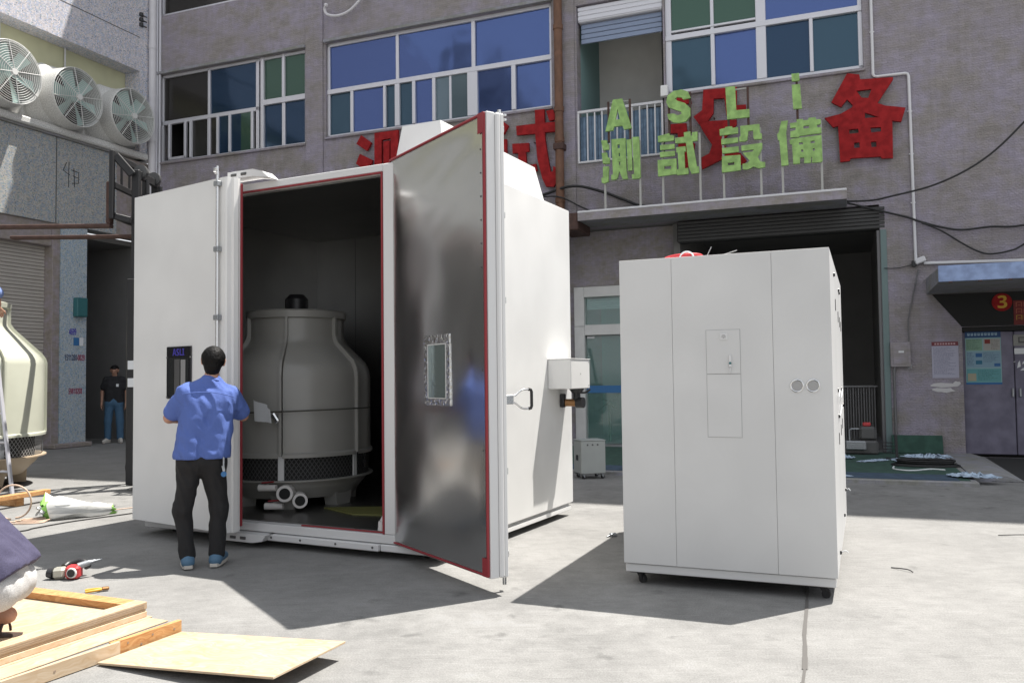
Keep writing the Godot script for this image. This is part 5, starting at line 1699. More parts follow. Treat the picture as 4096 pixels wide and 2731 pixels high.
# ---------------------------------------------------------------- round cooling towers
# y: basin top, mesh top, shoulder, neck foot, rim ; r: shell radius, neck radius
func cooling_tower(label: String, at: Vector3, yaw: float, R: float, rn: float, y: Array, shell: Material, basin: Material, net: Material, stay: Material) -> Node3D:
	var t := thing("cooling_tower", label, "cooling tower", at, yaw, "round fibreglass cooling towers")
	var ba := MB.new()
	ba.lathe([Vector2(R * 0.55, y[0] * 0.30), Vector2(R * 0.78, y[0] * 0.34), Vector2(R * 0.97, y[0] * 0.94), Vector2(R * 1.03, y[0] * 0.96), Vector2(R * 1.03, y[0]), Vector2(R * 0.98, y[0] * 1.01), Vector2(R * 0.90, y[0] * 0.7)], 60)
	part(t, "basin", ba, basin)
	for k in 6:
		var a := TAU * (k + 0.5) / 6
		var lg := MB.new()
		lg.prism(PackedVector2Array([Vector2(-0.20 * R, y[0] * 0.72), Vector2(-0.13 * R, 0), Vector2(0.13 * R, 0), Vector2(0.20 * R, y[0] * 0.72)]), R * 0.60, R * 0.80, Transform3D(Basis(Vector3.UP, a)))
		part(t, "foot", lg, basin)
	var core := MB.new()
	core.cyl(Vector3(0, y[0] * 0.9, 0), Vector3(0, y[1] + 0.05, 0), R * 0.90, -1.0, 40)
	part(t, "fill_pack", core, M.fill_black)
	# criss-cross inlet net
	var nt := MB.new()
	var n := 110
	for k in n:
		for s in [-1.0, 1.0]:
			var last := Vector3.ZERO
			for e in 5:
				var a: float = TAU * k / n + s * e * 0.06
				var p := Vector3(cos(a) * R * (0.965 + 0.02 * e / 4), lerpf(y[0], y[1], e / 4.0), sin(a) * R * (0.965 + 0.02 * e / 4))
				if e > 0:
					var side := Vector3(-sin(a), 0, cos(a)) * 0.0045
					var nn := Vector3(cos(a), 0, sin(a))
					nt.quads(last - side, last + side, p + side, p - side, nn, nn, nn, nn)
				last = p
	part(t, "inlet_net", nt, net)
	for k in 6:
		var a := TAU * k / 6
		var sp := MB.new()
		var o := Vector3(cos(a), 0, sin(a))
		sp.bar(o * R * 0.985 + Vector3.UP * y[0], o * R * 0.985 + Vector3.UP * y[1], 0.055, 0.012, 0.004, o)
		part(t, "stay", sp, stay)
	for k in 6:
		var a0 := TAU * k / 6 + 0.018 / R
		var a1 := TAU * (k + 1) / 6 - 0.018 / R
		var sh := MB.new()
		sh.lathe([Vector2(R * 1.025, y[1] - 0.03), Vector2(R * 1.025, y[1]), Vector2(R, y[1] + 0.015), Vector2(R, y[2] - 0.10), Vector2(R * 0.985, y[2] - 0.03), Vector2(R * 0.94, y[2] + 0.04), Vector2(rn * 1.07, y[3] - 0.03), Vector2(rn * 1.01, y[3] + 0.02), Vector2(rn, y[3] + 0.06), Vector2(rn, y[4])], 12, a0, a1)
		part(t, "shell_panel", sh, shell)
		var fg := MB.new()
		var prof := [Vector2(R, y[1] - 0.02), Vector2(R, y[2] - 0.08), Vector2(R * 0.985, y[2] - 0.02), Vector2(R * 0.94, y[2] + 0.05), Vector2(rn * 1.07, y[3] - 0.02), Vector2(rn, y[3] + 0.05), Vector2(rn, y[4])]
		var outer := []
		for q in prof: outer.append(q + Vector2(0.035, 0.012))
		var d := Vector3(cos(TAU * k / 6), 0, sin(TAU * k / 6))
		var sd := Vector3(-d.z, 0, d.x) * 0.012
		for i in prof.size() - 1:
			var p0: Vector3 = d * (prof[i].x - 0.02) + Vector3.UP * prof[i].y
			var p1: Vector3 = d * (prof[i + 1].x - 0.02) + Vector3.UP * prof[i + 1].y
			var o0: Vector3 = d * outer[i].x + Vector3.UP * outer[i].y
			var o1: Vector3 = d * outer[i + 1].x + Vector3.UP * outer[i + 1].y
			var sn := sd.normalized()
			fg.quads(p0 + sd, o0 + sd, o1 + sd, p1 + sd, sn, sn, sn, sn)
			fg.quads(p0 - sd, o0 - sd, o1 - sd, p1 - sd, -sn, -sn, -sn, -sn)
			var on := (o1 - o0).cross(sd).normalized()
			if on.dot(d) < 0.0: on = -on
			fg.quads(o0 - sd, o0 + sd, o1 + sd, o1 - sd, on, on, on, on)
		part(t, "flange", fg, shell)
	var rim := MB.new()
	rim.lathe([Vector2(rn, y[4] - 0.01), Vector2(rn * 1.06, y[4]), Vector2(rn * 1.07, y[4] + 0.06), Vector2(rn * 1.02, y[4] + 0.075), Vector2(rn * 0.94, y[4] + 0.06), Vector2(rn * 0.93, y[4] - 0.25)], 48)
	part(t, "rim", rim, shell)
	var mo := MB.new()
	mo.cyl(Vector3(0, y[4] - 0.1, 0), Vector3(0, y[4] + 0.20, 0), 0.115, 0.11, 20)
	mo.cyl(Vector3(0, y[4] + 0.20, 0), Vector3(0, y[4] + 0.245, 0), 0.11, 0.07, 20)
	part(t, "motor", mo, M.black_plastic)
	for k in 3:
		var br := MB.new()
		var a := TAU * k / 3 + 0.3
		br.bar(Vector3(0, y[4] + 0.02, 0), Vector3(cos(a) * rn, y[4] + 0.02, sin(a) * rn), 0.03, 0.03)
		part(t, "motor_arm", br, M.galvanised)
	return t

func towers() -> void:
	# the one that stands inside the chamber
	var at := cp(-2.33, 0.19, -1.10)
	var t := cooling_tower("cooling tower standing in the dark inside of the climate chamber", at, CH_YAW, 0.705, 0.445, [0.27, 0.50, 1.28, 1.52, 1.745], M.frp_shaded, M.frp_shaded, M.dark_net, M.white_trim)
	# pipe sockets and valves on its basin
	for q in [[0.95, 0.17, 0.072, 0.13], [1.22, 0.10, 0.066, 0.10]]:
		var a: float = PI / 2 - q[0] * 0.62
		var d := Vector3(cos(a), 0, sin(a))
		var s := MB.new()
		s.cyl(d * 0.50 + Vector3.UP * q[1], d * (0.66 + q[3]) + Vector3.UP * q[1], q[2], -1.0, 24)
		var so := part(t, "pipe_socket", s, M.valve_white)
		var h := MB.new()
		h.cyl(d * (0.6605 + q[3]) + Vector3.UP * q[1], d * (0.663 + q[3]) + Vector3.UP * q[1], q[2] * 0.68, -1.0, 20)
		part(so, "bore", h, M.void)
	for q in [[0.34, 0.215, 0.02], [0.42, 0.055, 0.05]]:
		var a: float = PI / 2 - q[0]
		var d := Vector3(cos(a), 0, sin(a))
		var side := Vector3(-d.z, 0, d.x) * -1.0
		var s := MB.new()
		s.cyl(d * 0.55 + Vector3.UP * q[1], d * 0.73 + Vector3.UP * q[1], 0.028, -1.0, 14)
		s.cyl(d * 0.72 + Vector3.UP * q[1] - side * 0.06, d * 0.72 + Vector3.UP * q[1] + side * 0.10, 0.032, 0.028, 14)
		var vv := part(t, "valve", s, M.valve_white)
		var lv := MB.new()
		lv.bar(d * 0.73 + Vector3.UP * (q[1] + 0.045) - side * 0.03, d * 0.73 + Vector3.UP * (q[1] + 0.055) + side * 0.08, 0.025, 0.012, 0.003)
		part(vv, "lever", lv, M.gasket_red)
	var rp := MB.new()
	var pts := []
	for e in 33:
		var a := PI * e / 32.0 - 0.25 + 0.25 * e / 16.0
		pts.append(Vector3(cos(a) * 0.755, 0.875 + 0.02 * cos(a), sin(a) * 0.755))
	rp.tube(pts, 0.007, 6)
	solo("tie_rope", rp, M.rope, "dark rope tied round the cooling tower inside the chamber", "rope", at, CH_YAW)
	var bk := MB.new()
	bk.at(Vector3(0.05, 0.10, 0.03), Vector3(0.36, 0.83, 0.69), 0.01, Basis(Vector3(0, 0, 1), 0.7))
	solo("rope_hook", bk, M.chrome, "bright steel hook hanging on the rope round the inner tower", "hook", at, CH_YAW)
	var pa := MB.new()
	for k in 6:
		var x0 := -0.30 + k * 0.036
		var w0 := 0.02 * sin(k * 1.3)
		var w1 := 0.02 * sin((k + 1) * 1.3)
		var u0 := 0.125 - k * 0.008 - (0.02 if k > 3 else 0.0)
		pa.quad(Vector3(x0 + 0.30, -0.06, w0), Vector3(x0 + 0.336, -0.062, w1), Vector3(x0 + 0.33, u0 - 0.01, w1 + 0.02), Vector3(x0 + 0.294, u0, w0 + 0.02), Vector3(0.1, 0, 1).normalized())
	var pp := solo("paper_sheet", pa, M.paper, "crumpled white sheet of paper tucked behind the rope in the chamber", "paper", cp(-2.11, 1.06, -0.31), CH_YAW)
	pp.rotation.z = -0.08
	var os := MB.new()
	os.prism(PackedVector2Array([Vector2(-1.75, 0.80), Vector2(-1.28, 0.60), Vector2(-0.55, 0.78), Vector2(-0.45, 1.15), Vector2(-0.9, 1.25)]), 0.0, 0.012, Transform3D(Basis(Vector3.RIGHT, Vector3(0, 0, -1), Vector3.UP), Vector3(0, 0.191, 0)))
	solo("olive_mat", os, M.strip_olive, "olive mat on the chamber floor at the right of the inner tower", "mat", CH_AT, CH_YAW)
	var fo := MB.new()
	fo.cyl(Vector3(-0.62, 0.19, -0.12), Vector3(-0.62, 0.26, -0.12), 0.035, 0.03, 16)
	fo.cyl(Vector3(-0.62, 0.26, -0.12), Vector3(-0.60, 0.31, -0.13), 0.02, 0.015, 12)
	solo("floor_fitting", fo, M.valve_white, "small white fitting on the chamber sill at the lower right of the opening", "fitting", CH_AT, CH_YAW)
	# the sunlit one at the left edge with a ladder against it
	cooling_tower("sunlit cream cooling tower at the left with a ladder against it", Vector3(-7.34, 0.03, -11.0), 0.6, 1.06, 0.62, [0.37, 0.66, 1.66, 2.06, 2.32], M.frp_cream, M.frp_basin, M.mesh_plastic, M.galvanised)
	var l := thing("ladder", "aluminium ladder leaning on the cream cooling tower at the left edge", "ladder", Vector3.ZERO)
	var foot := Vector3(-6.085, 0.0, -10.25)
	var head := Vector3(-6.60, 2.75, -10.52)
	var across := Vector3(-0.40, 0, -0.10)
	for s in 2:
		var r := MB.new()
		r.bar(foot + across * s, head + across * s, 0.030, 0.055, 0.006, Vector3(0, 0, 1))
		part(l, "rail", r, M.aluminium)
	for k in 7:
		var f := 0.10 + k * 0.128
		var r := MB.new()
		r.cyl(foot.lerp(head, f), foot.lerp(head, f) + across, 0.015, -1.0, 10)
		part(l, "rung", r, M.aluminium)

# ---------------------------------------------------------------- forklift behind the chamber, forks raised to the left
func forklift() -> void:
	var t := thing("forklift", "dark forklift behind the chamber with its mast and forks raised high", "forklift", Vector3(-4.79, 0, -10.95), PI)
	for s in [-1.0, 1.0]:
		var m := MB.new()
		m.box(Vector3(-0.055, 0.06, s * 0.38 - 0.045), Vector3(0.055, 2.65, s * 0.38 + 0.045), 0.01)
		part(t, "outer_mast", m, M.dark_iron)
		var i := MB.new()
		i.box(Vector3(-0.05, 1.1, s * 0.29 - 0.035), Vector3(0.05, 4.06, s * 0.29 + 0.035), 0.01)
		part(t, "inner_mast", i, M.dark_iron)
		var cy := MB.new()
		cy.cyl(Vector3(-0.10, 0.2, s * 0.2), Vector3(-0.10, 2.5, s * 0.2), 0.05, -1.0, 14)
		cy.cyl(Vector3(-0.10, 2.5, s * 0.2), Vector3(-0.10, 3.95, s * 0.2), 0.028, -1.0, 12)
		part(t, "lift_cylinder", cy, M.dark_iron)
		var pu := MB.new()
		pu.cyl(Vector3(-0.02, 4.06, s * 0.2 - 0.03), Vector3(-0.02, 4.06, s * 0.2 + 0.03), 0.085, -1.0, 20)
		pu.cyl(Vector3(-0.02, 4.06, s * 0.2 - 0.036), Vector3(-0.02, 4.06, s * 0.2 + 0.036), 0.035, -1.0, 14)
		part(t, "chain_wheel", pu, M.machine_grey)
		var fk := MB.new()
		fk.box(Vector3(0.26, 3.30, s * 0.40 - 0.06), Vector3(2.0, 3.345, s * 0.40 + 0.06), 0.01)
		fk.box(Vector3(0.26, 3.346, s * 0.40 - 0.06), Vector3(0.31, 3.88, s * 0.40 + 0.06), 0.01)
		part(t, "fork", fk, M.rusty_iron)
		var bp := MB.new()
		bp.box(Vector3(0.20, 3.40, s * 0.47 - 0.03), Vector3(0.255, 4.27, s * 0.47 + 0.03), 0.008)
		bp.bar(Vector3(0.21, 4.22, s * 0.44), Vector3(0.02, 3.98, s * 0.36), 0.05, 0.10, 0.01)
		bp.bar(Vector3(0.21, 3.44, s * 0.44), Vector3(0.04, 3.40, s * 0.36), 0.05, 0.08, 0.01)
		part(t, "carriage_side", bp, M.dark_iron)
	for y in [0.35, 1.25, 2.0, 2.6]:
		var c := MB.new()
		c.box(Vector3(-0.07, y - 0.05, -0.335), Vector3(-0.03, y + 0.05, 0.335), 0.006)
		part(t, "mast_crossbar", c, M.dark_iron)
	for y in [2.95, 3.3, 4.0]:
		var c := MB.new()
		c.box(Vector3(-0.05, y - 0.05, -0.255), Vector3(-0.01, y + 0.05, 0.255), 0.006)
		part(t, "mast_crossbar", c, M.dark_iron)
	for y in [3.45, 3.84, 4.22]:
		var c := MB.new()
		c.box(Vector3(0.205, y - 0.04, -0.44), Vector3(0.25, y + 0.04, 0.44), 0.008)
		part(t, "carriage_bar", c, M.dark_iron)
	for z in [-0.22, 0.0, 0.22]:
		var c := MB.new()
		c.box(Vector3(0.21, 3.88, z - 0.015), Vector3(0.235, 4.18, z + 0.015), 0.004)
		part(t, "backrest_bar", c, M.dark_iron)
	for y in [1.34, 1.56]:
		var c := MB.new()
		c.box(Vector3(-0.07, y - 0.055, -0.434), Vector3(0.03, y + 0.055, -0.426), 0.002)
		part(t, "plate", c, M.paper)
	# the truck itself, hidden by the chamber from the front
	var b := MB.new()
	b.box(Vector3(-2.25, 0.32, -0.52), Vector3(-0.55, 0.95, 0.52), 0.06)
	b.box(Vector3(-2.45, 0.30, -0.55), Vector3(-1.7, 1.15, 0.55), 0.12)
	b.box(Vector3(-0.56, 0.32, -0.50), Vector3(-0.18, 0.62, 0.50), 0.04)
	part(t, "body", b, M.machine_grey)
	var gu := MB.new()
	for s in [-1.0, 1.0]:
		gu.bar(Vector3(-0.45, 0.62, s * 0.46), Vector3(-0.75, 2.08, s * 0.44), 0.05, 0.05)
		gu.bar(Vector3(-2.1, 1.15, s * 0.46), Vector3(-1.9, 2.08, s * 0.44), 0.05, 0.05)
		gu.bar(Vector3(-0.72, 2.08, s * 0.44), Vector3(-1.93, 2.08, s * 0.44), 0.05, 0.05)
	for k in 7: gu.bar(Vector3(-0.75 - k * 0.19, 2.1, -0.44), Vector3(-0.75 - k * 0.19, 2.1, 0.44), 0.03, 0.03)
	part(t, "overhead_guard", gu, M.dark_iron)
	var se := MB.new()
	se.box(Vector3(-1.65, 0.95, -0.24), Vector3(-1.15, 1.08, 0.24), 0.04)
	se.box(Vector3(-1.72, 1.05, -0.24), Vector3(-1.60, 1.5, 0.24), 0.04)
	part(t, "seat", se, M.black_plastic)
	for q in [[-0.30, 0.30, 0.46], [-0.30, 0.30, -0.46], [-1.95, 0.25, 0.42], [-1.95, 0.25, -0.42]]:
		var w := MB.new()
		w.cyl(Vector3(q[0], q[1], q[2] - 0.09), Vector3(q[0], q[1], q[2] + 0.09), q[1], -1.0, 26)
		part(t, "wheel", w, M.rubber)

# ---------------------------------------------------------------- packing wood in the foreground
func timber() -> void:
	# crate panel: plywood with battens round it, lying on another one
	var p := thing("crate_panel", "plywood crate panel edged with battens, under the crouching person", "crate panel", Vector3(-2.11, 0, -4.87), -1.978)
	for l in [[-0.02, 1.75, -0.02, 1.45, 0.003, 0.012, "plywood", "plywood_sheet"], [0.0, 1.7, 0.0, 0.09, 0.013, 0.044, "ply_edge", "batten"], [0.0, 0.09, 0.092, 1.4, 0.013, 0.044, "ply_edge", "batten"], [0.004, 1.7, 0.004, 1.4, 0.046, 0.056, "plywood", "plywood_sheet"],
		[0.0, 0.095, 0.095, 1.4, 0.058, 0.097, "pine", "batten"], [0.0, 1.7, 0.0, 0.092, 0.058, 0.097, "plywood", "batten"], [0.012, 1.69, 0.012, 0.08, 0.0445, 0.0455, "ply_edge_dark", "gap"]]:
		var b := MB.new()
		b.box(Vector3(l[0], l[4], l[2]), Vector3(l[1], l[5], l[3]), 0.002)
		part(p, l[7], b, M[l[6]])
	# thin veneer lines on the near batten's side
	for y in [0.066, 0.075, 0.085]:
		var b := MB.new()
		b.box(Vector3(0.02, y, -0.0015), Vector3(1.69, y + 0.0015, 0.002))
		part(p, "veneer_line", b, M.ply_edge_dark)
	var u := MB.new()
	u.box(Vector3(0.0, 0.002, -0.16), Vector3(1.6, 0.0075, 0.3), 0.001)
	solo("thin_sheet", u, M.plywood, "thin pale sheet lying under the edge of the crate panel", "plywood", Vector3(-2.11, 0, -4.87), -1.978)
	# loose plywood board, its far right corner propped off the ground
	var bo := MB.new()
	bo.box(Vector3(0.0, 0.0, 0.0), Vector3(1.06, 0.011, 0.527), 0.0015)
	var o := solo("plywood_board", bo, M.plywood, "loose square of plywood lying on the sunlit ground at the front", "plywood", Vector3(-1.79, 0.006, -4.56), -0.42)
	o.rotation.z = 0.068
	var blk := MB.new()
	blk.at(Vector3(0.07, 0.055, 0.05), Vector3(0.86, 0.0285, 0.27), 0.003)
	solo("offcut", blk, M.pine, "small wood offcut under the loose plywood square", "offcut", Vector3(-1.79, 0, -4.56), -0.42)
	# plank on edge in two lengths
	var pl := thing("edge_plank", "long narrow plank standing on edge between crate panel and loose plywood", "plank", Vector3(-1.795, 0, -4.575), -2.027)
	var a := MB.new()
	a.box(Vector3(0.0, 0.004, 0.0), Vector3(0.43, 0.074, 0.028), 0.0015)
	part(pl, "board", a, M.pine, "short orange length of the plank")
	var c := MB.new()
	c.box(Vector3(0.40, 0.004, -0.020), Vector3(2.1, 0.076, -0.001), 0.0015)
	part(pl, "board", c, M.plywood, "long pale length of the plank")
	var k2 := MB.new()
	for q in [[0.05, 0.04], [0.19, 0.05], [0.26, 0.022], [0.34, 0.05], [0.75, 0.04], [1.0, 0.03]]:
		k2.cyl(Vector3(q[0], q[1], -0.0015 if q[0] < 0.4 else -0.0215), Vector3(q[0], q[1], 0.002 if q[0] < 0.4 else -0.019), 0.006, -1.0, 10)
	part(pl, "knots", k2, M.ply_edge_dark)
	# beam and block in front of the cream tower
	var be := MB.new()
	be.bar(Vector3(-5.33, 0.115, -9.66), Vector3(-5.74, 0.125, -8.2), 0.09, 0.05, 0.004)
	solo("timber_beam", be, M.pine, "pale timber beam lying before the cream cooling tower", "beam")
	var bb := MB.new()
	bb.bar(Vector3(-5.43, 0.045, -9.3), Vector3(-5.95, 0.045, -9.5), 0.09, 0.088, 0.004)
	solo("timber_block", bb, M.pine, "short timber block under the pale beam", "block")

# ---------------------------------------------------------------- loose things on the yard
func yard_bits() -> void:
	var t := thing("power_drill", "red and grey power drill with a black grip lying on the ground", "power tool", Vector3(-3.10, 0, -5.86), 0.0)
	var b := MB.new()
	b.box(Vector3(-0.085, 0.008, -0.04), Vector3(0.005, 0.085, 0.035), 0.018, Transform3D(Basis(Vector3(0, 0, 1), 0.08)))
	part(t, "gear_case", b, M.tool_grey)
	var r := MB.new()
	r.box(Vector3(0.006, 0.006, -0.045), Vector3(0.10, 0.095, 0.042), 0.016)
	var rd := part(t, "motor_case", r, M.tool_red)
	var rr := MB.new()
	rr.cyl(Vector3(0.06, 0.05, 0.042), Vector3(0.06, 0.05, 0.052), 0.036, 0.032, 20)
	part(rd, "ring", rr, M.valve_white)
	var rc := MB.new()
	rc.cyl(Vector3(0.06, 0.05, 0.052), Vector3(0.06, 0.05, 0.056), 0.026, -1.0, 18)
	part(rd, "vent", rc, M.black_plastic)
	var k := MB.new()
	k.cyl(Vector3(-0.085, 0.04, 0), Vector3(-0.125, 0.045, 0.0), 0.04, 0.032, 14)
	part(t, "end_cap", k, M.black_plastic)
	var g := MB.new()
	g.tube(curve_pts([Vector3(-0.04, 0.07, -0.05), Vector3(-0.03, 0.085, -0.09), Vector3(0.015, 0.095, -0.12), Vector3(0.06, 0.09, -0.12), Vector3(0.10, 0.06, -0.10)], 4), 0.025, 8)
	part(t, "grip", g, M.black_plastic)
	var s := MB.new()
	s.cyl(Vector3(0.075, 0.085, -0.01), Vector3(0.13, 0.10, -0.05), 0.022, 0.020, 14)
	s.cyl(Vector3(0.13, 0.10, -0.05), Vector3(0.165, 0.108, -0.075), 0.019, 0.010, 12)
	s.cyl(Vector3(0.165, 0.108, -0.075), Vector3(0.20, 0.115, -0.10), 0.007, 0.004, 8)
	part(t, "spindle", s, M.galvanised)
	var pl := thing("pliers", "small yellow handled pliers on the ground near the crate panel", "pliers", Vector3(-2.69, 0.004, -5.5), 0.5)
	for q in [-1.0, 1.0]:
		var h := MB.new()
		h.tube(curve_pts([Vector3(0.01, 0.012, q * 0.006), Vector3(-0.03, 0.012, q * 0.022), Vector3(-0.085, 0.010, q * 0.026)], 4), 0.009, 7)
		part(pl, "handle", h, M.yellow_grip)
	var j := MB.new()
	j.box(Vector3(0.01, 0.003, -0.016), Vector3(0.055, 0.024, 0.016), 0.006)
	part(pl, "jaw", j, M.brass)
	# white sack with green ends
	var sk := thing("sack", "white plastic sack with green print lying on the sunlit ground", "sack", Vector3(-4.42, 0, -8.58), 0.62)
	var rows := [[-0.315, 0.13, 0.09, 0.085], [-0.295, 0.165, 0.12, 0.115], [-0.20, 0.165, 0.115, 0.112], [-0.07, 0.155, 0.095, 0.092], [0.07, 0.14, 0.078, 0.075], [0.20, 0.115, 0.06, 0.058], [0.29, 0.095, 0.048, 0.048], [0.33, 0.07, 0.03, 0.035]]
	var wob := FastNoiseLite.new()
	wob.seed = 5
	wob.frequency = 5.0
	wob.fractal_octaves = 3
	var ring := func(i: int) -> Array:
		var o := []
		for e in 28:
			var a := TAU * e / 28
			var w: float = 1.0 + wob.get_noise_3d(rows[i][0] * 2.0, cos(a) * 0.45, sin(a) * 0.45) * 0.75
			o.append(Vector3(rows[i][0] + wob.get_noise_3d(cos(a) * 0.5, i * 3.0, sin(a) * 0.5) * 0.05, maxf(0.004, rows[i][3] * 0.62 + signf(sin(a)) * pow(absf(sin(a)), 0.75) * rows[i][2] * w * 1.15), cos(a) * rows[i][1] * w * 1.1))
		return o
	for seg in [[0, 1, "bag_green", "printed_end"], [1, 6, "bag_white", "body"], [6, 7, "bag_green", "printed_end"]]:
		var m := MB.new()
		for i in range(seg[0], seg[1]):
			var r0: Array = ring.call(i)
			var r1: Array = ring.call(i + 1)
			for e in 28:
				var f := (e + 1) % 28
				var n0: Vector3 = (r0[e] - Vector3(rows[i][0], rows[i][3], 0)).normalized()
				var n1: Vector3 = (r0[f] - Vector3(rows[i][0], rows[i][3], 0)).normalized()
				var n2: Vector3 = (r1[f] - Vector3(rows[i + 1][0], rows[i + 1][3], 0)).normalized()
				var n3: Vector3 = (r1[e] - Vector3(rows[i + 1][0], rows[i + 1][3], 0)).normalized()
				m.quads(r0[e], r0[f], r1[f], r1[e], n0, n1, n2, n3)
		part(sk, seg[3], m, M[seg[2]])
	var fl := MB.new()
	for e in 10:
		var a := PI * e / 10 + 0.2
		var b2 := PI * (e + 1) / 10 + 0.2
		fl.quad(Vector3(-0.30, 0.05 + sin(a) * 0.05, cos(a) * 0.07), Vector3(-0.30, 0.05 + sin(b2) * 0.05, cos(b2) * 0.07), Vector3(-0.36 + 0.02 * sin(e * 2.0), maxf(0.006, 0.04 + sin(b2) * 0.09), cos(b2) * 0.12), Vector3(-0.36 + 0.02 * sin(e * 2.0 - 2.0), maxf(0.006, 0.04 + sin(a) * 0.09), cos(a) * 0.12), Vector3(0, sin(a), cos(a)))
	part(sk, "open_end", fl, M.bag_white)
	# hose: one loop standing up, the rest flat
	var h := MB.new()
	var pts := []
	for e in 34:
		var a := TAU * e / 33 - PI / 2
		pts.append(Vector3(-4.98 + cos(a) * 0.165, 0.175 + sin(a) * 0.165, -8.45 + 0.0025 * e))
	h.tube(pts, 0.009, 7)
	for ph in 3:
		pts = []
		for e in 22:
			var a := TAU * e / 21 + ph
			pts.append(Vector3(-4.72 + ph * 0.02 + cos(a) * (0.17 - ph * 0.015), 0.008 + ph * 0.006, -8.20 - ph * 0.03 + sin(a) * 0.10))
		h.tube(pts, 0.006, 6)
	solo("hose_coil", h, M.hose_tan, "tan hose with one loop standing up beside the white sack", "hose")
	var c := MB.new()
	c.tube(curve_pts([Vector3(-5.4, 0.007, -6.4), Vector3(-4.9, 0.007, -7.1), Vector3(-4.50, 0.007, -7.70), Vector3(-4.46, 0.007, -7.86), Vector3(-4.30, 0.007, -8.20), Vector3(-4.1, 0.007, -8.46), Vector3(-3.92, 0.007, -8.68), Vector3(-3.5, 0.007, -9.3)], 6), 0.007, 6)
	solo("ground_cable", c, M.cable_black, "thin black cable running over the sunlit ground past the sack", "cable")
	var c2 := MB.new()
	c2.tube(curve_pts([Vector3(-4.25, 0.006, -8.9), Vector3(-4.05, 0.006, -9.1), Vector3(-3.9, 0.006, -9.22), Vector3(-3.3, 0.006, -9.6)], 6), 0.005, 6)
	solo("ground_cable", c2, M.hose_tan, "thin tan line from the end of the sack to the chamber", "line")
	# small metal clip by the left foot of the cabinet
	var cl := MB.new()
	cl.box(Vector3(-0.035, 0.002, -0.02), Vector3(0.025, 0.03, 0.02), 0.006)
	cl.cyl(Vector3(-0.035, 0.012, 0), Vector3(-0.07, 0.006, 0.02), 0.008, 0.005, 8)
	solo("metal_clip", cl, M.galvanised, "small metal clip on the ground at the edge of the cabinet's shadow", "clip", Vector3(0.84, 0, -7.16), 0.3)
	for q in [[Vector3(4.0, 0.005, -7.0), Vector3(4.25, 0.02, -6.9)], [Vector3(2.62, 0.004, -5.9), Vector3(2.7, 0.006, -5.75)]]:
		var w := MB.new()
		w.tube(curve_pts([q[0], q[0].lerp(q[1], 0.5) + Vector3(0.02, 0.01, 0.03), q[1]], 4), 0.004, 5)
		solo("wire_scrap", w, M.cable_black, "scrap of thin wire on the sunlit ground %s" % ["right of the cabinet" if q[0].x > 3.0 else "just beside the cabinet's right foot"], "wire")

# ---------------------------------------------------------------- things on the raised strip and before the entrance
func crumple(sx: float, sy: float, sz: float, sd: int) -> MB:
	var f := FastNoiseLite.new()
	f.seed = sd
	f.frequency = 3.2
	f.fractal_octaves = 3
	var b := MB.new()
	var n := 14
	var pt := func(i: int, k: int) -> Vector3:
		var u := float(i) / n * 2 - 1
		var v := float(k) / n * 2 - 1
		var r := 1.0 + f.get_noise_2d(u * 0.7 + 5.0, v * 0.7) * 0.35
		return Vector3(u * sx * r * sqrt(1.0 - v * v * 0.4), sy * (0.10 + absf(f.get_noise_2d(u, v)) * 1.1 * (1.0 - maxf(absf(u), absf(v)) * 0.8)), v * sz * r * sqrt(1.0 - u * u * 0.4))
	for i in n:
		for k in n:
			var p: Array = [pt.call(i, k), pt.call(i + 1, k), pt.call(i + 1, k + 1), pt.call(i, k + 1)]
			var nn: Vector3 = (p[3] - p[0]).cross(p[1] - p[0]).normalized()
			b.quad(p[0], p[1], p[2], p[3], nn)
	return b

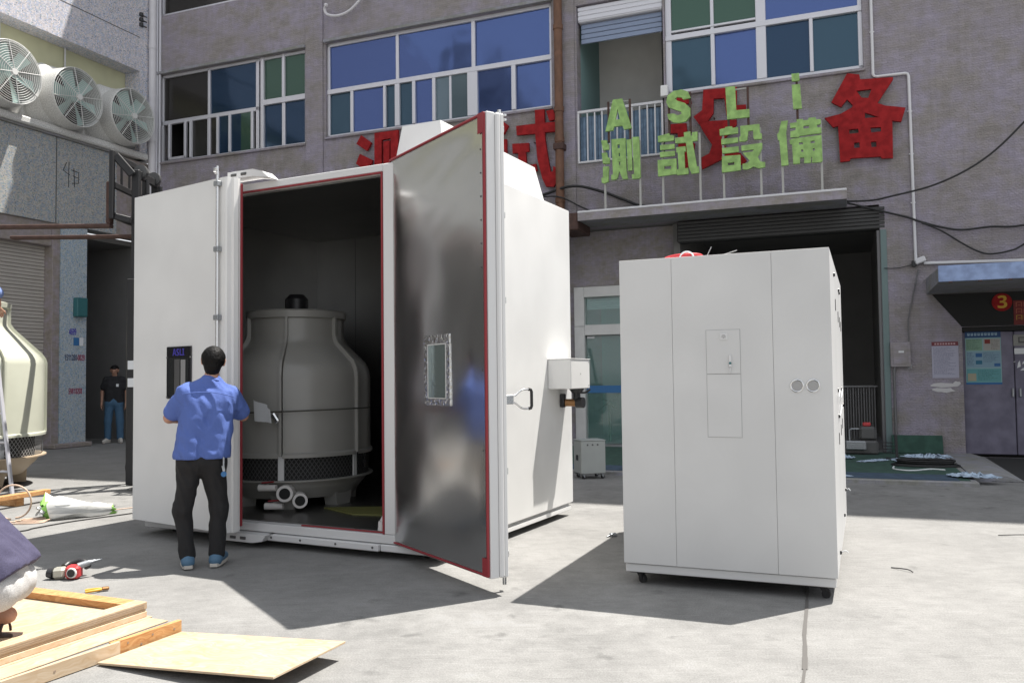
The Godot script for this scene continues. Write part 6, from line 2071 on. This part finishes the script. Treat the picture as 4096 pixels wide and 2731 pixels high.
func platform_bits() -> void:
	var at := gp(1.16, 0, 4.15)
	var t := thing("small_cabinet", "knee-high grey cabinet on casters before the glass door", "cabinet", at, G_YAW + 0.62)
	var b := MB.new()
	b.box(Vector3(-0.17, 0.07, -0.16), Vector3(0.17, 0.50, 0.16), 0.008)
	part(t, "case", b, M.small_box)
	var tp := MB.new()
	tp.box(Vector3(-0.175, 0.501, -0.165), Vector3(0.175, 0.512, 0.165), 0.004)
	part(t, "top", tp, M.small_box)
	for k in 3:
		var h := MB.new()
		h.cyl(Vector3(-0.08 + k * 0.07, 0.45, 0.16), Vector3(-0.08 + k * 0.07, 0.45, 0.165), 0.012, -1.0, 10)
		part(t, "knob", h, M.machine_grey)
	var hp := MB.new()
	hp.box(Vector3(-0.178, 0.24, -0.04), Vector3(-0.171, 0.31, 0.04), 0.003)
	part(t, "recessed_handle", hp, M.black_plastic)
	for q in [Vector3(-0.13, 0, 0.12), Vector3(0.13, 0, 0.12), Vector3(-0.13, 0, -0.12), Vector3(0.13, 0, -0.12)]:
		caster(t, q, 0.07, 0.4, M.galvanised)
	# engine-like machine in the opening
	var e := thing("old_machine", "dark old machine with a grey front and a red cap by the shutter rail", "machine", gp(4.60, 0.06, 0.35), G_YAW)
	var e1 := MB.new()
	e1.box(Vector3(-0.30, 0.0, -0.25), Vector3(0.22, 0.22, 0.2), 0.03)
	e1.box(Vector3(-0.06, 0.22, -0.22), Vector3(0.20, 0.44, 0.16), 0.04)
	part(e, "body", e1, M.machine_grey)
	var e2 := MB.new()
	e2.box(Vector3(-0.26, 0.08, 0.2), Vector3(0.04, 0.22, 0.28), 0.015)
	for k in 4: e2.box(Vector3(-0.22, 0.095 + k * 0.03, 0.281), Vector3(0.0, 0.11 + k * 0.03, 0.286), 0.002)
	part(e, "front_cover", e2, M.galvanised)
	var e3 := MB.new()
	e3.box(Vector3(0.0, 0.44, -0.10), Vector3(0.12, 0.50, 0.06), 0.015)
	part(e, "red_cap", e3, M.tool_red)
	var e4 := MB.new()
	e4.tube([Vector3(-0.20, 0.22, 0.1), Vector3(-0.20, 0.38, 0.1), Vector3(-0.17, 0.40, 0.1), Vector3(-0.05, 0.40, 0.1)], 0.015, 8)
	part(e, "lift_handle", e4, M.galvanised)
	# green mat leaning on the wall
	var gm := MB.new()
	gm.box(Vector3(0, 0, 0), Vector3(0.74, 0.30, 0.02), 0.008)
	var g := solo("leaning_mat", gm, M.carpet, "dark green mat leaning against the foot of the wall", "mat", gp(5.03, 0.062, 0.16), G_YAW)
	g.rotation.x = -0.35
	for q in [["crumpled blue white plastic sheet in front of the leaning green mat", 5.46, 1.0, 0.34, 0.16, 0.16, 3], ["flat strip of pale plastic on the green floor covering left of the iron post", 4.72, 1.55, 0.30, 0.05, 0.10, 4], ["small crumpled pale wrapper at the foot of the iron post", 5.06, 1.40, 0.22, 0.06, 0.10, 8], ["crumpled white bag at the corner of the raised strip by the ramp", 5.78, 3.38, 0.30, 0.14, 0.15, 9], ["pale sheet poking out beside the cabinet on the green floor covering", 4.30, 1.25, 0.16, 0.14, 0.12, 12], ["flat white paper scrap at the front edge of the raised strip beside the cabinet", 4.30, 3.55, 0.14, 0.02, 0.08, 15]]:
		solo("plastic_scrap", crumple(q[3], q[4], q[5], q[6]), M.sheet_blue_white, q[0], "plastic sheet", gp(q[1], 0.064, q[2]), G_YAW + q[6])
	var ip := MB.new()
	ip.bar(Vector3(5.05, 0.06, 1.20), Vector3(5.04, 0.42, 1.15), 0.04, 0.04, 0.004)
	ip.box(Vector3(4.90, 0.062, 1.1), Vector3(5.18, 0.075, 1.3), 0.003)
	for k in 4: ip.box(Vector3(4.86, 0.30 - k * 0.05, 1.14), Vector3(5.03, 0.31 - k * 0.05, 1.17), 0.002)
	solo("iron_post", ip, M.dark_iron, "short iron post with a foot plate on the green floor covering", "post", G_AT, G_YAW)
	var co := MB.new()
	for k in 7:
		var pts := []
		var r := 0.30 + rng.randf_range(-0.07, 0.07)
		for e5 in 26:
			var a := TAU * e5 / 26
			pts.append(Vector3(cos(a) * r * 1.2 + rng.randf_range(-0.008, 0.008), 0.012 + k * 0.011, sin(a) * r * 0.7))
		co.tube(pts, 0.011, 6, true)
	solo("cable_coil", co, M.cable_black, "flat coil of black cable on the green floor covering", "cable", gp(5.36, 0.062, 2.05), G_YAW)
	var wc := MB.new()
	wc.tube(curve_pts([Vector3(4.95, 0.07, 2.35), Vector3(4.93, 0.07, 2.62), Vector3(5.05, 0.07, 2.78), Vector3(5.2, 0.07, 2.75), Vector3(5.38, 0.07, 2.55), Vector3(5.55, 0.07, 2.6)], 5), 0.010, 6)
	solo("white_cord", wc, M.paper, "white cord curving on the floor covering beside the black coil", "cord", G_AT, G_YAW)

# ---------------------------------------------------------------- bodies: a field of tapered capsules joined smoothly, meshed as surface nets
func field_mesh(bones: Array, cell: float, k: float, wrinkle := 0.0, sd := 1, wf := 9.0, clip := []) -> ArrayMesh:
	var lo := Vector3(1e9, 1e9, 1e9)
	var hi := -lo
	var rad := 0.0
	for b in bones:
		rad = maxf(b[2], b[3])
		for p in [b[0], b[1]]:
			lo = lo.min(p - Vector3.ONE * rad); hi = hi.max(p + Vector3.ONE * rad)
	var pad := cell * 4.0 + k
	lo -= Vector3.ONE * pad; hi += Vector3.ONE * pad
	var nx := int((hi.x - lo.x) / cell) + 2
	var ny := int((hi.y - lo.y) / cell) + 2
	var nz := int((hi.z - lo.z) / cell) + 2
	var d := PackedFloat32Array()
	d.resize(nx * ny * nz)
	d.fill(1.0)
	for b in bones:
		var a: Vector3 = b[0]
		var c: Vector3 = b[1]
		var r0: float = b[2]
		var r1: float = b[3]
		var m := maxf(r0, r1) + pad - cell
		var l := (a.min(c) - Vector3.ONE * m - lo) / cell
		var h := (a.max(c) + Vector3.ONE * m - lo) / cell
		var ac := c - a
		var inv := 1.0 / maxf(ac.length_squared(), 1e-9)
		for z in range(maxi(0, int(l.z)), mini(nz, int(h.z) + 1)):
			for y in range(maxi(0, int(l.y)), mini(ny, int(h.y) + 1)):
				var at := (z * ny + y) * nx
				for x in range(maxi(0, int(l.x)), mini(nx, int(h.x) + 1)):
					var p := lo + Vector3(x, y, z) * cell - a
					var t := clampf(p.dot(ac) * inv, 0.0, 1.0)
					var v := (p - ac * t).length() - lerpf(r0, r1, t)
					var o := d[at + x]
					var e := maxf(k - absf(o - v), 0.0)
					d[at + x] = minf(o, v) - e * e * 0.25 / k
	if wrinkle > 0.0:
		var f := FastNoiseLite.new()
		f.seed = sd
		f.frequency = 1.0
		f.fractal_octaves = 2
		for i in d.size():
			if absf(d[i]) < 0.04:
				var x := i % nx
				var y := (i / nx) % ny
				var z := i / (nx * ny)
				var p := lo + Vector3(x, y, z) * cell
				d[i] += (absf(f.get_noise_3d(p.x * wf * 1.2 + p.y * wf * 0.55, p.y * wf * 0.45 - p.x * wf * 0.25, p.z * wf)) - 0.2) * wrinkle
	if clip.size() == 2:
		# cut square across, as a hem is
		for i in d.size():
			if d[i] < 0.06:
				var p := lo + Vector3(i % nx, (i / nx) % ny, i / (nx * ny)) * cell
				var o: float = (p - clip[0]).dot(clip[1])
				if p.distance_to(clip[0]) < 0.34: d[i] = maxf(d[i], o)
	# surface nets
	var idx := {}
	var vs := PackedVector3Array()
	var ns := PackedVector3Array()
	var sy := nx
	var sz := nx * ny
	var offs := [0, 1, sy, sy + 1, sz, sz + 1, sz + sy, sz + sy + 1]
	for z in nz - 1:
		for y in ny - 1:
			var row := (z * ny + y) * nx
			for x in nx - 1:
				var i := row + x
				var s := 0
				if d[i] < 0.0: s += 1
				if d[i + 1] < 0.0: s += 1
				if d[i + sy] < 0.0: s += 1
				if d[i + sy + 1] < 0.0: s += 1
				if d[i + sz] < 0.0: s += 1
				if d[i + sz + 1] < 0.0: s += 1
				if d[i + sz + sy] < 0.0: s += 1
				if d[i + sz + sy + 1] < 0.0: s += 1
				if s == 0 or s == 8: continue
				var q := Vector3.ZERO
				var cnt := 0
				for e in [[0, 1], [2, 3], [4, 5], [6, 7], [0, 2], [1, 3], [4, 6], [5, 7], [0, 4], [1, 5], [2, 6], [3, 7]]:
					var va := d[i + offs[e[0]]]
					var vb := d[i + offs[e[1]]]
					if (va < 0.0) == (vb < 0.0): continue
					var t := va / (va - vb)
					var pa := Vector3(e[0] & 1, (e[0] >> 1) & 1, e[0] >> 2)
					var pb := Vector3(e[1] & 1, (e[1] >> 1) & 1, e[1] >> 2)
					q += pa.lerp(pb, t)
					cnt += 1
				idx[i] = vs.size()
				vs.append(lo + (Vector3(x, y, z) + q / cnt) * cell)
				var g := Vector3(d[i + 1] + d[i + 1 + sy] + d[i + 1 + sz] + d[i + 1 + sy + sz] - d[i] - d[i + sy] - d[i + sz] - d[i + sy + sz],
					d[i + sy] + d[i + sy + 1] + d[i + sy + sz] + d[i + sy + sz + 1] - d[i] - d[i + 1] - d[i + sz] - d[i + sz + 1],
					d[i + sz] + d[i + sz + 1] + d[i + sz + sy] + d[i + sz + sy + 1] - d[i] - d[i + 1] - d[i + sy] - d[i + sy + 1])
				ns.append(g.normalized())
	var tri := PackedInt32Array()
	for i in idx:
		for ax in 3:
			var step: int = [1, sy, sz][ax]
			var u: int = [sy, sz, 1][ax]
			var w: int = [sz, 1, sy][ax]
			if (d[i] < 0.0) == (d[i + step] < 0.0): continue
			if not (idx.has(i - u) and idx.has(i - w) and idx.has(i - u - w)): continue
			var a: int = idx[i]
			var b: int = idx[i - u]
			var c: int = idx[i - u - w]
			var e: int = idx[i - w]
			if d[i] < 0.0: tri.append_array(PackedInt32Array([a, c, b, a, e, c]))
			else: tri.append_array(PackedInt32Array([a, b, c, a, c, e]))
	var arr := []
	arr.resize(Mesh.ARRAY_MAX)
	arr[Mesh.ARRAY_VERTEX] = vs; arr[Mesh.ARRAY_NORMAL] = ns; arr[Mesh.ARRAY_INDEX] = tri
	var m := ArrayMesh.new()
	m.add_surface_from_arrays(Mesh.PRIMITIVE_TRIANGLES, arr)
	return m

func merged(parts: Array) -> ArrayMesh:
	var st := SurfaceTool.new()
	st.begin(Mesh.PRIMITIVE_TRIANGLES)
	for m in parts: st.append_from(m, 0, Transform3D())
	return st.commit()

# five bent fingers on a palm; d points along the forearm, palm_n the way the palm faces, side 1 = thumb towards the cross product
func hand_bones(w: Vector3, d: Vector3, palm_n: Vector3, thumb: float, s: float, curl: float) -> Array:
	d = d.normalized()
	var n := (palm_n - d * palm_n.dot(d)).normalized()
	var a := d.cross(n).normalized() * thumb
	var out := [[w, w + d * 0.03 * s, 0.026 * s, 0.024 * s]]
	for k in 4:
		var o := (1.5 - k) * 0.019 * s
		var base := w + d * 0.075 * s + a * o
		out.append([w + d * 0.02 * s + a * o * 0.7, base, 0.018 * s, 0.013 * s])
		var len_: float = [0.070, 0.078, 0.072, 0.056][k] * s
		var p := base
		var dir := d
		for j in 3:
			dir = (dir + n * curl * (0.5 + 0.3 * j)).normalized()
			var q: Vector3 = p + dir * len_ * [0.45, 0.30, 0.25][j]
			out.append([p, q, [0.0095, 0.0088, 0.008][j] * s, [0.0088, 0.008, 0.0065][j] * s])
			p = q
	var tb := w + d * 0.025 * s + a * 0.026 * s
	var t1 := tb + (d * 0.6 + a * 0.75 + n * 0.3).normalized() * 0.04 * s
	out.append([w + d * 0.01 * s, tb, 0.018 * s, 0.014 * s])
	out.append([tb, t1, 0.013 * s, 0.011 * s])
	out.append([t1, t1 + (d * 0.9 + a * 0.2 + n * 0.4).normalized() * 0.032 * s, 0.011 * s, 0.008 * s])
	return out

# j: joints by name; c: materials and sizes
func person(label: String, at: Vector3, yaw: float, j: Dictionary, c: Dictionary) -> Node3D:
	var t := thing("person", label, "person", at, yaw)
	var s: float = c.get("s", 1.0)
	var cell: float = c.get("cell", 0.014)
	var f: Vector3 = j.face.normalized()          # where the head looks
	var up: Vector3 = (j.head - j.neck).normalized()
	up = (up - f * up.dot(f) * 0.7).normalized()
	var rt := f.cross(up).normalized()
	var hd: Vector3 = j.head                       # middle of the skull
	var skin := [
		[j.neck - up * 0.03 * s, hd - up * 0.04 * s, 0.056 * s, 0.05 * s],
		[j.chest, j.neck, 0.085 * s, 0.05 * s], [j.pelvis, j.chest, 0.095 * s, 0.095 * s],
		[j.sl, j.sr, 0.05 * s, 0.05 * s], [j.hl, j.hr, 0.09 * s, 0.09 * s]]
	for e in ["l", "r"]:
		skin.append([j["s" + e], j["e" + e], 0.048 * s, 0.038 * s])
		skin.append([j["e" + e], j["w" + e], 0.040 * s, 0.026 * s])
		skin.append([j["h" + e], j["k" + e], 0.075 * s, 0.052 * s])
		skin.append([j["k" + e], j["a" + e], 0.052 * s, 0.034 * s])
		skin.append([j["a" + e], j["t" + e], 0.036 * s, 0.026 * s])
	var body := field_mesh(skin, cell * 1.25, 0.03 * s)
	var head := [
		[hd + up * 0.018 * s - f * 0.012 * s, hd + up * 0.022 * s + f * 0.022 * s, 0.082 * s, 0.074 * s],
		[hd + f * 0.03 * s - up * 0.02 * s, hd + f * 0.042 * s - up * 0.078 * s, 0.058 * s, 0.034 * s],
		[hd - up * 0.02 * s, j.neck, 0.055 * s, 0.052 * s],
		[hd + f * 0.092 * s - up * 0.008 * s, hd + f * 0.108 * s - up * 0.034 * s, 0.010 * s, 0.015 * s],
		[hd + f * 0.078 * s - up * 0.062 * s - rt * 0.014 * s, hd + f * 0.078 * s - up * 0.062 * s + rt * 0.014 * s, 0.011 * s, 0.011 * s]]
	for q in [-1.0, 1.0]:
		head.append([hd + rt * q * 0.082 * s - f * 0.002 * s + up * 0.012 * s, hd + rt * q * 0.080 * s - f * 0.004 * s - up * 0.026 * s, 0.015 * s, 0.011 * s])
		head.append([hd + rt * q * 0.05 * s + f * 0.06 * s + up * 0.024 * s, hd + rt * q * 0.02 * s + f * 0.078 * s + up * 0.022 * s, 0.014 * s, 0.012 * s])
	var pieces := [body, field_mesh(head, cell * 0.5, 0.016 * s)]
	for e in [["l", c.get("thumb_l", 1.0)], ["r", c.get("thumb_r", -1.0)]]:
		var w: Vector3 = j["w" + e[0]]
		var fd: Vector3 = w - j["e" + e[0]]
		pieces.append(field_mesh(hand_bones(w, c.get("hand_" + e[0], fd), c.get("palm_" + e[0], Vector3.DOWN), e[1], s, c.get("curl", 0.35)), 0.0042 if cell < 0.016 else 0.007, 0.006))
	part(t, "body", merged(pieces), M[c.skin])
	# hair: the skull a little larger, drawn back from the face
	var hair := [
		[hd + up * 0.034 * s - f * 0.020 * s, hd + up * 0.040 * s + f * 0.026 * s, 0.088 * s, 0.074 * s],
		[hd - f * 0.034 * s, hd - up * 0.045 * s - f * 0.038 * s, 0.078 * s, 0.064 * s], [hd - up * 0.045 * s - f * 0.038 * s, hd - up * 0.088 * s - f * 0.030 * s, 0.060 * s, 0.046 * s]]
	for q in [-1.0, 1.0]:
		hair.append([hd + rt * q * 0.054 * s - f * 0.018 * s + up * 0.03 * s, hd + rt * q * 0.060 * s - f * 0.020 * s - up * 0.012 * s, 0.036 * s, 0.024 * s])
	part(t, "hair", field_mesh(hair, cell * 0.5, 0.02 * s, 0.006, 3, 34.0), M.hair)
	if c.get("eyes", false):
		for q in [-1.0, 1.0]:
			var e := MB.new()
			e.ball(hd + f * 0.080 * s + rt * q * 0.031 * s + up * 0.004 * s, Vector3.ONE * 0.0105 * s, 10, 8)
			part(t, "eye", e, M.black_gloss)
	# shirt
	var hem: Vector3 = c.get("hem", j.pelvis)
	var w1: float = c.get("shirt_w", 0.115)
	var across: Vector3 = (j.sr - j.sl).normalized()
	var ha: Vector3 = (j.hr - j.hl).normalized()
	var ch: Vector3 = j.chest
	var shirt := [
		[j.sl + across * 0.035 * s, j.sr - across * 0.035 * s, 0.072 * s, 0.072 * s],
		[ch - across * 0.075 * s, hem - ha * 0.085 * s, w1 * s, w1 * s * c.get("flare", 1.0)],
		[ch + across * 0.075 * s, hem + ha * 0.085 * s, w1 * s, w1 * s * c.get("flare", 1.0)],
		[ch, j.neck - (j.neck - ch) * 0.25, 0.105 * s, 0.070 * s]]
	for e in ["l", "r"]:
		var sh: Vector3 = j["s" + e]
		var el: Vector3 = j["e" + e]
		shirt.append([sh, sh.lerp(el, c.get("sleeve", 0.72)), 0.066 * s, 0.074 * s])
		shirt.append([j.neck - up * 0.035 * s, sh, 0.058 * s, 0.055 * s])
	part(t, "shirt", field_mesh(shirt, cell, 0.05 * s, c.get("wrinkle", 0.03), c.get("seed", 1), 6.5, c.get("clip", [])), M[c.shirt])
	if c.get("collar", true):
		var col := MB.new()
		var pts := []
		for e in 20:
			var a := TAU * e / 20
			pts.append(j.neck - up * 0.012 * s - up * 0.028 * (0.5 + 0.5 * cos(a)) * s + f * cos(a) * 0.058 * s + rt * sin(a) * 0.060 * s)
		col.tube(pts, 0.017 * s, 8, true)
		part(t, "collar", col, M[c.shirt])
	# trousers
	var kw: float = c.get("leg_w", 0.078)
	var tr := [[j.hl, j.hr, 0.108 * s, 0.108 * s], [j.pelvis + Vector3(0, 0.05 * s, 0), j.pelvis, 0.108 * s, 0.112 * s]]
	for e in ["l", "r"]:
		var kn: Vector3 = j["k" + e]
		var an: Vector3 = j["a" + e]
		tr.append([j["h" + e], kn, 0.100 * s, kw * s])
		tr.append([kn, kn.lerp(an, c.get("leg_len", 0.92)), kw * s, kw * c.get("cuff", 0.92) * s])
	part(t, "trousers", field_mesh(tr, cell, 0.035 * s, c.get("wrinkle", 0.03) * 0.8, c.get("seed", 1) + 5, 6.0), M[c.trousers])
	for e in ["l", "r"]:
		var an: Vector3 = j["a" + e]
		var to: Vector3 = j["t" + e]
		var dir := (to - an)
		dir.y = 0
		dir = dir.normalized()
		var sideways := dir.cross(Vector3.UP)
		var heel: Vector3 = Vector3(an.x, to.y, an.z) - dir * 0.035 * s
		var shoe := [[an, heel + Vector3(0, 0.045, 0) * s, 0.050 * s, 0.046 * s], [heel + Vector3(0, 0.042, 0) * s, to + Vector3(0, 0.034, 0) * s, 0.044 * s, 0.034 * s], [an, to + Vector3(0, 0.045, 0) * s - dir * 0.06 * s, 0.048 * s, 0.036 * s]]
		if c.get("bare", false):
			var so := MB.new()
			so.prism(PackedVector2Array([Vector2(-0.05, -0.04) * s, Vector2(0.10, -0.05) * s, Vector2(0.20, -0.04) * s, Vector2(0.215, 0) * s, Vector2(0.20, 0.04) * s, Vector2(0.10, 0.05) * s, Vector2(-0.05, 0.04) * s, Vector2(-0.07, 0) * s]), 0.0, 0.024, Transform3D(Basis(dir, sideways, dir.cross(sideways)), heel - Vector3(0, 0.012, 0) + dir * 0.03 * s))
			for k in 3:
				var st := []
				for g in 9:
					var a := PI * g / 8
					st.append(heel + dir * (0.05 + k * 0.055) * s + sideways * cos(a) * 0.045 * s + Vector3(0, sin(a) * 0.062 * s - 0.004, 0))
				so.tube(st, 0.007, 6)
			part(t, "sandal", so, M.sandal)
		else:
			part(t, "shoe", field_mesh(shoe, cell * 0.6, 0.02), M[c.shoes])
			var so := MB.new()
			so.prism(PackedVector2Array([Vector2(-0.048, -0.028) * s, Vector2(0.0, -0.040) * s, Vector2(0.12, -0.043) * s, Vector2(0.20, -0.036) * s, Vector2(0.232, 0) * s, Vector2(0.20, 0.036) * s, Vector2(0.12, 0.043) * s, Vector2(0.0, 0.040) * s, Vector2(-0.048, 0.028) * s]), -0.012, 0.012, Transform3D(Basis(dir, sideways, dir.cross(sideways)), heel + Vector3(0, 0.010, 0)))
			part(t, "sole", so, M.shoe_sole)
	return t

func people() -> void:
	# worker in blue, his back to us; local -z is the way he faces
	var w := person("worker in a blue short-sleeved shirt and black trousers seen from behind", Vector3(-2.283, 0, -6.18), 0.30, {
		"head": Vector3(0.075, 1.502, -0.055), "neck": Vector3(0.064, 1.375, -0.035), "face": Vector3(0.04, 0.0, -1), "chest": Vector3(0.050, 1.19, -0.03), "pelvis": Vector3(0.0, 0.79, 0.0),
		"sl": Vector3(-0.118, 1.262, -0.03), "sr": Vector3(0.205, 1.240, -0.05), "el": Vector3(-0.235, 1.085, -0.11), "er": Vector3(0.285, 1.085, -0.16), "wl": Vector3(-0.130, 1.05, -0.30), "wr": Vector3(0.275, 1.11, -0.385),
		"hl": Vector3(-0.078, 0.765, 0.0), "hr": Vector3(0.072, 0.765, -0.005), "kl": Vector3(-0.130, 0.42, -0.015), "kr": Vector3(0.115, 0.42, -0.02), "al": Vector3(-0.095, 0.085, 0.01), "ar": Vector3(0.105, 0.085, 0.0), "tl": Vector3(-0.125, 0.012, -0.17), "tr": Vector3(0.150, 0.012, -0.17)},
		{"s": 0.93, "cell": 0.0115, "skin": "skin", "shirt": "shirt_blue", "trousers": "trouser_black", "shoes": "shoe_blue", "hem": Vector3(0.0, 0.81, 0.0), "clip": [Vector3(0.0, 0.788, 0.0), Vector3(0, -1, 0)], "shirt_w": 0.126, "flare": 1.03, "sleeve": 0.74, "wrinkle": 0.024, "leg_w": 0.071, "cuff": 0.86, "leg_len": 0.97, "seed": 4, "palm_l": Vector3(0.3, -0.3, -1), "palm_r": Vector3(-1, -0.2, 0), "thumb_l": -1.0, "thumb_r": 1.0})
	var ky := MB.new()
	ky.tube([Vector3(0.155, 0.80, 0.11), Vector3(0.155, 0.735, 0.122)], 0.008, 6)
	ky.bar(Vector3(0.15, 0.74, 0.118), Vector3(0.158, 0.70, 0.122), 0.018, 0.006)
	part(w, "keys", ky, M.galvanised)
	var tg := MB.new()
	tg.cyl(Vector3(0.156, 0.68, 0.118), Vector3(0.156, 0.68, 0.126), 0.020, -1.0, 16)
	part(w, "key_tag", tg, M.sign_plate_blue)
	var yk := MB.new()
	yk.tube(curve_pts([Vector3(-0.13, 1.262, 0.075), Vector3(-0.03, 1.272, 0.108), Vector3(0.09, 1.270, 0.104), Vector3(0.22, 1.238, 0.055)], 5), 0.0035, 5)
	part(w, "yoke_seam", yk, M.shirt_blue)
	# man in black standing in the passage by the tiled pillar, facing us
	var p := person("standing person in a black polo shirt and blue jeans in the dark passage", Vector3(-8.815, 0, -18.6), PI + 0.25, {
		"head": Vector3(0.0, 1.60, 0.0), "neck": Vector3(0.0, 1.45, 0.01), "face": Vector3(-0.05, -0.05, -1), "chest": Vector3(0.0, 1.26, 0.01), "pelvis": Vector3(0.0, 0.90, 0.01),
		"sl": Vector3(-0.17, 1.39, 0.01), "sr": Vector3(0.17, 1.39, 0.01), "el": Vector3(-0.25, 1.12, 0.03), "er": Vector3(0.25, 1.12, 0.03), "wl": Vector3(-0.25, 0.87, -0.04), "wr": Vector3(0.25, 0.87, -0.04),
		"hl": Vector3(-0.09, 0.88, 0.0), "hr": Vector3(0.09, 0.88, 0.0), "kl": Vector3(-0.12, 0.48, -0.01), "kr": Vector3(0.12, 0.48, -0.01), "al": Vector3(-0.13, 0.09, 0.0), "ar": Vector3(0.13, 0.09, 0.0), "tl": Vector3(-0.18, 0.015, -0.16), "tr": Vector3(0.18, 0.015, -0.16)},
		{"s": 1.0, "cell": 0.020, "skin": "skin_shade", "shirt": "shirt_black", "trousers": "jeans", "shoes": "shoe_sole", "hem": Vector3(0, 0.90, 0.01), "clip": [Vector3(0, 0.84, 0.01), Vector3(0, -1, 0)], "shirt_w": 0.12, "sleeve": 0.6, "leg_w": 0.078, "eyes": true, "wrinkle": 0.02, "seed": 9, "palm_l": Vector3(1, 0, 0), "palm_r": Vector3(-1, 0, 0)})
	var lg := MB.new()
	lg.at(Vector3(0.05, 0.06, 0.004), Vector3(-0.085, 1.27, -0.118), 0.001)
	part(p, "shirt_badge", lg, M.paper)
	# crouching man at the lower left, leaning forward over the crate panel, turned away to the left
	person("crouching person in a navy shirt and rolled pale trousers on the crate panel", Vector3(-2.60, 0.058, -4.27), 1.75, {
		"head": Vector3(0.03, 0.86, -0.46), "neck": Vector3(0.02, 0.76, -0.35), "face": Vector3(0.1, -0.75, -1), "chest": Vector3(0.0, 0.605, -0.20), "pelvis": Vector3(0.0, 0.315, 0.02),
		"sl": Vector3(-0.17, 0.66, -0.26), "sr": Vector3(0.17, 0.66, -0.26), "el": Vector3(-0.24, 0.42, -0.42), "er": Vector3(0.24, 0.42, -0.42), "wl": Vector3(-0.14, 0.18, -0.52), "wr": Vector3(0.12, 0.18, -0.52),
		"hl": Vector3(-0.10, 0.285, 0.03), "hr": Vector3(0.10, 0.285, 0.03), "kl": Vector3(-0.19, 0.40, -0.36), "kr": Vector3(0.19, 0.40, -0.36), "al": Vector3(-0.14, 0.10, -0.02), "ar": Vector3(0.13, 0.10, 0.0), "tl": Vector3(-0.17, 0.014, -0.17), "tr": Vector3(0.16, 0.014, -0.15)},
		{"s": 0.98, "cell": 0.012, "skin": "skin", "shirt": "shirt_navy", "trousers": "trouser_grey", "shoes": "sandal", "hem": Vector3(0, 0.345, 0.03), "clip": [Vector3(0, 0.315, 0.05), Vector3(0, -0.8, 0.6)], "shirt_w": 0.145, "flare": 1.0, "sleeve": 0.7, "leg_w": 0.080, "leg_len": 0.38, "cuff": 1.0, "wrinkle": 0.014, "seed": 14, "bare": true, "collar": false, "palm_l": Vector3(0.5, -1, 0), "palm_r": Vector3(-0.5, -1, 0)})
	# man up on the ladder, only an arm in view
	person("person in a pale blue shirt on the ladder at the left edge", Vector3(-6.68, 1.33, -10.25), 0.35, {
		"head": Vector3(0.0, 1.60, 0.0), "neck": Vector3(0.0, 1.45, 0.01), "face": Vector3(0, -0.3, -1), "chest": Vector3(0.0, 1.26, 0.01), "pelvis": Vector3(0.0, 0.90, 0.05),
		"sl": Vector3(-0.17, 1.39, 0.01), "sr": Vector3(0.17, 1.39, 0.01), "el": Vector3(-0.25, 1.14, -0.03), "er": Vector3(0.335, 1.13, 0.04), "wl": Vector3(-0.16, 0.97, -0.22), "wr": Vector3(0.32, 0.96, -0.17),
		"hl": Vector3(-0.09, 0.88, 0.04), "hr": Vector3(0.09, 0.88, 0.04), "kl": Vector3(-0.10, 0.48, -0.03), "kr": Vector3(0.10, 0.48, -0.03), "al": Vector3(-0.09, 0.09, 0.02), "ar": Vector3(0.09, 0.09, 0.02), "tl": Vector3(-0.10, 0.015, -0.14), "tr": Vector3(0.10, 0.015, -0.14)},
		{"s": 0.97, "cell": 0.02, "skin": "skin", "shirt": "shirt_pale_blue", "trousers": "trouser_black", "shoes": "sandal", "sleeve": 1.0, "wrinkle": 0.025, "seed": 22})
